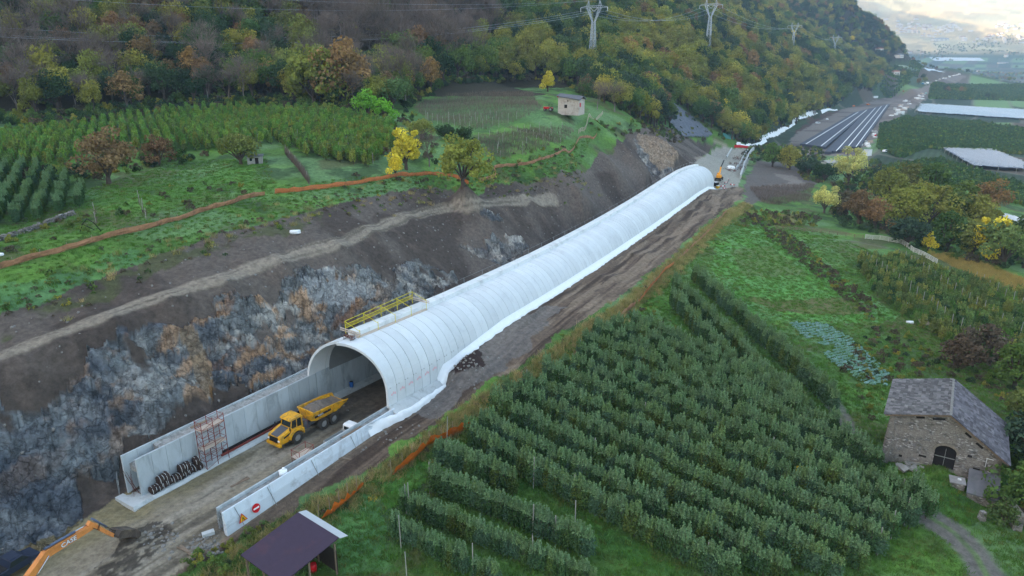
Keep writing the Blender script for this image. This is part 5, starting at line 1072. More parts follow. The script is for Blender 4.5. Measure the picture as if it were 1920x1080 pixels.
# white sack slumped on the low wall
def lumpy(seed, sx, sy, sz, m, name, parent=None, loc=(0, 0, 0), rz=0, sub=3, amp=.12):
    rg = np.random.default_rng(seed); bm = bmesh.new(); bmesh.ops.create_icosphere(bm, subdivisions=sub, radius=1.0); ph = rg.uniform(0, 6, 6)
    for v in bm.verts:
        c = v.co.copy(); q = Vector([math.copysign(abs(x) ** .65, x) for x in c]); w = 1 + amp * (sin(3 * c.x + ph[0]) * sin(4 * c.y + ph[1]) + sin(5 * c.z + ph[2]) * cos(3 * c.x + ph[3]) * .7)
        v.co = Vector((q.x * sx * w, q.y * sy * w, max(q.z * sz * w, -sz * .95) + sz * .95))
    me = bpy.data.meshes.new(name); bm.to_mesh(me); bm.free(); me.polygons.foreach_set('use_smooth', [True] * len(me.polygons)); me.materials.append(m)
    o = link(bpy.data.objects.new(name, me), parent); o.location = tuple(float(v) for v in loc); o.rotation_euler = (0, 0, rz); return o
t = empty('big_bag', SU(-18.0, 6.35, 2.1), .5, 'white slumped sack sitting on top of the low wall', 'sack'); lumpy(3, .5, .4, .34, M_SHEET, 'bag', t); lumpy(4, .16, .14, .16, M_SHEET, 'tied_top', t, (.1, 0, .6))
# dark sacks stacked against the tall wall
M_BAG = mat('dark_brown_sack', C(56, 44, 40), .3, 3.0, .85, .04, 4)
SACK = [(-26.9, 0, 0), (-25.9, 0, 0), (-24.9, 0, 0), (-23.9, 0, 0), (-25.5, 0, 1), (-24.4, 0, 1), (-22.9, 0, 0), (-21.9, 0, 0), (-20.9, 0, 0), (-21.4, 0, 1), (-20.3, 0, 1), (-19.9, 0, 0), (-18.9, 0, 0), (-18.0, 0, 0), (-18.5, 0, 1)]
desc = ['lowest and nearest dark sack at the near end of the tall wall', 'dark sack in the bottom layer, second from the near end of the stack', 'dark sack in the bottom layer, third from the near end of the stack', 'dark sack in the bottom layer, fourth from the near end of the stack',
        'dark sack on top of the near group, nearer of the two', 'dark sack on top of the near group, farther of the two', 'dark sack between the two high groups of the stack', 'dark sack under the middle group of the stack, nearer one', 'dark sack under the middle group of the stack, farther one',
        'dark sack on top of the middle group, nearer one', 'dark sack on top of the middle group, farther one', 'dark sack just past the middle group of the stack', 'dark sack in the bottom layer below the far top sack', 'dark sack nearest to the scaffold tower', 'dark sack on top at the scaffold end of the stack']
for i, (s, _, l) in enumerate(SACK):
    rg = np.random.default_rng(i); s = -26.6 + (s + 26.9) * .66; t = empty('sack', SU(s, -5.5 + (.05 if l else 0) + rg.uniform(-.12, .12), .33 + l * .9), radians(90 - 32) + rg.uniform(-.2, .2), desc[i], 'sack', 'dark sacks against the tall wall')
    lumpy(20 + i, .42, .48, .50, M_BAG, 'bag', t, sub=2); sb = MB(); sb.tube([(-.2, -.5, .2), (-.22, -.52, .6), (-.2, -.2, 1.0), (-.2, .2, 1.0)], .02, 4); sb.tube([(.2, -.5, .5), (.2, -.46, .8), (.18, -.1, 1.0)], .02, 4); sb.build('strap', M_WHITE, t)

# yellow edge protection on the crown
M_YM = mat('yellow_mesh_panel', C(176, 160, 36), .25, 14, .6)
plat = empty('guard_rail_platform', (0, 0, 0), 0, 'yellow guard rail frame around the crown beam above the gallery mouth', 'guard rail')
zc = 11.45; SR = [1.6, 5.3, 9.0, 12.7, 16.4]
for i, s in enumerate(SR):
    MB().bar(SU(s, -2.2, zc - .6), SU(s, -2.2, zc + 1.35), .08).build('post', M_YEL, plat)
    MB().bar(SU(s, -2.2, zc + 1.25), SU(s + (.0), .35, zc + .35), .05).build('cross_rail', M_YEL, plat)
    MB().bar(SU(s, .45, zc - 1.1), SU(s, .45, zc + .55), .07).build('edge_post', M_YEL, plat)
for z, n in ((1.3, 'top_rail'), (.75, 'middle_rail'), (.25, 'toe_rail')): MB().bar(SU(SR[0], -2.2, zc + z), SU(SR[-1], -2.2, zc + z), .06).build(n, M_YEL, plat)
mb = MB()
for a, b_ in zip(SR, SR[1:]):
    for k in range(18):
        q = a + (b_ - a) * (k + .5) / 18; mb.bar(SU(q, -2.16, zc + .27), SU(q, -2.16, zc + .75), .035)
    for z in (.4, .55): mb.bar(SU(a, -2.16, zc + z), SU(b_, -2.16, zc + z), .03)
mb.build('mesh_panel', M_YM, plat)
for s in (1.3, 16.6):
    for k, z in enumerate((0.02, .3)): MB().bar(SU(s, -2.9, zc + z), SU(s, .9, zc + z - .1), .22, .06, ).build('timber_beam', M_WOOD, plat)
t = empty('rebar_bundle', SU(.2, -.2, 11.0), radians(-30), 'bundle of steel bars lying on the crown in front of the guard rail', 'bundle')
mb = MB(); rg = np.random.default_rng(9)
for k in range(16): mb.bar((-.9 + rg.uniform(-.1, .1), rg.uniform(-.4, .4), .1 + rg.uniform(0, .5)), (.9 + rg.uniform(-.1, .1), rg.uniform(-.4, .4), .1 + rg.uniform(0, .5)), .035)
mb.build('bars', M_RUST, t); mb = MB()
for x in (-.6, .6): mb.bar((x, -.5, .05), (x, .5, .05), .1).bar((x, -.45, 0), (x, -.45, .7), .05).bar((x, .45, 0), (x, .45, .7), .05)
mb.build('rack', M_STEEL, t)

# scaffolds
def scaffold(name, s0, s1, u0, u1, h, levels, lab, planks, z0=.3):
    t = empty(name, SU(s0, u0, 0) * 0, 0, lab, 'scaffold')
    xs = [(s0, u0), (s0, u1), (s1, u0), (s1, u1)]
    if s1 - s0 > 2.6: m_ = (s0 + s1) / 2; xs += [(m_, u0), (m_, u1)]
    for s, u in xs: MB().tube([SU(s, u, z0), SU(s, u, z0 + h)], .045, 6).build('standard', M_RED, t)
    for z in levels:
        mb = MB()
        for u in (u0, u1): mb.tube([SU(s0, u, z0 + z), SU(s1, u, z0 + z)], .03, 5)
        for s in {s for s, _ in xs}: mb.tube([SU(s, u0, z0 + z), SU(s, u1, z0 + z)], .03, 5)
        mb.build('ledger', M_RED, t)
    for a, b_ in zip([0] + list(levels), list(levels)):
        MB().tube([SU(s0, u1, z0 + a), SU(s1, u1, z0 + b_)], .025, 5).build('brace', M_RED, t); MB().tube([SU(s0, u0, z0 + b_), SU(s0, u1, z0 + a)], .025, 5).build('brace', M_RED, t)
    for z in planks:
        mb = MB(); n = 4
        for k in range(n):
            u = u0 + (u1 - u0) * (k + .5) / n; mb.bar(SU(s0 - .1, u, z0 + z), SU(s1 + .1, u, z0 + z), abs(u1 - u0) / n * .94, .05)
        mb.build('platform', M_WOOD, t)
    return t
scaffold('scaffold_tower', -20.3, -17.2, -5.75, -4.55, 6.3, [1.0, 2.0, 3.1, 4.2, 5.2, 6.1], 'rusty red scaffold tower standing against the tall wall', [2.6, 5.1])
scaffold('scaffold_tower', -14.6, -12.4, 3.9, 5.3, 2.9, [.9, 1.9, 2.8], 'low red scaffold platform standing by the low wall in front of the truck', [1.9], 0)
mb = MB(); mb.bar(SU(-24.4, -7.6, 4.95), SU(-22.2, -7.6, 4.95), 1.2, .05); o = mb.build('plank_platform', M_WOODD); 
o.location = (SU(4.5, 0) - SU(0, 0)); tag(o, 'plank platform resting across the top of the tall wall behind the scaffold tower', 'platform')
t = empty('mesh_fence_panel', SU(-28.8, -8.6, .1), radians(90 - 32 + 60), 'wire mesh fence panel leaning by the near end of the tall wall', 'fence panel'); mb = MB()
for x in (0, 2.2): mb.bar((x, 0, 0), (x, 0, 2.0), .05)
for z in (.05, 1.95): mb.bar((0, 0, z), (2.2, 0, z), .05)
mb.build('frame', M_STEEL, t); mb = MB()
for x in np.arange(.2, 2.1, .2): mb.bar((x, 0, .05), (x, 0, 1.95), .012)
mb.build('wire_mesh', M_STEEL, t); o = MB().box((1.1, -.04, 1.1), (.35, .02, .5)).build('notice', M_WHITE, t)

# traffic signs on the low wall
def text(s, size, m, parent, loc, rot, depth=.004, name='lettering', bold=0.0, sx=1.0):
    cu = bpy.data.curves.new(name, 'FONT'); cu.body = s; cu.size = size; cu.extrude = depth; cu.align_x = 'CENTER'; cu.align_y = 'CENTER'; cu.offset = bold
    o = bpy.data.objects.new(name + '_c', cu); SC.collection.objects.link(o); bpy.context.view_layer.update()
    me = bpy.data.meshes.new_from_object(o.evaluated_get(bpy.context.evaluated_depsgraph_get())); SC.collection.objects.unlink(o); bpy.data.objects.remove(o)
    me.materials.clear(); me.materials.append(m); o = link(bpy.data.objects.new(name, me), parent); o.location = loc; o.rotation_euler = rot; o.scale = (sx, 1, 1); return o
def sign_frame(s, u, z, tilt=.22):
    """a frame on the outer face of the low wall: x along the wall, y up it, z out"""
    p = SU(s, u, z); _, _, a = axis(s); X = Vector((sin(a), cos(a), 0)); n = Vector((cos(a), -sin(a), .0)); n = (n + Vector((0, 0, tilt))).normalized(); Y = n.cross(X)
    e = empty('x', p); e.matrix_world = Matrix(((X.x, Y.x, n.x, p[0]), (X.y, Y.y, n.y, p[1]), (X.z, Y.z, n.z, p[2]), (0, 0, 0, 1))); return e
M_SRED = mat('sign_red', C(196, 24, 36), .05, 3, .4); M_SYEL = mat('sign_yellow', C(236, 186, 24), .05, 3, .4); M_SW = mat('sign_white', C(236, 238, 240), .03, 3, .4)
e = sign_frame(-22.9, 7.55, 1.05); e.name = 'traffic_sign'; tag(e, 'round red no entry sign with white bar on the low wall', 'sign')
MB().cyl((0, 0, 0), (0, 0, .04), .5, 32).build('disc', M_SRED, e); MB().box((0, 0, .05), (.72, .18, .012)).build('bar', M_SW, e)
e = sign_frame(-24.7, 7.60, .85); e.name = 'traffic_sign'; tag(e, 'yellow triangular road works sign with red border on the low wall', 'sign')
def tri(r, z0, z1):
    c = [(0, r), (-r * .87, -r * .5), (r * .87, -r * .5)]; return [(x, y, z) for z in (z0, z1) for x, y in c], [(0, 1, 2), (5, 4, 3), (0, 3, 4, 1), (1, 4, 5, 2), (2, 5, 3, 0)]
v, f = tri(.62, 0, .03); MB().add(v, f).build('border', M_SRED, e); v, f = tri(.45, .031, .042); MB().add(v, f).build('panel', M_SYEL, e)
g = MB(); g.cyl((.03, .17, .043), (.03, .17, .052), .05, 10); g.box((.0, .03, .048), (.1, .2, .008), .35); g.box((-.08, -.1, .048), (.06, .2, .008), -.4); g.box((.07, -.1, .048), (.06, .2, .008), .3); g.box((.14, .0, .048), (.26, .03, .008), -.9)
g.add([(.1, -.2, .052), (.26, -.2, .052), (.18, -.08, .052)], [(0, 1, 2)]); g.build('pictogram', M_BLACK, e)

# ================================================================ articulated dump truck
M_TY = mat('truck_yellow', C(226, 166, 34), .10, 1.5, .5, stain=C(140, 116, 66), stain_amt=.6, stain_scale=1.6); M_TG = mat('truck_grey', C(84, 86, 92), .15, 3, .6, stain=C(120, 110, 96), stain_amt=.5); M_TIRE = mat('dusty_tyre', C(66, 62, 58), .25, 4, .95); M_RIM = mat('grey_rim', C(140, 140, 138), .15, 4, .6)
def wheel(parent, x, y, r, w, rimr=.55):
    e = empty('wheel', (x, y, r)); e.parent = parent; s_ = 1 if y > 0 else -1
    prof = [(r * .55, -w / 2), (r * .93, -w / 2), (r, -w * .36), (r, w * .36), (r * .93, w / 2), (r * .55, w / 2)]; mb = MB(); n = 28; vs = [(p * cos(2 * pi * k / n) * (1 - .02 * (k % 2) * (p > r * .97)), q, p * sin(2 * pi * k / n) * (1 - .02 * (k % 2) * (p > r * .97))) for p, q in prof for k in range(n)]
    m_ = len(prof); mb.add(vs, [(i * n + k, i * n + (k + 1) % n, ((i + 1) % m_) * n + (k + 1) % n, ((i + 1) % m_) * n + k) for i in range(m_) for k in range(n)]); mb.build('tyre', M_TIRE, e)
    o = MB(); o.tube([(0, -w * .3 * s_, 0), (0, w * .30 * s_, 0), (0, w * .42 * s_, 0)], [r * .55, r * .55, r * .46], 20); o.tube([(0, w * .42 * s_, 0), (0, w * .5 * s_, 0)], [r * .2, r * .16], 12); o.build('rim', M_RIM, e)
    return e
_wc = [np.array(W(558, 831, 0)), np.array(W(623, 796, 0))]
fd = _wc[0] - _wc[1]; fa = math.atan2(fd[1], fd[0])
tk = empty('dump_truck', (0, 0, 0), 0, 'yellow articulated dump truck loaded with gravel driving out of the gallery', 'dump truck')
lft = np.array([-sin(fa), cos(fa)]); tk.location = (_wc[0][0] - lft[0] * 1.25, _wc[0][1] - lft[1] * 1.25, 0.02); tk.rotation_euler = (0, 0, fa); tk.scale = (1.06, 1.06, 1.06)
for x in (0, -4.15, -5.8):
    for y in (-1.12, 1.12): wheel(tk, x, y, .8, .62)
mb = MB(); mb.box((-.6, 0, 1.0), (4.2, .9, .5)); mb.box((-4.6, 0, 1.15), (5.6, .8, .45)); mb.box((-2.35, 0, 1.2), (1.0, .6, .7)); mb.box((-4.98, 1.05, .95), (2.4, .14, .2)); mb.box((-4.98, -1.05, .95), (2.4, .14, .2)); mb.tube([(-2.6, .5, 1.3), (-4.6, .62, 2.2)], .11, 8); mb.tube([(-2.6, -.5, 1.3), (-4.6, -.62, 2.2)], .11, 8); mb.build('chassis', M_TG, tk)
# bonnet: sloping nose with grey centre
hood = MB(); sd_ = [(2.35, .75), (2.45, 1.15), (2.3, 1.75), (.75, 2.2), (.45, 2.2), (.45, 1.1), (1.0, 1.0), (1.2, .75)]
M_ = Matrix.Identity(4); hood.prism([(x, z) for x, z in sd_], -1.12, 1.12); hood.build('bonnet', M_TY, tk, .06)
MB().add([(2.34, -.62, 1.77), (2.34, .62, 1.77), (.7, .7, 2.235), (.7, -.7, 2.235), (2.3, -.6, 1.7), (2.3, .6, 1.7), (.7, .7, 2.15), (.7, -.7, 2.15)], [(0, 1, 2, 3), (4, 7, 6, 5), (0, 4, 5, 1), (1, 5, 6, 2), (2, 6, 7, 3), (3, 7, 4, 0)]).build('bonnet_panel', M_TG, tk)
gr = MB(); gr.box((2.44, 0, 1.32), (.06, 1.5, .6), 0, -.12)
for k in range(5): gr.box((2.49, 0, 1.1 + k * .11), (.04, 1.3, .03), 0, -.12)
gr.build('grille', M_BLACK, tk)
for y in (-.92, .92): MB().box((2.44, y, 1.28), (.07, .3, .18), 0, -.12).build('headlight', M_SW, tk)
MB().box((2.42, 0, .72), (.35, 2.5, .34)).build('bumper', M_TY, tk, .05)
for s_ in (-1, 1):
    arc = [(-1.05, 1.05)] + [(.95 * cos(a) * 1.05, .8 + .98 * sin(a)) for a in np.linspace(pi * .92, .12, 10)] + [(1.2, 1.05), (1.2, 1.5), (.45, 2.0), (-.3, 2.0), (-1.05, 1.75)]
    fm = MB(); fm.prism(arc, s_ * .72, s_ * 1.42); fm.build('mudguard', M_TY, tk)
    MB().box((1.25, s_ * 1.135, 1.62), (1.2, .03, .22), 0, .22).build('side_vent', M_BLACK, tk)
cabp = [(.62, 1.5), (.30, 3.05), (-1.1, 3.05), (-1.25, 1.2), (.5, 1.2)]
cb_ = MB(); cb_.prism([(x * .995, z) for x, z in cabp], -.86, .86); cb_.build('cab_glazing', M_GLASS, tk)
fr = MB()
for y in (-.88, .88):
    fr.bar((.63, y, 1.6), (.31, y, 3.1), .09); fr.bar((-.35, y, 1.6), (-.4, y, 3.1), .09); fr.bar((-1.2, y, 1.4), (-1.12, y, 3.1), .14); fr.box((-.3, y, 1.55), (1.75, .06, .75))
fr.bar((.64, -.88, 1.85), (.64, .88, 1.85), .12); fr.box((-1.2, 0, 2.1), (.08, 1.76, 1.5)); fr.build('cab_frame', M_TY, tk)
rf = MB(); rf.prism([(.62, 3.06), (.5, 3.24), (-.2, 3.36), (-1.1, 3.32), (-1.32, 3.2), (-1.32, 3.06)], -1.0, 1.0); rf.build('cab_roof', M_TY, tk, .06)
for s_ in (-1, 1): m_ = MB(); m_.tube([(.7, s_ * .9, 2.6), (1.0, s_ * 1.35, 2.7), (1.0, s_ * 1.35, 2.3)], .025, 5); m_.box((1.02, s_ * 1.38, 2.35), (.05, .22, .42)); m_.build('mirror', M_BLACK, tk)
mb = MB(); mb.tube([(-1.65, -.6, 1.6), (-1.65, -.6, 3.1)], .09, 8); mb.box((-1.75, .3, 1.75), (.55, 1.1, .9)); mb.build('exhaust', M_TG, tk)
hs = MB(); hs.tube([(-1.5, .5, 1.6), (-2.0, .6, 2.3), (-2.6, .4, 1.5)], .03, 5); hs.tube([(-1.5, .2, 1.6), (-2.0, .2, 2.4), (-2.6, .1, 1.5)], .03, 5); hs.tube([(-1.7, 1.2, 1.3), (-1.7, 1.2, 2.4), (-1.2, 1.2, 2.4)], .025, 5); hs.build('hose', M_RED, tk)
# skip body: open box with flared sides
def body_sec(x, zb, zt, wb, wt, t=0.0): return [(x, -wt + t, zt), (x, -wb + t, zb + t), (x, wb - t, zb + t), (x, wt - t, zt)]
secs = [(-2.55, 1.75, 3.0, .95, 1.45), (-3.3, 1.55, 2.95, 1.1, 1.48), (-6.4, 1.55, 2.85, 1.15, 1.48), (-8.15, 2.15, 2.62, 1.2, 1.46)]
bd_ = MB(); outer = [body_sec(*s) for s in secs]; inner = [body_sec(s[0] - (0.1 if i == 0 else 0), s[1] , s[2], s[3], s[4], .09) for i, s in enumerate(secs)]
n = 4; V = [p for r_ in outer for p in r_] + [p for r_ in inner for p in r_]; o4 = len(outer) * 4
F = [(i * 4 + j, i * 4 + j + 1, (i + 1) * 4 + j + 1, (i + 1) * 4 + j) for i in range(3) for j in range(3)] + [(o4 + i * 4 + j, o4 + (i + 1) * 4 + j, o4 + (i + 1) * 4 + j + 1, o4 + i * 4 + j + 1) for i in range(3) for j in range(3)]
F += [(i * 4, (i + 1) * 4, o4 + (i + 1) * 4, o4 + i * 4) for i in range(3)] + [(i * 4 + 3, o4 + i * 4 + 3, o4 + (i + 1) * 4 + 3, (i + 1) * 4 + 3) for i in range(3)] + [(0, 3, 2, 1), (o4, o4 + 1, o4 + 2, o4 + 3), (0, o4, o4 + 3, 3), (12, 13, o4 + 13, o4 + 12), (13, 14, o4 + 14, o4 + 13), (14, 15, o4 + 15, o4 + 14)]
bd_.add(V, F); bd_.build('skip_body', M_TY, tk)
rb = MB()
for s_ in (-1, 1):
    for (xa, za, xb, zb_) in ((-2.55, 3.0, -3.3, 2.95), (-3.3, 2.95, -6.4, 2.85), (-6.4, 2.85, -8.15, 2.62)): rb.bar((xa, s_ * 1.5, za), (xb, s_ * 1.5, zb_), .12)
    for x in (-3.6, -4.7, -5.8, -6.9): rb.bar((x, s_ * 1.5, 2.8), (x, s_ * 1.24, 1.75), .1)
rb.bar((-2.52, -1.5, 3.02), (-2.52, 1.5, 3.02), .14); rb.build('body_ribs', M_TY, tk)
bl_ = MB(); bl_.box((-4.0, 1.475, 2.35), (2.6, .02, .26), 0, .02, .27); bl_.build('name_stripe', M_BLACK, tk)
text('VOLVO', .26, M_SW, tk, (-3.6, 1.505, 2.36), (radians(72), 0, pi), .003, 'lettering')
ld = MB(); nx, ny = 26, 14; grid = []
for i in range(nx + 1):
    row = []
    for j in range(ny + 1):
        x = -2.75 - 5.0 * i / nx; y = (-1.38 + 2.76 * j / ny); hgt_ = .85 * (1 - (2 * j / ny - 1) ** 2) * sin(min(1, i / nx * 1.15 + .12) * pi) + 2.6 - .15 * i / nx
        row.append((x, y, hgt_ + random.uniform(-.05, .07)))
    grid.append(row)
ld.sheet(grid); 
ld.build('gravel_load', mat('gravel_load', C(112, 104, 96), .4, 9.0, .95, .05, 8), tk)

# white flat-bed van parked behind the low wall
vc = SU(-6.6, 4.55, 0.02); vh = radians(90 - 32)
vn = empty('pickup_truck', vc, vh, 'small white flat-bed truck parked behind the low wall by the gallery mouth', 'pickup truck')
for x in (-1.3, 1.4):
    for y in (-.75, .75): wheel(vn, x, y, .35, .24)
MB().prism([(.7, .55), (.7, 2.0), (1.0, 2.12), (1.9, 2.1), (2.45, 1.35), (2.75, 1.2), (2.8, .5)], -.88, .88).build('cab', M_WHITE, vn, .07)
MB().box((.685, 0, 1.62), (.02, 1.35, .5)).build('rear_window', M_GLASS, vn)
for y in (-.885, .885): MB().box((1.45, y, 1.6), (.8, .015, .42)).build('side_window', M_GLASS, vn)
MB().add([(1.93, -.75, 2.02), (1.93, .75, 2.02), (2.46, .78, 1.38), (2.46, -.78, 1.38)], [(0, 1, 2, 3)]).build('windscreen', M_GLASS, vn)
bb = MB(); bb.box((-1.05, 0, .85), (3.3, 1.95, .08)); bb.box((-1.05, .96, 1.05), (3.3, .05, .4)); bb.box((-1.05, -.96, 1.05), (3.3, .05, .4)); bb.box((-2.69, 0, 1.05), (.05, 1.95, .4)); bb.box((.58, 0, 1.15), (.05, 1.95, .6)); bb.build('load_bed', mat('alloy_bed', C(168, 172, 172), .1, 4, .5, metal=.3), vn)
MB().box((-.2, 0, .6), (4.6, .9, .25)).build('chassis', M_TG, vn)
for y in (-.8, .8): MB().box((-2.7, y, .75), (.06, .18, .12)).build('tail_light', M_SRED, vn)

# ================================================================ excavator
M_EO = mat('excavator_orange', C(214, 138, 74), .06, 1.5, .5, stain=C(168, 108, 62), stain_amt=.5, stain_scale=.8); M_HY = mat('hydraulic_blue_grey', C(88, 100, 124), .1, 2, .5); M_CHR = mat('chrome_rod', C(200, 202, 206), .05, 2, .2, metal=.8); M_BK = mat('worn_bucket_steel', C(74, 66, 60), .3, 3, .7, stain=C(110, 98, 84), stain_amt=.6)
e0 = np.array([-44.2, 49.3]); e1 = np.array([-40.1, 60.6]); ed = (e1 - e0) / np.hypot(*(e1 - e0)); ea = math.atan2(ed[1], ed[0])
ex = empty('excavator', (e0[0] - ed[0] * .4, e0[1] - ed[1] * .4, .0), ea, 'orange excavator with long boom working on the muddy yard', 'excavator')
# local x forward along the boom, y to its left; joints in (x, z)
def JP(px, py, yy=0.0):
    """point of the boom's plane seen at a pixel, in the machine's own frame"""
    d = ray(px, py); nrm = np.array([-ed[1], ed[0], 0]); o_ = np.array([ex.location.x, ex.location.y, 0.0]) + nrm * yy; t_ = np.dot(o_ - [0, 0, CAMZ], nrm) / np.dot(d, nrm); p = np.array([0, 0, CAMZ]) + d * t_ - o_
    return p[0] * ed[0] + p[1] * ed[1], p[2]
J = {k: JP(*v) for k, v in {'bend': (86, 1038), 'elbow': (176, 984), 'wrist': (212, 1004), 'tip': (243, 1000)}.items()}
print('exc', J)
def plate(pts, y0, y1, name, m, par=ex, bev=.03): 
    b_ = MB(); b_.prism(pts, y0, y1); return b_.build(name, m, par, bev)
bx, bz = J['bend']; exx, exz = J['elbow']; wx, wz = J['wrist']; tx, tz = J['tip']
def thick(a, b_, wa, wb):
    d = np.array(b_) - np.array(a); n_ = np.array([-d[1], d[0]]) / (np.hypot(*d) + 1e-9); return [tuple(np.array(a) + n_ * wa), tuple(np.array(b_) + n_ * wb), tuple(np.array(b_) - n_ * wb), tuple(np.array(a) - n_ * wa)]
q1 = thick((0.2, 1.7), (bx, bz), .28, .42); q2 = thick((bx, bz), (exx, exz), .42, .26)
plate([q1[0], ((q1[1][0] + q2[0][0]) / 2, (q1[1][1] + q2[0][1]) / 2), q2[1], (exx + .25, exz), q2[2], ((q1[2][0] + q2[3][0]) / 2, (q1[2][1] + q2[3][1]) / 2), q1[3]], -.26, .26, 'boom', M_EO)
st = thick((exx - .25, exz + .35), (wx, wz), .34, .17); plate([(exx - .75, exz + .42), (exx - .35, exz + .72), st[1], st[2], (exx - .15, exz - .25)], -.2, .2, 'stick', M_EO)
bk = [(wx - .1, wz + .1), (wx + .5, wz + .45), (tx + .35, tz + .45), (tx + .75, tz - .2), (tx + .6, tz - .95), (tx - .05, tz - 1.35), (tx - .15, tz - 1.1), (tx + .2, tz - .7), (tx - .1, tz - .2), (wx + .1, wz - .25)]
bo = plate(bk, -.75, .75, 'bucket', M_BK, bev=.02)
tb = MB()
for k in range(5): tb.box((tx - .3, -.5 + k * .25, tz - 1.32), (.12, .1, .28), 0, .3)
tb.build('teeth', M_BK, bo)
hy = MB(); a_ = (bx - .1, .0, bz + .55); b_ = (exx - .75, .0, exz + .5); A_ = Vector(a_); B_ = Vector(b_); hy.tube([A_, A_.lerp(B_, .72)], .13, 10); hy.build('stick_cylinder', M_HY, ex); MB().tube([A_.lerp(B_, .7), B_], .06, 8).build('rod', M_CHR, ex)
for y in (-.36, .36):
    A_ = Vector((1.0, y, 1.1)); B_ = Vector((bx, y, bz - .12)); MB().tube([A_, A_.lerp(B_, .62)], .11, 10).build('boom_cylinder', M_HY, ex); MB().tube([A_.lerp(B_, .6), B_], .055, 8).build('rod', M_CHR, ex)
A_ = Vector((exx - .1, .0, exz + .8)); B_ = Vector((wx + .1, 0, wz + .55)); MB().tube([A_, A_.lerp(B_, .7)], .1, 10).build('bucket_cylinder', M_HY, ex); lk = MB(); lk.bar(B_, (wx + .1, 0, wz), .1); lk.bar(B_, (wx + .5, 0, wz + .2), .1); lk.tube([A_.lerp(B_, .68), B_], .05, 8); lk.build('linkage', M_BK, ex)
hs = MB()
for k in range(3): hs.tube([(bx - .3, -.1 + .1 * k, bz + .5), (bx, -.1 + .1 * k, bz + .85 + .1 * k), (bx + .5, -.1 + .1 * k, bz + .6)], .025, 5); hs.tube([(exx - .4, -.3, exz), (exx + .1 * k, -.34, exz - .5 - .1 * k), (exx + .4, -.28, exz - .05)], .025, 5)
hs.build('hose', M_BLACK, ex)
th_ = math.atan2(exz - bz, exx - bx)
cxx, czz = bx + (exx - bx) * .42, bz + (exz - bz) * .42
text('CASE', .62, mat('navy_outline', C(44, 60, 96), .05), ex, (cxx, -.268, czz - .02), (radians(90), -th_, 0), .002, 'lettering_outline', .03, 1.1); text('CASE', .62, M_SW, ex, (cxx, -.274, czz - .02), (radians(90), -th_, 0), .003, 'lettering', .004, 1.1)
ub = MB(); ub.box((-1.9, 0, 1.55), (3.4, 2.6, 1.0)); ub.build('upper_body', M_EO, ex, .08); MB().box((-2.0, -.2, 2.12), (2.2, 1.6, .2)).build('engine_cover', M_BLACK, ex)
MB().prism([(.3, 1.1), (.35, 2.6), (0, 2.95), (-1.2, 2.95), (-1.3, 1.1)], .42, 1.32).build('cab', M_EO, ex, .05); MB().prism([(.36, 1.5), (.4, 2.55), (.05, 2.8), (-1.1, 2.8), (-1.15, 1.5)], .38, 1.36).build('cab_window', M_GLASS, ex)
MB().cyl((-.9, 0, .75), (-.9, 0, 1.1), .75, 20).build('turntable', M_BLACK, ex)
for y in (-1.15, 1.15):
    tp = [(2.0 + .42 * cos(a), .45 + .42 * sin(a)) for a in np.linspace(-pi / 2, pi / 2, 8)] + [(-2.2 + .42 * cos(a), .45 + .42 * sin(a)) for a in np.linspace(pi / 2, 1.5 * pi, 8)]
    tr_ = MB(); tr_.prism([(x - .7, z) for x, z in tp], y - .3, y + .3); tr_.build('track', M_BLACK, ex)

# dark vehicle at the frame's corner behind the excavator
gq = G(45, 1068); vv = empty('pickup_truck', (gq[0] - .6, gq[1] - .6, 0), ea - .1, 'dark blue black pickup parked beside the excavator at the yard edge', 'pickup truck'); MD = mat('dark_blue_paint', C(40, 48, 66), .06, 2, .3)
MB().prism([(-2.4, .5), (-2.4, 1.1), (-.7, 1.15), (-.4, 1.75), (.7, 1.78), (1.35, 1.15), (2.3, 1.0), (2.4, .5)], -.9, .9).build('body', MD, vv, .06); MB().box((-1.5, 0, 1.17), (1.6, 1.5, .05)).build('load_cover', M_BLACK, vv)
MB().prism([(-.62, 1.2), (-.35, 1.72), (.65, 1.74), (1.2, 1.2)], -.915, .915).build('window', M_GLASS, vv); MB().box((.15, 0, 1.8), (1.0, 1.3, .05)).build('roof', MD, vv)
for x in (-1.5, 1.5):
    for y in (-.8, .8): wheel(vv, x, y, .38, .24)

# ================================================================ orange safety nets
def net(name, pts, h, m, lab, sag=.25, step=1.2, seed=1, lean=.15, postm=PW):
    Lr = resample(gline(pts, 20), step); z = surf(Lr[:, 0], Lr[:, 1]); rg = np.random.default_rng(seed); mb = MB(); grid = []
    o0 = np.array([Lr[0, 0], Lr[0, 1], z[0]]); t = empty(name, o0, 0, lab, 'safety net')
    hh = h * (1 - sag * rg.uniform(0, 1, len(Lr))); jx = np.cumsum(rg.normal(0, .06, len(Lr))) * .3
    for k in range(5):
        f = k / 4; lx = lean * f + np.sin(f * 3 + jx * 3) * .06; grid.append([(Lr[i, 0] - o0[0] + lx[i] + rg.normal(0, .03), Lr[i, 1] - o0[1] + rg.normal(0, .03) - lx[i] * .5, z[i] - o0[2] + hh[i] * f) for i in range(len(Lr))])
    mb.sheet(grid); mb.build('net', m, t)
    for i in range(0, len(Lr), 3): MB().bar((Lr[i, 0] - o0[0], Lr[i, 1] - o0[1], z[i] - o0[2] - .2), (Lr[i, 0] - o0[0] + rg.normal(0, .05), Lr[i, 1] - o0[1], z[i] - o0[2] + h + .15), .05).build('post', postm, t)
    return t
M_OR3 = mat('bright_orange_net', C(232, 120, 40), .15, 3.0, .7, stain=C(180, 110, 50), stain_amt=.4, stain_scale=.8)
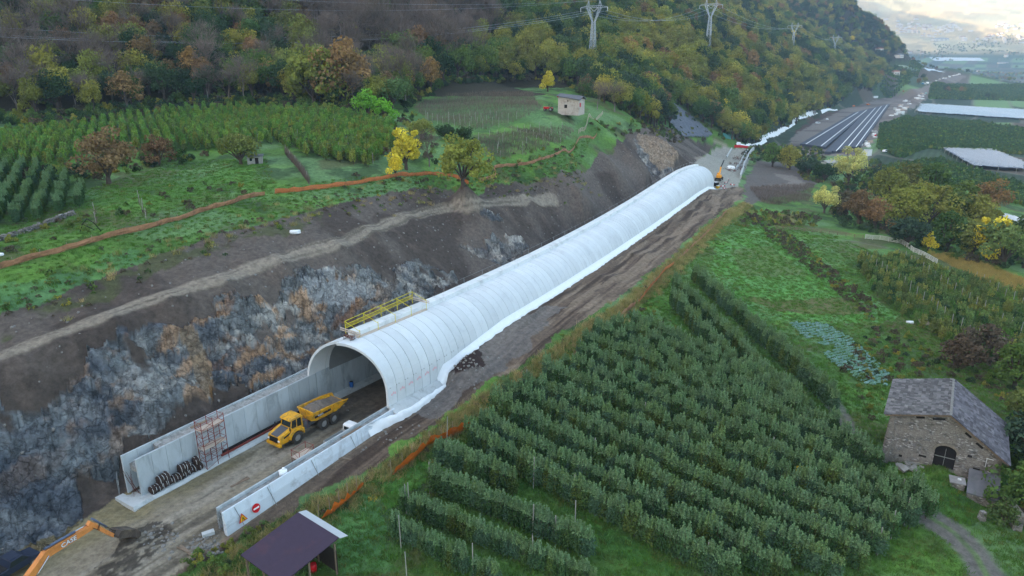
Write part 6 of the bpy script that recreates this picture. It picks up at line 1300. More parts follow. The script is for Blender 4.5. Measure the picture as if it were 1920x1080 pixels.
net('safety_net_fence', [(-30, 518), (0, 506), (100, 476), (200, 448), (300, 424), (400, 392), (460, 374), (496, 366)], 1.0, M_ORANGE2, 'long faded orange net fence along the upper edge of the cutting, nearest stretch', .25, seed=1)
net('safety_net_fence', [(515, 362), (560, 360), (620, 352), (690, 343), (745, 331), (800, 328), (850, 331), (878, 347)], 1.05, M_ORANGE, 'orange net fence stretch passing below the yellow trees', .3, seed=2)
net('safety_net_fence', [(898, 343), (930, 332), (925, 316), (1000, 307), (1060, 284), (1085, 262), (1118, 254)], 1.0, M_ORANGE2, 'faded net fence climbing the terrace edge towards the stone hut', .3, seed=3)
net('safety_net_fence', [(598, 978), (625, 962), (650, 940), (674, 918)], 2.0, M_OR3, 'slumped orange net piece between dark roofed shed and bank', .5, .5, 4, .7)
net('safety_net_fence', [(734, 893), (765, 872), (800, 838), (840, 820), (878, 806)], 2.0, M_OR3, 'bright orange net piece draped at the head of the near apple rows', .35, .6, 5, .7)
net('safety_net_fence', [(916, 778), (925, 765), (960, 735), (1000, 712)], 1.1, mat('brown_orange_net', C(146, 88, 60), .2, 3), 'brownish torn net piece among the weeds behind the bright orange net', .7, .6, 6, .5)
net('safety_net_fence', [(1075, 668), (1085, 655), (1098, 640), (1130, 622), (1160, 598), (1190, 575)], 1.2, M_ORANGE2, 'faded net fence stretch at the upper left corner of the orchard', .3, 1.0, 7)
net('safety_net_fence', [(1195, 572), (1220, 540), (1245, 512), (1262, 498)], 1.2, M_ORANGE, 'orange net fence stretch beside the dirt track above the orchard lane', .3, 1.0, 8)
net('safety_net_fence', [(1268, 492), (1300, 462), (1335, 430), (1355, 405), (1362, 398)], 1.2, M_ORANGE2, 'net fence stretch along the top of the green meadow', .4, 1.0, 9)

# ================================================================ buildings
M_STONE = bpy.data.materials.new('rubble_stone'); M_STONE.use_nodes = True; nt = M_STONE.node_tree; b = nt.nodes['Principled BSDF']; b.inputs['Roughness'].default_value = .95; b.inputs['Specular IOR Level'].default_value = .15
tc = N(nt, 'ShaderNodeTexCoord'); mp = N(nt, 'ShaderNodeMapping'); mp.inputs['Scale'].default_value = (1, 1, 1.9); L(nt, tc, 'Object', mp, 0); nz_ = N(nt, 'ShaderNodeTexNoise', i_Scale=2.0, i_Detail=3.0); L(nt, mp, 0, nz_, 'Vector')
sv = N(nt, 'ShaderNodeVectorMath', operation='SCALE', i_Scale=.35); nt.links.new(nz_.outputs['Color'], sv.inputs[0]); av = N(nt, 'ShaderNodeVectorMath', operation='ADD'); L(nt, mp, 0, av, 0); L(nt, sv, 0, av, 1)
vo = N(nt, 'ShaderNodeTexVoronoi', i_Scale=3.2); L(nt, av, 0, vo, 'Vector'); ve = N(nt, 'ShaderNodeTexVoronoi', feature='DISTANCE_TO_EDGE', i_Scale=3.2); L(nt, av, 0, ve, 'Vector')
rp = N(nt, 'ShaderNodeValToRGB'); sp = N(nt, 'ShaderNodeSeparateColor'); L(nt, vo, 'Color', sp, 0); L(nt, sp, 0, rp, 0); e = rp.color_ramp.elements; e[0].color = (*C(92, 90, 88), 1); e[1].color = (*C(182, 180, 178), 1); x = e.new(.45); x.color = (*C(134, 130, 124), 1); x = e.new(.7); x.color = (*C(114, 115, 117), 1)
n2 = N(nt, 'ShaderNodeTexNoise', i_Scale=.7, i_Detail=6.0); L(nt, tc, 'Object', n2, 'Vector'); r2 = N(nt, 'ShaderNodeMapRange', i_1=.42, i_2=.58, i_3=0.0, i_4=.75); L(nt, n2, 0, r2, 0)
mx = N(nt, 'ShaderNodeMix', data_type='RGBA'); L(nt, r2, 0, mx, 0); nt.links.new(rp.outputs[0], mx.inputs[6]); mx.inputs[7].default_value = (*C(142, 138, 131), 1)
ed_ = N(nt, 'ShaderNodeMapRange', i_1=0.0, i_2=.06, i_3=.45, i_4=1.0); L(nt, ve, 'Distance', ed_, 0); sc = N(nt, 'ShaderNodeVectorMath', operation='SCALE'); nt.links.new(mx.outputs[2], sc.inputs[0]); L(nt, ed_, 0, sc, 'Scale'); L(nt, sc, 0, b, 'Base Color')
bp = N(nt, 'ShaderNodeBump', i_Strength=1.0, i_Distance=.08); L(nt, ed_, 0, bp, 'Height'); L(nt, bp, 0, b, 'Normal')
M_SLATE = mat('slate_slab', C(100, 97, 97), .35, 1.5, .8, .02, 8, stain=C(136, 134, 130), stain_amt=.35, stain_scale=1.0, tintattr=True)
def slates(V4, nu, nv, th, rg, name, m, parent, lap=1.25, jit=.12):
    """overlapping slabs on a roof plane: V4 = eave-left, eave-right, ridge-right, ridge-left"""
    A, B, Cc, D = [np.array(v, float) for v in V4]; nrm = np.cross(B - A, D - A); nrm /= np.linalg.norm(nrm); nrm = nrm if nrm[2] > 0 else -nrm; V = []; F = []; T = []
    for i in range(nv):
        off = rg.uniform(0, 1)
        edges = np.concatenate([[0], np.sort((np.arange(1, nu) + rg.uniform(-.3, .3, nu - 1)) / nu), [1]])
        for a, b_ in zip(edges, edges[1:]):
            v0 = i / nv + rg.uniform(-jit, jit) / nv * (i > 0); v1 = min(1.0, (i + lap) / nv)
            P = lambda u, v: (A + (B - A) * u) * (1 - v) + (D + (Cc - D) * u) * v
            lift = th * 1.6 + rg.uniform(0, th * .6); q = [P(a, v0) + nrm * lift, P(b_, v0) + nrm * lift, P(b_, v1) + nrm * (th * .3), P(a, v1) + nrm * (th * .3)]
            b0 = len(V); V += q + [p - nrm * th for p in q]; F += [(b0, b0 + 1, b0 + 2, b0 + 3), (b0 + 7, b0 + 6, b0 + 5, b0 + 4), (b0, b0 + 4, b0 + 5, b0 + 1), (b0 + 1, b0 + 5, b0 + 6, b0 + 2), (b0 + 2, b0 + 6, b0 + 7, b0 + 3), (b0 + 3, b0 + 7, b0 + 4, b0)]; T += [rg.uniform(.5, 1.45)] * 6
    mb = MB(); mb.add(V, F); o = mb.build(name, m, parent); a = o.data.attributes.new('tint', 'FLOAT', 'FACE'); a.data.foreach_set('value', np.array(T, np.float32)); return o
# stone barn: local x along the front (to the right), y to the back
bo_ = np.array([46.8, 78.5]); ba = math.atan2(-.53, .85); bn = empty('stone_barn', (bo_[0], bo_[1], 0), ba, 'old rubble stone barn with slate roof and dark arched doorway', 'barn')
Wb, Db, zb_ = 12.1, 10.6, -2.8; ZE, ZRG, ZE2, XR = 5.5, 7.1, 3.0, 6.1
def front_outline():
    return [(0 - .35, zb_), (0, ZE), (XR, ZRG), (Wb, ZE2), (Wb + .1, zb_)]
dx0, dx1, dz0, dzt = 5.35, 7.6, -.1, 3.0                           # doorway
arch = [(dx0, dz0)] + [((dx0 + dx1) / 2 - (dx1 - dx0) / 2 * cos(a), dzt - .8 + .8 * sin(a)) for a in np.linspace(0, pi, 11)] + [(dx1, dz0)]
def wall_with_arch(y0, y1):
    """front wall: left part, right part and the piece above the arch"""
    mb = MB(); top = lambda x: np.interp(x, [0, XR, Wb], [ZE, ZRG, ZE2])
    mb.prism([(-.35, zb_), (0, ZE), (dx0, top(dx0)), (dx0, zb_)], y0, y1); mb.prism([(dx1, zb_), (dx1, top(dx1)), (Wb, ZE2), (Wb + .1, zb_)], y0, y1)
    mb.prism([arch[0 + i] for i in range(1, len(arch) - 1)][::1] + [(dx1, top(dx1)), (XR, ZRG), (dx0, top(dx0))], y0, y1); mb.prism([(dx0, zb_), (dx0, dz0), (dx1, dz0), (dx1, zb_)], y0, y1); return mb
wall_with_arch(0, .6).build('wall', M_STONE, bn)
mb = MB(); mb.box((.25, Db / 2, (ZE - .5 + zb_) / 2), (.5, Db, ZE - .5 - zb_)); mb.box((Wb - .25, Db / 2 , (ZE2 - .25 + zb_) / 2), (.5, Db, ZE2 - .25 - zb_)); mb.prism([(0, zb_), (0, ZE - .05), (XR, ZRG - .05), (Wb, ZE2 - .05), (Wb, zb_)], Db - .5, Db); mb.build('wall', M_STONE, bn)
rg = np.random.default_rng(77)
rf = empty('roof', (0, 0, 0)); rf.parent = bn
base = MB(); base.prism([(-.55, ZE - .05), (XR, ZRG + .12), (Wb + .6, ZE2 - .35), (Wb + .6, ZE2 - .5), (XR, ZRG - .03), (-.55, ZE - .2)], -.5, Db + .4); base.build('roof_boards', M_WOODD, rf)
slates([(-.7, -.6, ZE - .02), (-.7, Db + .5, ZE - .02), (XR + .05, Db + .5, ZRG + .22), (XR + .05, -.6, ZRG + .22)], 24, 17, .05, rg, 'slates', M_SLATE, rf)
slates([(Wb + .75, -.6, ZE2 - .35), (Wb + .75, Db + .5, ZE2 - .35), (XR + .05, Db + .5, ZRG + .22), (XR + .05, -.6, ZRG + .22)], 24, 19, .05, rg, 'slates', mat('slate_slab_dark', C(90, 87, 94), .3, 1.2, .8, .02, 8, stain=C(130, 128, 130), stain_amt=.3, tintattr=True), rf)
rd_ = MB(); 
for k in range(14): rd_.box((XR + .05, -.4 + k * .82, ZRG + .30), (.28, .78, .06), rg.uniform(-.1, .1), rg.uniform(-.15, .15))
rd_.build('ridge_stones', mat('ridge_stone', C(126, 124, 120), .2, 2), rf)
for x0, z0, w_ in ((5.1, 6.35, 1.3), (3.2, 6.02, .9), (8.3, 5.15, .8), (9.6, 4.15, .9)): MB().box((x0, -.01, z0 - .1), (w_, .06, .25), 0, -.25 if x0 < XR else .6).build('eaves_shade', M_DARK, bn)  # dark plates painting the shade under the eaves
dr = MB(); dr.prism([(x, z) for x, z in arch], .35, .42); d_ = dr.build('door', mat('old_dark_door', C(34, 32, 34), .25, 4, .9), bn); mb = MB(); mb.box(((dx0 + dx1) / 2, .33, 1.3), (2.1, .05, .1)); mb.box(((dx0 + dx1) / 2, .33, 1.3), (.05, .04, 2.3)); mb.build('door_bar', M_STEEL, d_)
ar_ = MB(); cx_ = (dx0 + dx1) / 2
for k in range(11):
    a = pi * (k + .5) / 11; ar_.box((cx_ - 1.28 * cos(a), -.02, dzt - .8 + .95 * sin(a)), (.34, .1, .28), 0, -(pi / 2 - a) if False else (a - pi / 2))
ar_.build('arch_stones', mat('arch_stone', C(128, 122, 112), .25, 3), bn)
mb = MB(); mb.box((.35, -.12, 1.5), (.8, .4, 7.9), taper=(.7, .6)); mb.build('corner_buttress', M_STONE, bn)
mb = MB(); mb.box((10.6, -.02, 2.1), (.06, .05, 1.2)); mb.box((10.9, -.02, 2.65), (.75, .05, .06)); mb.build('drain_pipe', M_WHITE, bn)
for x0, z0, sx_, sz_ in ((1.9, .2, .35, .3), (4.2, .9, .8, .25), (9.8, .9, .7, .35), (8.9, 2.4, .45, .3)): MB().box((x0, -.003, z0), (sx_, .05, sz_)).build('hollow_shade', M_DARK, bn)  # dark plates on the flat wall, painting the shade of hollows
# rubble, lean-to slab, trough, stone pier in front
gb = lambda lx, ly: (bo_[0] + lx * cos(ba) - ly * sin(ba), bo_[1] + lx * sin(ba) + ly * cos(ba))
mb = MB(); rg = np.random.default_rng(8)
for k in range(26):
    s_ = rg.uniform(.3, 1.1); mb.box((rg.uniform(-1.2, 1.4), rg.uniform(-.8, .7), rg.uniform(0, .6)), (s_, s_ * .8, s_ * .35), rg.uniform(0, 3), rg.uniform(-.5, .5), rg.uniform(-.5, .5))
o = mb.build('rubble_heap', mat('rubble_slab', C(138, 138, 134), .25, 2.5, .95), None, .03); x, y = gb(3.0, -1.2); o.location = tuple(S3(x, y, -.1)); tag(o, 'heap of broken stone slabs against the front of the barn', 'rubble')
x, y = gb(9.0, -1.9); t = empty('stone_trough', S3(x, y), ba + .1, 'square stone trough with flat cover in front of the barn door', 'trough'); MB().box((-.9, 0, .35), (1.5, 1.5, 1.0)).build('basin', M_STONE, t); MB().box((-.9, 0, .9), (1.65, 1.65, .12)).build('cover', mat('pale_cover', C(150, 150, 150), .2, 2), t); MB().box((-.7, .1, 1.0), (.35, .3, .15)).build('lid', M_WHITE, t)
x, y = gb(10.7, -1.7); t = empty('lean_to', S3(x, y), ba, 'low lean-to with grey slab roof at the corner of the barn', 'lean-to')
MB().add([(-1.6, -1.9, 1.0), (1.6, -1.9, .9), (1.6, 1.9, 2.3), (-1.6, 1.9, 2.4), (-1.6, -1.9, .85), (1.6, -1.9, .75), (1.6, 1.9, 2.15), (-1.6, 1.9, 2.25)], [(0, 1, 2, 3), (7, 6, 5, 4), (0, 4, 5, 1), (1, 5, 6, 2), (2, 6, 7, 3), (3, 7, 4, 0)]).build('roof', mat('grey_slab_roof', C(104, 106, 112), .25, 1.2, .85, stain=C(76, 92, 60), stain_amt=.4), t); MB().box((0, -.1, .2), (3.0, 3.4, 1.6)).build('wall', M_STONE, t)
x, y = gb(13.2, -3.3); t = empty('stone_pier', S3(x, y, -.2), ba + .35, 'tall narrow stone wall stub below the barn corner', 'wall'); MB().box((0, -1.2, .9), (.9, 3.6, 2.2), taper=(.9, .95)).build('wall', M_STONE, t); MB().box((0, -1.2, 2.03), (.95, 3.5, .1)).build('coping', mat('pale_coping', C(158, 154, 146), .2, 2), t)
g = SP(1840, 975); o = MB(); o.box((0, 0, .5), (.7, .6, 1.2), taper=(.8, .8)); o = o.build('stone_pillar', M_STONE); o.location = tuple(g); tag(o, 'single pale stone pillar in the grass below the barn', 'pillar')

# shed with the dark roof, bottom of the picture
hz = 3.4
r0, r1 = W(560, 961, hz + .3), W(634, 1007, hz + .3); e0_, e1_ = W(455, 1043, hz - .7), None
dv = r1 - r0; dv[2] = 0; Lw = np.hypot(dv[0], dv[1]); ang = math.atan2(dv[1], dv[0]); sh = empty('open_shed', (r0[0], r0[1], -.5), ang, 'open timber shed with dark purple brown roof at the foot of the bank', 'shed')
c_, s_ = cos(ang), sin(ang); le = e0_ - r0; dep_ = le[0] * s_ - le[1] * c_; dep_ = abs(dep_) ; print('shed', Lw, dep_, ang)
M_PUR = mat('dark_purple_roof', C(62, 50, 68), .12, 2.0, .7, .004, 30, stain=C(86, 56, 66), stain_amt=.3, stain_scale=.4)
rz_ = hz + .8; 
rb_ = MB(); V = [(-.1, 0, rz_), (Lw + .1, 0, rz_), (Lw + .1, -dep_, rz_ - 1.0), (-.1, -dep_, rz_ - 1.0)]; rb_.add(V + [(x, y, z - .1) for x, y, z in V], [(0, 1, 2, 3), (7, 6, 5, 4), (0, 4, 5, 1), (1, 5, 6, 2), (2, 6, 7, 3), (3, 7, 4, 0)]); rb_.build('roof', M_PUR, sh)
rb_ = MB(); V = [(-.1, .02, rz_), (Lw + .25, .02, rz_), (Lw + .25, .95, rz_ - .28), (-.1, .95, rz_ - .28)]; rb_.add(V + [(x, y, z - .06) for x, y, z in V], [(0, 1, 2, 3), (7, 6, 5, 4), (0, 4, 5, 1), (1, 5, 6, 2), (2, 6, 7, 3), (3, 7, 4, 0)]); rb_.build('metal_sheet_roof', mat('pale_metal_sheet', C(186, 192, 196), .06, 2, .5, metal=.2), sh)
for x in (.3, Lw / 2, Lw - .3):
    for y in (-.3, -dep_ / 2, -dep_ + .3): MB().box((x, y, rz_ / 2 - .6), (.16, .16, rz_ - .3 + y * .12)).build('post', M_WOODD, sh)
for y, z in ((-.3, rz_ - .25), (-dep_ + .3, rz_ - 1.15)): MB().box((Lw / 2, y, z), (Lw, .14, .18)).build('beam', M_WOODD, sh)
MB().box((Lw / 2, -.25, 1.4), (Lw - .3, .05, 2.6)).build('back_boards', mat('dark_boards', C(58, 50, 46), .3, 4), sh)
gx = W(600, 1060, 0); o = MB(); o.tube([(0, 0, 0), (0, 0, .5), (0, 0, .9)], [.3, .34, .3], 10); o = o.build('plastic_barrel', M_SRED); o.location = (gx[0] - .6, gx[1] - .2, float(surf(gx[0], gx[1])[0])); tag(o, 'red barrel standing under the dark roofed shed', 'barrel')

# stone hut on the terrace, tractor beside it
h0 = G(1046, 212); h1 = G(1085, 227); ha = math.atan2(h1[1] - h0[1], h1[0] - h0[0]); hut = empty('stone_hut', (h0[0], h0[1], h0[2] - .6), 0, 'small pale stone hut with grey pitched roof on the upper terrace', 'hut')
M_PS = mat('pale_stone_wall', C(184, 177, 170), .15, 1.5, .95, .03, 3, stain=C(150, 136, 124), stain_amt=.5, stain_scale=.6); M_GRF = mat('grey_roof_tile', C(98, 100, 106), .15, 2, .8)
hut.rotation_euler = (0, 0, radians(-24)); 
wb_ = MB(); wb_.prism([(0, 0), (0, 6.2), (7.4, 5.2), (7.4, 0)], 0, 6.2); wb_.build('wall', M_PS, hut)
rr_ = MB(); V = [(-.5, -.5, 6.35), (8.0, -.5, 5.2), (8.0, 3.2, 6.2), (-.5, 3.2, 7.0), (-.5, 6.8, 6.1), (8.0, 6.8, 5.0)]
rr_.add([V[0], V[1], V[2], V[3], V[4], V[5]] + [(x, y, z - .18) for x, y, z in V], [(0, 1, 2, 3), (3, 2, 5, 4), (6, 9, 8, 7), (9, 10, 11, 8), (0, 6, 7, 1), (1, 7, 8, 2), (2, 8, 11, 5), (5, 11, 10, 4), (4, 10, 9, 3), (3, 9, 6, 0)]); rr_.build('roof', M_GRF, hut)
MB().box((2.8, -.03, 2.9), (1.0, .08, 1.1)).build('window', M_DARK, hut); MB().box((3.5, -.03, 4.7), (.4, .08, .4)).build('vent', M_DARK, hut); MB().box((7.43, 1.6, 3.4), (.08, 1.2, 1.3)).build('red_shutter', M_SRED, hut); MB().box((-.1, -.1, 6.0), (.5, .3, .4)).build('gable_cap', M_SRED, hut)
g = SP(1029, 208); tr = empty('tractor', g, radians(160), 'small red tractor parked beside the stone hut', 'tractor'); MB().box((.9, 0, 1.05), (1.9, .8, .7)).build('bonnet', M_SRED, tr, .08); MB().box((-.6, 0, 1.0), (1.4, 1.5, .5)).build('mudguard', M_SRED, tr, .05); fr_ = MB()
for x in (-1.2, 0): 
    for y in (-.6, .6): fr_.bar((x, y, 1.2), (x, y, 2.3), .06)
fr_.box((-.6, 0, 2.33), (1.4, 1.4, .08)); fr_.build('roll_frame', M_BLACK, tr)
for y in (-.7, .7): wheel(tr, -.8, y, .65, .4); wheel(tr, 1.3, y, .4, .25)
# field shed by the bush
def hut_simple(px, py, w, d, h, rz, name, lab, mw, mr, cat, pitch=.4, dark=True, zoff=-.3):
    g = SP(px, py, zoff); t = empty(name, g, rz, lab, cat); MB().box((0, 0, h / 2), (w, d, h)).build('wall', mw, t)
    r_ = MB(); r_.prism([(-d / 2 - .3, h), (0, h + pitch * d / 2 + .12), (d / 2 + .3, h), (d / 2 + .3, h - .12), (0, h + pitch * d / 2), (-d / 2 - .3, h - .12)], -w / 2 - .3, w / 2 + .3, Matrix.Rotation(radians(90), 4, 'Z')); r_.build('roof', mr, t)
    if dark:
        MB().box((w * .12, -d / 2 - .02, h * .42), (w * .22, .06, h * .7)).build('door', M_DARK, t); MB().box((-w * .26, -d / 2 - .02, h * .6), (w * .16, .06, h * .3)).build('window', M_GLASS, t)
    return t
hut_simple(479, 306, 3.2, 2.6, 2.0, .3, 'garden_shed', 'small grey field shed half hidden by the bush on the terrace', mat('silver_boards', C(150, 150, 146), .2, 3), M_GRF, 'shed', .1)
hut_simple(1076, 122, 4.5, 3, 3.0, -.2, 'garden_shed', 'tiny white shed among trees left of the first pylon', M_WHITE, M_WHITE, 'shed', .15)
t = empty('open_shelter', SP(1752, 462), -.35, 'open shelter with flat pale roof beside the grove', 'shelter'); MB().box((0, 0, 2.7), (7.5, 3.6, .15), 0, .06).build('roof', mat('pale_sheet_roof', C(166, 176, 184), .1, 2, .6), t)
for x in (-3.2, 0, 3.2):
    for y in (-1.5, 1.5): MB().box((x, y, 1.3), (.15, .15, 2.7)).build('post', M_WOODD, t)
hut_simple(1552, 312, 9, 7, 3.0, .5, 'garden_shed', 'grey roofed shed at the near end of the storage beds', M_CON, mat('pale_grey_roof', C(160, 160, 158), .12, 2), 'shed', .25)
# old field things by the meadow: beehive box, planks, barrel
g = SP(1703, 578); t = empty('stone_post_box', g, -.3, 'small square stone block with flat cap between meadow and yellowing orchard', 'block'); MB().box((0, 0, .6), (.9, .9, 1.2)).build('base', M_WOODD, t); MB().box((0, 0, 1.25), (1.2, 1.2, .16)).build('cap', M_WHITE, t)
g = SP(1742, 609); t = empty('plank_stack', g, -.15, 'flat stack of yellowish planks among the brambles above the barn', 'planks')
for k in range(5): MB().box((0, -1.0 + k * .5, .25 + k * .08), (3.8, .22, .12)).build('plank', M_WOOD, t)
lumpy(71, .7, .5, .25, M_SHEET, 'tarpaulin_heap', None, SP(1706, 607)); tag(bpy.data.objects['tarpaulin_heap'], 'crumpled pale tarpaulin heap left of the plank stack', 'tarpaulin')
t = empty('water_tank', SP(1768, 626), -.2, 'dark square water tank below the plank stack', 'tank'); MB().box((0, 0, .5), (2.2, 1.4, 1.0)).build('tank', M_BLACK, t, .05); MB().box((0, 0, 1.03), (1.2, .8, .06)).build('cover', M_HY, t)
o = lumpy(72, .9, .5, .35, M_SHEET, 'plastic_scrap', None, SP(553, 438)); tag(o, 'white plastic scrap lying on the bare slope below the net fence', 'plastic scrap')
o = lumpy(73, .35, .3, .22, M_SHEET, 'plastic_scrap', None, SP(2, 482)); tag(o, 'small white plastic scrap in the grass at the picture edge', 'plastic scrap')
# fences of the meadow
def rail_fence(pts, h, m, lab, name='wooden_fence', step=2.4, rails=3, rw=.1):
    Lr = resample(gline(pts, 15), step); z = surf(Lr[:, 0], Lr[:, 1]); o0 = np.array([Lr[0, 0], Lr[0, 1], z[0]]); t = empty(name, o0, 0, lab, 'fence'); P = np.column_stack([Lr[:, 0], Lr[:, 1], z]) - o0
    for p in P: MB().box((p[0], p[1], p[2] + h / 2 - .1), (.14, .14, h + .2)).build('post', m, t)
    for k in range(rails):
        mb = MB()
        for a, b_ in zip(P, P[1:]): mb.bar(a + [0, 0, h * (k + 1) / rails - .08], b_ + [0, 0, h * (k + 1) / rails - .08], .05, rw)
        mb.build('rail', m, t)
    return t
rail_fence([(1622, 448), (1650, 450), (1690, 457), (1712, 474), (1740, 486), (1756, 496)], 1.4, mat('white_weathered_wood', C(196, 196, 190), .15, 3), 'white weathered rail fence curving along the far edge of the meadow', rails=4, rw=.18)
rail_fence([(1455, 430), (1500, 433), (1560, 440), (1618, 448)], 1.1, M_WOODD, 'old grey wooden rail fence across the meadow beyond the hedge')
rail_fence([(1085, 250), (1100, 238), (1120, 225), (1130, 215)], 1.4, M_WOOD, 'light wooden fence on the slope below the stone hut', step=3)
t = empty('dry_stone_wall', SP(0, 452), 0, 'low dry stone wall running through the grass below the dark orchard', 'wall'); Lr = resample(gline([(0, 452), (60, 432), (110, 412), (140, 402)], 15), .5); mb = MB(); rg = np.random.default_rng(4)
for q in Lr:
    for k in range(3): mb.box((q[0] - t.location.x + rg.normal(0, .15), q[1] - t.location.y + rg.normal(0, .15), q[2] - t.location.z + .15 + .22 * k), (.5, .35, .24), rg.uniform(0, 3), rg.uniform(-.2, .2))
mb.build('stones', M_STONE, t)
o = MB(); o.tube([(0, 0, 0), (0.6, 0, 1.2), (1.3, .2, 2.0), (2.2, .3, 1.3), (3.0, .4, 0)], .06, 6); o.tube([(.6, 0, 1.2), (1.2, .5, .6), (2.0, .4, .2)], .06, 6); o = o.build('irrigation_hose', M_BLACK); o.location = tuple(SP(150, 435)); tag(o, 'black looped irrigation hose hanging between two field posts', 'hose')

# ================================================================ pylons and wires
M_PYL = mat('galvanised_lattice', C(176, 188, 200), .1, .3, .6, metal=.15)
def pylon(p, H, rz, lab, r=.16):
    t = empty('power_pylon', p, rz, lab, 'pylon')
    zw = H * .70; wb0, wt = H * .115, H * .045; mb = MB(); n = 9; lv = [zw * (1 - (1 - k / n) ** 1.15) for k in range(n + 1)]; wd = lambda z: wb0 + (wt - wb0) * (z / zw) ** .8
    cs = [(-1, -1), (1, -1), (1, 1), (-1, 1)]
    for a, b_ in zip(lv, lv[1:]):
        wa, wb_ = wd(a) / 2 * 1, wd(b_) / 2
        for i in range(4):
            (x0, y0), (x1, y1) = cs[i], cs[(i + 1) % 4]; mb.bar((x0 * wa, y0 * wa, a), (x0 * wb_, y0 * wb_, b_), r * 1.3); mb.bar((x0 * wa, y0 * wa, a), (x1 * wb_, y1 * wb_, b_), r * .8); mb.bar((x1 * wa, y1 * wa, a), (x0 * wb_, y0 * wb_, b_), r * .8); mb.bar((x0 * wb_, y0 * wb_, b_), (x1 * wb_, y1 * wb_, b_), r * .7)
    mb.build('tower_body', M_PYL, t)
    zf_ = H * .90; arm = H * .125; hd = wt * .32                                # the forked head
    for sx in (-1, 1):
        f = MB(); ins = [(sx * wt * .35, zw), (sx * arm * .62, zf_)]; outs = [(sx * wt * .5, zw), (sx * arm * .95, zf_)]
        for k in range(4):
            a, b_ = k / 4, (k + 1) / 4; pa_ = np.array(ins[0]) * (1 - a) + np.array(ins[1]) * a; pb_ = np.array(ins[0]) * (1 - b_) + np.array(ins[1]) * b_; qa = np.array(outs[0]) * (1 - a) + np.array(outs[1]) * a; qb = np.array(outs[0]) * (1 - b_) + np.array(outs[1]) * b_
            for y in (-hd, hd): f.bar((pa_[0], y, pa_[1]), (pb_[0], y, pb_[1]), r * 1.1); f.bar((qa[0], y, qa[1]), (qb[0], y, qb[1]), r * 1.1); f.bar((pa_[0], y, pa_[1]), (qb[0], y, qb[1]), r * .7)
            f.bar((qb[0], -hd, qb[1]), (qb[0], hd, qb[1]), r * .7)
        f.bar((sx * arm * .8, 0, zf_), (sx * arm * .72, 0, H), r * 1.1); f.bar((sx * arm * .55, 0, zf_ + .6), (sx * arm * .72, 0, H), r * .9); f.bar((sx * arm * 1.05, 0, zf_ + .3), (sx * arm * .72, 0, H), r * .9); f.build('fork_arm', M_PYL, t)
        g_ = MB(); X = sx * arm * 1.75
        for y in (-hd, hd): g_.bar((sx * arm * .9, y, zf_ + .9), (X, 0, zf_ + .2), r); g_.bar((sx * arm * .9, y, zf_ - .1), (X, 0, zf_ + .1), r)
        g_.build('cross_arm', M_PYL, t)
        iz = MB(); iz.tube([(X, 0, zf_ + .1), (X, 0, zf_ - H * .06)], .14, 6); iz.build('insulator', M_WHITE, t)
    c_ = MB()
    for y in (-hd, hd): c_.bar((-arm * .95, y, zf_), (arm * .95, y, zf_), r); c_.bar((-arm * .95, y, zf_ + .95), (arm * .95, y, zf_ + .95), r)
    for k in range(8): x0 = -arm * .95 + k * arm * .2375; c_.bar((x0, -hd, zf_ + .95 * (k % 2)), (x0 + arm * .2375, -hd, zf_ + .95 * ((k + 1) % 2)), r * .7)
    c_.build('cross_arm', M_PYL, t); v_ = MB(); v_.tube([(-arm * .5, 0, zf_), (0, 0, zf_ - H * .055), (arm * .5, 0, zf_)], .12, 6); v_.build('insulator', M_WHITE, t)
    return t
PH = [37.5, 39, 41, 42, 34]; plab = ['nearest and largest lattice pylon above the stone hut', 'second lattice pylon along the wooded slope', 'third lattice pylon along the wooded slope', 'fourth lattice pylon, small and hazy above the treetops', 'farthest and smallest lattice pylon at the foot of the far spur']
pr_ = radians(-30)
for i, (p, h) in enumerate(zip(PYL, PH)): pylon((p[0], p[1], p[2] - .5), h, pr_ + (0 if i else .0), plab[i], .16 * (1 + i * .22))
def head(i, sx):
    p = PYL[i]; arm = PH[i] * .125; X = sx * arm * 1.75; return np.array([p[0] + X * cos(pr_), p[1] + X * sin(pr_), p[2] + PH[i] * .84])
def ewire(i, sx):
    p = PYL[i]; arm = PH[i] * .125 * .72; return np.array([p[0] + sx * arm * cos(pr_), p[1] + sx * arm * sin(pr_), p[2] + PH[i] - .5])
def wire(a, b_, sag, r, lab):
    pts = [a + (b_ - a) * t_ - np.array([0, 0, 4 * sag * t_ * (1 - t_)]) for t_ in np.linspace(0, 1, 25)]; o = MB().tube([p - a for p in pts], r, 5).build('power_line', M_PYL); o.location = tuple(a); tag(o, lab, 'power line', 'overhead wires')
lp = WD(-330, -10, 300)                                                 # the next tower of the line stands outside the picture
ends = {('c', -1): WD(-150, 40, 250), ('c', 0): WD(-150, 56, 245), ('c', 1): WD(-150, 60, 240), ('e', -1): WD(-150, -22, 255), ('e', 1): WD(-150, -60, 260)}
for (k, sx), q in ends.items():
    a = head(0, sx) if k == 'c' else ewire(0, sx)
    if sx == 0: a = (head(0, -1) + head(0, 1)) / 2
    wire(a, q, 9 if k == 'c' else 6, .045 if k == 'c' else .03, 'sagging wire crossing the wooded slope from the nearest pylon to the picture edge')
for i in range(4):
    for sx in (-1, 0, 1):
        a = head(i, sx) if sx else (head(i, -1) + head(i, 1)) / 2; b_ = head(i + 1, sx) if sx else (head(i + 1, -1) + head(i + 1, 1)) / 2
        wire(a, b_, 7, .05 * (1 + i * .3), 'faint wire strung between the pylons along the wooded slope')

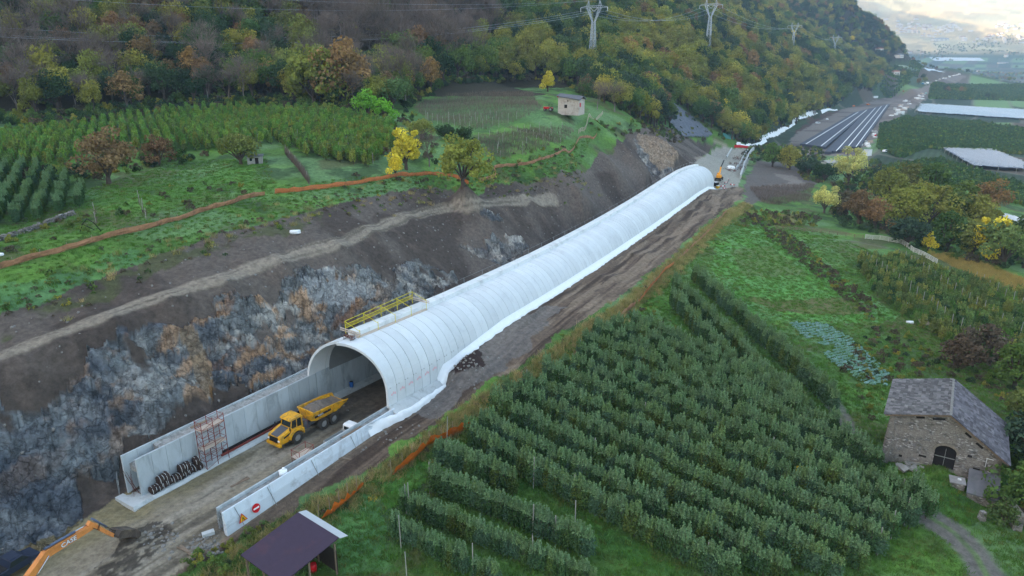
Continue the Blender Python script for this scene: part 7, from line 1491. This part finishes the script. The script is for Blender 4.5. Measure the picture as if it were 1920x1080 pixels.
# ================================================================ works beyond the gallery
zb = lambda px, py, dz=0: SP(px, py, dz)
t = empty('loader_crane', zb(1348, 338), radians(60), 'orange yellow mobile crane with raised folded arm beyond the gallery end', 'crane'); MCY = mat('crane_orange', C(232, 160, 40), .08, 2, .5)
for x in (-1.6, 1.6):
    for y in (-1, 1): wheel(t, x, y, .6, .45)
MB().box((0, 0, .95), (4.6, 1.8, .5)).build('chassis', M_BLACK, t); MB().box((-.5, 0, 1.7), (2.2, 1.8, 1.2)).build('upper_body', MCY, t, .08); MB().box((.6, .5, 2.3), (1.2, .9, 1.4)).build('cab', MCY, t, .05); MB().box((.6, .98, 2.5), (.9, .04, .8)).build('cab_window', M_GLASS, t)
mb = MB(); mb.bar((-1.0, -.2, 2.2), (.6, -.2, 5.4), .5); mb.build('arm', MCY, t); MB().bar((.6, -.2, 5.4), (4.6, -.2, 7.6), .32).build('jib', M_BLACK, t)
g = zb(1300, 308); 
def crate(px, py, sx, sy, sz, m, name, lab, cat, rz=.4, grp=None, dz=0):
    g = zb(px, py, dz); t = empty(name, g, rz, lab, cat, grp); MB().box((0, 0, sz / 2), (sx, sy, sz)).build('body', m, t, .04); MB().box((0, 0, sz + .04), (sx * 1.03, sy * 1.03, .08)).build('cover', M_WHITE if m is not M_WHITE else M_STEEL, t); return t
crate(1342, 348, 2.0, 1.6, 1.4, M_BLACK, 'site_generator', 'dark site generator box at the gallery end', 'generator'); crate(1346, 353, 1.2, 1.0, 1.0, M_SYEL, 'tool_chest', 'yellow tool chest beside the generator at the gallery end', 'chest')
for i, (px, py) in enumerate([(1355, 352), (1361, 345), (1366, 340), (1358, 356), (1373, 350)]):
    g = zb(px, py); t = empty('site_barrier', g, .3 + i * .5, ['red and white barrier by the gallery end, lowest', 'red and white barrier by the gallery end, second up', 'red and white barrier by the gallery end, topmost', 'red and white barrier standing right at the net', 'red and white barrier at the outer edge of the slab'][i], 'barrier', 'barriers at the gallery end')
    for k, m_ in enumerate((M_SRED, M_SW, M_SRED)): MB().box(((k - 1) * .75, 0, .75), (.74, .12, .35)).build('board', m_, t)
    for x in (-1, 1): MB().box((x, 0, .45), (.08, .5, .9)).build('leg', M_STEEL, t)
# slabs and low walls of the bed under construction
def strip(pts, w, h, m, lab, name='kerb_wall', cat='wall', step=6, dz=0.0):
    Lr = resample(gline(pts, 12), step); z = surf(Lr[:, 0], Lr[:, 1]); o0 = np.array([Lr[0, 0], Lr[0, 1], z[0]]); mb = MB()
    for i in range(len(Lr) - 1):
        mb.bar((Lr[i, 0] - o0[0], Lr[i, 1] - o0[1], z[i] - o0[2] + h / 2 - .1 + dz), (Lr[i + 1, 0] - o0[0], Lr[i + 1, 1] - o0[1], z[i + 1] - o0[2] + h / 2 - .1 + dz), w, h + .2)
    o = mb.build(name, m); o.location = tuple(o0); return tag(o, lab, cat)
strip([(1388, 335), (1395, 310), (1408, 286), (1413, 281)], .6, 1.8, M_CON, 'long low concrete wall on the valley side of the unfinished slab')
strip([(1380, 318), (1392, 298), (1402, 283)], .5, 1.2, M_CON, 'second low concrete wall parallel to the edge of the unfinished slab')
strip([(1362, 296), (1372, 280)], .6, 1.0, M_CON, 'short dark edged kerb at the far left corner of the slab')
net('site_net_fence', [(1376, 277), (1390, 277), (1405, 279)], 1.6, M_SRED, 'red net fence across the far end of the unfinished slab', .1, 2.0, 30)
rg = np.random.default_rng(12)
for i, (px, py, lab) in enumerate([(1378, 310, 'tangle of dark reinforcement bars in the middle of the unfinished slab'), (1385, 300, 'tangle of dark reinforcement bars farther up the unfinished slab'), (1370, 322, 'tangle of dark reinforcement bars nearest the crane'), (1388, 318, 'tangle of dark reinforcement bars beside the low wall')]):
    t = empty('rebar_pile', zb(px, py), 1.0, lab, 'rebar pile'); mb = MB()
    for k in range(26): a = rg.uniform(-3, 3, 2); mb.bar((a[0], a[1], rg.uniform(.1, .8)), (a[0] + rg.uniform(-2, 3), a[1] + rg.uniform(-1, 2), rg.uniform(.2, 1.8)), .12)
    mb.build('bars', M_RUST, t)
o = lumpy(81, 1.8, 1.4, .9, M_SHEET, 'covered_pallet', None, zb(1370, 318)); tag(o, 'white sheeted pallet beside the bar tangle on the slab', 'pallet')
# white sheeting along the foot of the wood
def ribbon(pts, w, name, m, lab, cat, h=.5, step=3.0, seed=1):
    Lr = resample(gline(pts, 10), step); z = surf(Lr[:, 0], Lr[:, 1]); rg = np.random.default_rng(seed); o0 = np.array([Lr[0, 0], Lr[0, 1], z[0]]); mb = MB(); grid = []
    for i in range(len(Lr)):
        d = Lr[min(i + 1, len(Lr) - 1), :2] - Lr[max(i - 1, 0), :2]; d = d / np.hypot(*d); n_ = np.array([d[1], -d[0]]); ww = w * rg.uniform(.5, 1.3); row = []
        for f, hh in ((-.5, h * 2.2), (-.2, h * 1.6), (.1, h * .9), (.5, .05)):
            x, y = Lr[i, 0] + n_[0] * f * ww, Lr[i, 1] + n_[1] * f * ww; row.append((x - o0[0], y - o0[1], float(surf(x, y)[0]) - o0[2] + hh * rg.uniform(.7, 1.2) + .15))
        grid.append(row)
    mb.sheet(grid, True); o = mb.build(name, m); o.location = tuple(o0); return tag(o, lab, cat)
ribbon([(1382, 274), (1400, 277), (1425, 272), (1437, 265)], 1.7, 'sheeting_strip', M_SHEET, 'white sheeting strip bending round the end of the unfinished slab', 'sheeting', .6, seed=1)
ribbon([(1424, 262), (1450, 255), (1478, 240), (1490, 232)], 1.7, 'sheeting_strip', M_SHEET, 'white sheeting strip at the foot of the wood, nearest stretch', 'sheeting', .6, seed=2)
ribbon([(1486, 234), (1488, 226), (1505, 220), (1532, 211)], 2.4, 'sheeting_strip', M_SHEET, 'white sheeting strip at the foot of the wood, widest stretch', 'sheeting', .7, seed=3)
ribbon([(1540, 212), (1555, 206), (1570, 207)], 2, 'sheeting_strip', M_SHEET, 'white sheeting strip at the foot of the wood, farthest stretch', 'sheeting', .6, seed=4)
o = ribbon([(1358, 258), (1368, 259), (1382, 259)], 3, 'pipe_stack', mat('teal_sheet', C(70, 130, 124), .1, 2), 'row of teal wrapped pipes lying below the wooded slope', 'pipes', .7, 2)
# netted scree scar in the wood
SCR = gpoly([(1240, 182), (1248, 183), (1300, 222), (1340, 255), (1330, 262), (1282, 260), (1248, 225)], 12); ps = pts_in(SCR, 2.2, .0, 3)
if len(ps):
    mb = MB(); c0 = SCR.mean(0); R_ = 60; rg = np.random.default_rng(3); n_ = 40; xs = np.linspace(SCR[:, 0].min(), SCR[:, 0].max(), n_); ys = np.linspace(SCR[:, 1].min(), SCR[:, 1].max(), n_); XX, YY = np.meshgrid(xs, ys); ZZ = surf(XX.ravel(), YY.ravel()).reshape(XX.shape) + 1.0 + rg.uniform(-.2, .2, XX.shape); ins = inpoly(XX, YY, SCR); V = list(zip(XX.ravel(), YY.ravel(), ZZ.ravel()))
    F = [(i * n_ + j, i * n_ + j + 1, (i + 1) * n_ + j + 1, (i + 1) * n_ + j) for i in range(n_ - 1) for j in range(n_ - 1) if ins[i, j] and ins[i + 1, j + 1] and ins[i, j + 1] and ins[i + 1, j]]
    mb.add(V, F); o = mb.build('rockfall_netting', mat('grey_netted_scree', C(96, 102, 112), .25, .6, .9, .2, .8)); tag(o, 'steep grey netted scree scar cut into the wood beyond the cliff', 'netting')
# storage beds: long dark rows with white seams
rows = []
A0, A1, B0, B1 = (1502, 285), (1600, 292), (1606, 213), (1672, 196)
M_SEG = mat('dark_stacked_segments', C(64, 70, 84), .2, .3, .8); nb = 12
for k in range(nb):
    f0 = k / nb; a = [(A0[0] + (1640 - A0[0]) * (k + .1) / nb * .86, A0[1] - 4 + 4 * sin(k)), None]
    na_ = (1500 + 112 * (k + .5) / nb, 274 + 16 * (k + .5) / nb if k < 5 else 290 - 2 * (k - 5)); fb_ = (1602 + 66 * (k + .5) / nb, 214 - 17 * (k + .5) / nb)
    Lr = resample(np.array([G(*na_), G(*fb_)]), 8.0); z = np.polyval(np.polyfit(np.arange(len(Lr)), surf(Lr[:, 0], Lr[:, 1]), 4), np.arange(len(Lr))) + .5; o0 = np.array([Lr[0, 0], Lr[0, 1], z[0]]); mb = MB(); wdt = 3.6
    for i in range(len(Lr) - 1): mb.bar((Lr[i, 0] - o0[0], Lr[i, 1] - o0[1], z[i] - o0[2] + .6), (Lr[i + 1, 0] - o0[0] , Lr[i + 1, 1] - o0[1], z[i + 1] - o0[2] + .6), wdt, 1.5)
    t = empty('storage_row', o0, 0, None, 'storage row', 'dark storage rows on the valley floor'); mb.build('segments', M_SEG, t)
    if k in (0, 3, 6, 8, 10):
        mb = MB()
        for i in range(len(Lr) - 1): mb.bar((Lr[i, 0] - o0[0] + 1.9, Lr[i, 1] - o0[1] - .9, z[i] - o0[2] + 1.42), (Lr[i + 1, 0] - o0[0] + 1.9, Lr[i + 1, 1] - o0[1] - .9, z[i + 1] - o0[2] + 1.42), .55, .12)
        mb.build('white_seam', M_SHEET, t); tag(t, 'long dark row with a white seam on the valley floor beyond the gallery')
    else: tag(t, 'long plain dark row on the valley floor beyond the gallery')
# vehicles and material on the bed
def car(px, py, rz, col_, lab, big=1.0, grp='vehicles on the valley works'):
    t = empty('parked_van' if big > 1 else 'parked_car', zb(px, py), rz, lab, 'van' if big > 1 else 'car', grp); m_ = mat('vehicle_paint', col_, .05, 2, .35); h = 1.45 * big; l = 4.4 * big
    MB().prism([(-l / 2, .35), (-l / 2, h * .62), (-l * .4, h), (l * .12, h), (l * .28, h * .62), (l / 2, h * .52), (l / 2, .35)], -.9 * big, .9 * big).build('body', m_, t, .06); MB().prism([(-l * .42, h * .62), (-l * .38, h * .94), (l * .11, h * .94), (l * .24, h * .62)], -.91 * big, .91 * big).build('window', M_GLASS, t)
    for x in (-l * .32, l * .32):
        for y in (-.8 * big, .8 * big): w_ = MB(); w_.tube([(x, y - .1, .34), (x, y + .1, .34)], .34, 10); w_.build('wheel', M_BLACK, t)
WH = C(226, 230, 232)
VL = [(1533, 232, WH, 1.25, 'white van on the bed, nearer of the two beside the dark rows'), (1551, 225, WH, 1.15, 'white van on the bed, farther of the two beside the dark rows'), (1384, 272, WH, 1.2, 'white van at the far end of the unfinished slab'), (1660, 285, WH, 1.1, 'white car on the lane right of the dark rows'),
      (1768, 148, WH, 1.6, 'white lorry on the far bed, nearer of two'), (1786, 143, WH, 1.6, 'white lorry on the far bed, farther of two'), (1795, 141, WH, 1.4, 'last white van up the far bed'), (1730, 158, C(60, 130, 170), 1.8, 'blue lorry on the far bed'), (1722, 180, WH, 1.3, 'white van by the side lane of the far bed'), (1748, 178, WH, 1.3, 'second white van by the side lane of the far bed'), (1736, 176, C(120, 170, 170), 1.4, 'pale teal lorry by the side lane'),
      (1600, 200, C(230, 130, 60), 1.3, 'orange machine on the far end of the sheeted strip'), (1628, 197, C(220, 130, 60), 1.3, 'orange machine behind the end of the dark rows'), (1694, 172, C(150, 80, 60), 1.3, 'brownish machine on the bare bed'), (1659, 262, C(230, 120, 50), 1.0, 'orange box car near the material stacks')]
for i, (x, y, c, b_, lab) in enumerate(VL): car(x, y, radians(58) + (i % 3 - 1) * .4, c, lab, b_)
rg = np.random.default_rng(21); stk = []
for (xa, ya, xb, yb, n_, sp_) in [(1612, 290, 1660, 236, 26, 5), (1680, 218, 1705, 190, 22, 6), (1705, 190, 1740, 176, 10, 4), (1728, 160, 1800, 140, 16, 2.5)]:
    for k in range(n_):
        f = rg.uniform(0, 1); x, y = xa + (xb - xa) * f + rg.normal(0, sp_), ya + (yb - ya) * f + rg.normal(0, sp_ * .4); g = zb(x, y); s_ = 1 if g[1] < 700 else 1.6
        o = MB(); m_ = [M_WHITE, M_SHEET, M_CON, M_WOOD, M_SRED][rg.choice(5, p=[.36, .3, .2, .1, .04])]; w_, d_, h_ = rg.uniform(1, 4) * s_, rg.uniform(1, 3) * s_, rg.uniform(.5, 1.6) * s_
        o.box((0, 0, h_ / 2), (w_, d_, h_)); o.box((w_ * .3, 0, h_ + .12), (w_ * .4, d_ * .8, .25)); o = o.build('material_stack', m_); o.location = tuple(g); o.rotation_euler = (0, 0, rg.uniform(0, 3)); tag(o, 'pale material stack among many on the strip beside the valley works', 'stack', 'material stacks beside the valley works')
crate(1640, 184, 12, 4, 3.2, M_WHITE, 'site_cabin', 'white site cabin at the foot of the wood beside the bed', 'cabin', .6); crate(1626, 292, 4, 3, 4, M_WHITE, 'storage_silo', 'white silo at the near end of the material strip', 'silo')
# netted plots
def canopy(pts, h, m, lab, posts_=True, seams=0, name='net_canopy', sagv=.3):
    h = h * .6; P = gpoly(pts, 15); c0 = P.mean(0); x0, y0 = P.min(0); x1, y1 = P.max(0); nx = 60; xs = np.linspace(x0, x1, nx); ys = np.linspace(y0, y1, nx); XX, YY = np.meshgrid(xs, ys); ins = inpoly(XX, YY, P); gz = hgt(XX.ravel(), YY.ravel()).reshape(XX.shape); rg = np.random.default_rng(5); ZZ = gz + h + rg.uniform(-sagv, sagv, XX.shape)
    V = list(zip(XX.ravel() - c0[0], YY.ravel() - c0[1], ZZ.ravel())); F = [(i * nx + j, i * nx + j + 1, (i + 1) * nx + j + 1, (i + 1) * nx + j) for i in range(nx - 1) for j in range(nx - 1) if ins[i, j] and ins[i + 1, j + 1] and ins[i, j + 1] and ins[i + 1, j]]
    t = empty(name, (c0[0], c0[1], 0), 0, lab, 'net canopy'); mb = MB(); mb.add(V, F); mb.build('net', m, t)
    mb = MB(); q = resample(np.column_stack([np.vstack([P, P[:1]]), np.zeros(len(P) + 1)]), 14); zz = hgt(q[:, 0], q[:, 1])
    for (x, y, _), z in zip(q, zz): mb.bar((x - c0[0], y - c0[1], z - .3), (x - c0[0], y - c0[1], z + h + .3), .2)
    mb.build('posts', PC, t)
    if seams:
        d_ = P[1] - P[0]; d_ = d_ / np.hypot(*d_); nn = np.array([-d_[1], d_[0]]); R_ = np.hypot(*(P - c0).T).max()
        for k in np.arange(-R_, R_, seams):
            tt = np.arange(-R_, R_, 3.0); pp = c0 + d_ * k + tt[:, None] * nn; ii = inpoly(pp[:, 0], pp[:, 1], P)
            if ii.sum() < 3: continue
            pp = pp[ii]; z = hgt(pp[:, 0], pp[:, 1]) + h + .45; MB().bar((pp[0, 0] - c0[0], pp[0, 1] - c0[1], z[0]), (pp[-1, 0] - c0[0], pp[-1, 1] - c0[1], z[-1]), .5, .1).build('seam_cable', M_SHEET, t)
    return t
M_NETB = mat('pale_blue_net', C(164, 180, 190), .1, .05, .8); M_NETG = mat('grey_net', C(118, 126, 138), .1, .05, .8); M_NETW = mat('white_net', C(206, 216, 222), .06, .05, .8); M_NETT = mat('pale_green_net', C(150, 168, 152), .1, .05, .8)
canopy([(1722, 196), (1925, 208), (1925, 226), (1714, 212)], 4, M_NETB, 'large pale blue net canopy over the plots right of the works', seams=8)
canopy([(1764, 283), (1860, 284), (1925, 312), (1925, 324), (1822, 318)], 4, M_NETG, 'grey striped net canopy over the plot behind the grove', seams=6)
canopy([(1740, 108), (1838, 109), (1848, 115), (1752, 115)], 4, M_NETW, 'long white net canopy on the far valley floor')
canopy([(1646, 106), (1660, 104), (1740, 121), (1690, 125)], 3, M_NETT, 'pale green netted terrace at the foot of the far spur')
canopy([(1680, 124), (1695, 124), (1728, 133), (1716, 136)], 3, M_NETT, 'narrow netted strip below the pale green terrace'); canopy([(1730, 130), (1736, 129), (1775, 137), (1770, 138)], 3, M_NETW, 'thin white netted strip on the far valley floor')
canopy([(1870, 410), (1885, 408), (1925, 422), (1925, 432)], 3, M_NETW, 'white netted strip at the picture edge behind the grove', seams=3)
# houses of the valley
M_HW = mat('pale_house_wall', C(214, 210, 204), .05, .3); M_HR = mat('terracotta_roof', C(150, 104, 88), .12, .5); M_HRG = mat('grey_house_roof', C(128, 132, 140), .1, .5)
HS = [(1678, 141, 11, 9, 7, 'white farmhouse on the green terrace below the far spur'), (1648, 98, 14, 10, 8, 'square pale house at the foot of the far spur'), (1685, 108, 22, 12, 6, 'long pale house with grey roof above the netted terrace'), (1834, 134, 14, 9, 7, 'white steep roofed house at the end of the works'), (1857, 138, 9, 7, 5, 'small house right of the steep roofed house'),
      (1886, 107, 30, 16, 14, 'tall pale farm building on the valley floor'), (1880, 119, 60, 14, 6, 'long low hall beside the far road'), (1705, 100, 30, 14, 10, 'pale building by the end of the spur'), (1728, 101, 26, 14, 8, 'second pale building by the end of the spur'), (1762, 77, 110, 30, 14, 'long white industrial hall in the hazy valley')]
def house(px, py, w, d, h, lab, grp=None, roof=None, rz=.2):
    g = zb(px, py, -1); t = empty('house', g, rz, lab, 'house', grp); MB().box((0, 0, h / 2), (w, d, h)).build('wall', M_HW, t)
    r_ = MB(); r_.prism([(-d / 2 - .5, h), (0, h + d * .22), (d / 2 + .5, h)], -w / 2 - .5, w / 2 + .5, Matrix.Rotation(radians(90), 4, 'Z')); r_.build('roof', roof or M_HR, t)
    for k in range(3): MB().box(((k - 1) * w * .3, -d / 2 - .03, h * .55), (w * .12, .08, h * .22)).build('window', M_GLASS, t)
    return t
for i, (x, y, w, d, h, lab) in enumerate(HS): house(x, y, w, d, h, lab, None, M_HRG if i in (2, 6, 9) else None, .2 + .3 * (i % 3))
rg = np.random.default_rng(33); hl = []
for (xa, xb, ya, yb, n_) in [(1680, 1800, 46, 62, 60), (1665, 1760, 60, 72, 10), (1870, 1920, 44, 56, 16), (1760, 1920, 58, 84, 26), (1850, 1920, 66, 76, 10), (1660, 1720, 36, 44, 4)]:
    for k in range(n_):
        x, y = rg.uniform(xa, xb), rg.uniform(ya, yb); w, d, h = rg.uniform(14, 34), rg.uniform(12, 18), rg.uniform(8, 14); g = zb(x, y, -1); o = MB(); o.box((0, 0, h / 2), (w, d, h)); o.prism([(-d / 2 - .5, h), (0, h + d * .22), (d / 2 + .5, h)], -w / 2 - .5, w / 2 + .5, Matrix.Rotation(radians(90), 4, 'Z'))
        o = o.build('village_house', [M_HW, M_HR]); o.data.polygons.foreach_set('material_index', [0] * 6 + [1 if rg.uniform() < .6 else 0] * (len(o.data.polygons) - 6)); o.location = tuple(g); o.rotation_euler = (0, 0, rg.uniform(0, 3)); tag(o, 'small pale house of the hazy village across the valley', 'house', 'houses of the far village')
# trees scattered over the valley floor and the far slope
VF = gpoly([(1690, 152), (1640, 110), (1700, 96), (1930, 50), (1930, 190), (1760, 190)], 20); vt = pts_in(VF, 60, .5, 71)
vt = vt[in_view(vt, 10)]; k_ = fbm(vt[:, 0], vt[:, 1], 260, 3, 501) > .5; vt = vt[k_][:6000]; pro = [joined('t', *P_broad[k]) for k in (0, 2, 3, 5)]
cl_ = np.concatenate([vt + np.column_stack([RNG.normal(0, 20, (len(vt), 2)), np.zeros(len(vt))]) for _ in range(4)]); cl_[:, 2] = surf(cl_[:, 0], cl_[:, 1]); cl_ = cl_[cls_at(cl_) != 8]
scatter('valley_trees', pro, cl_, None, RNG.uniform(.8, 1.3, len(cl_)), label='scattered copses over the hazy valley floor', cat='trees')


# small things lying about the works
rg = np.random.default_rng(91)
o = MB(); o.box((0, 0, .2), (1.2, .6, .4)); o = o.build('concrete_block', M_CON, None, .03); o.location = tuple(SP(391, 1003)); o.rotation_euler = (0, 0, .6); tag(o, 'pale concrete block lying by the near end of the low wall', 'block')
for i, (px, py, l_, lab) in enumerate([(735, 790, 3.2, 'scrap board on the dirt just outside the low wall'), (655, 862, 2.6, 'scrap board on the dirt track below the low wall'), (352, 1035, 3.0, 'scrap board half buried beside the muddy yard'), (450, 905, 2.4, 'board lying on the road in front of the truck')]):
    o = MB(); o.box((0, 0, .05), (l_, .3, .06)); o.box((l_ * .2, .2, .1), (l_ * .6, .12, .05), .2); o = o.build('scrap_board', M_WOODD); g = SP(px, py); o.location = tuple(g); o.rotation_euler = (0, 0, rg.uniform(0, 3)); tag(o, lab, 'board')
hp = [(382 + rg.normal(0, 16), 1030 + rg.normal(0, 14)) for _ in range(90)] + [(300 + rg.normal(0, 30), 1012 + rg.normal(0, 12)) for _ in range(50)] + [(880 + rg.normal(0, 25), 690 + rg.normal(0, 18)) for _ in range(60)] + [(720 + rg.normal(0, 40), 800 + rg.normal(0, 22)) for _ in range(60)]
hp = np.array([SP(*q) for q in hp]); scatter('rubble', [stone(5), stone(6)], hp, None, rg.uniform(.15, .6, len(hp)), label='broken stones and clods strewn about the yard and track', cat='rubble', tilt=.6)

# ---------------------------------------------------------------- the air of the valley
hz_m = bpy.data.materials.new('haze'); hz_m.use_nodes = True; nt = hz_m.node_tree; nt.nodes.remove(nt.nodes['Principled BSDF']); pv = nt.nodes.new('ShaderNodeVolumePrincipled'); pv.inputs['Color'].default_value = (.52, .74, 1.0, 1); pv.inputs['Density'].default_value = 1.5e-4; pv.inputs['Anisotropy'].default_value = .1
nt.links.new(pv.outputs[0], nt.nodes['Material Output'].inputs['Volume'])
zt = float(GZR.max()) + 30; zl_ = float(GZR.min()) - 5; me = bpy.data.meshes.new('haze'); bm = bmesh.new(); bmesh.ops.create_cube(bm, size=1.0); bm.to_mesh(me); bm.free(); me.materials.append(hz_m); ho = link(bpy.data.objects.new('haze', me)); ho.scale = (25000, 25000, zt - zl_); ho.location = (0, 0, (zt + zl_) / 2); tag(ho, kind='stuff')
for o in list(SC.objects):
    if o.type == 'MESH' and len(o.data.polygons) == 0 and len(o.data.vertices) == 0: bpy.data.objects.remove(o)
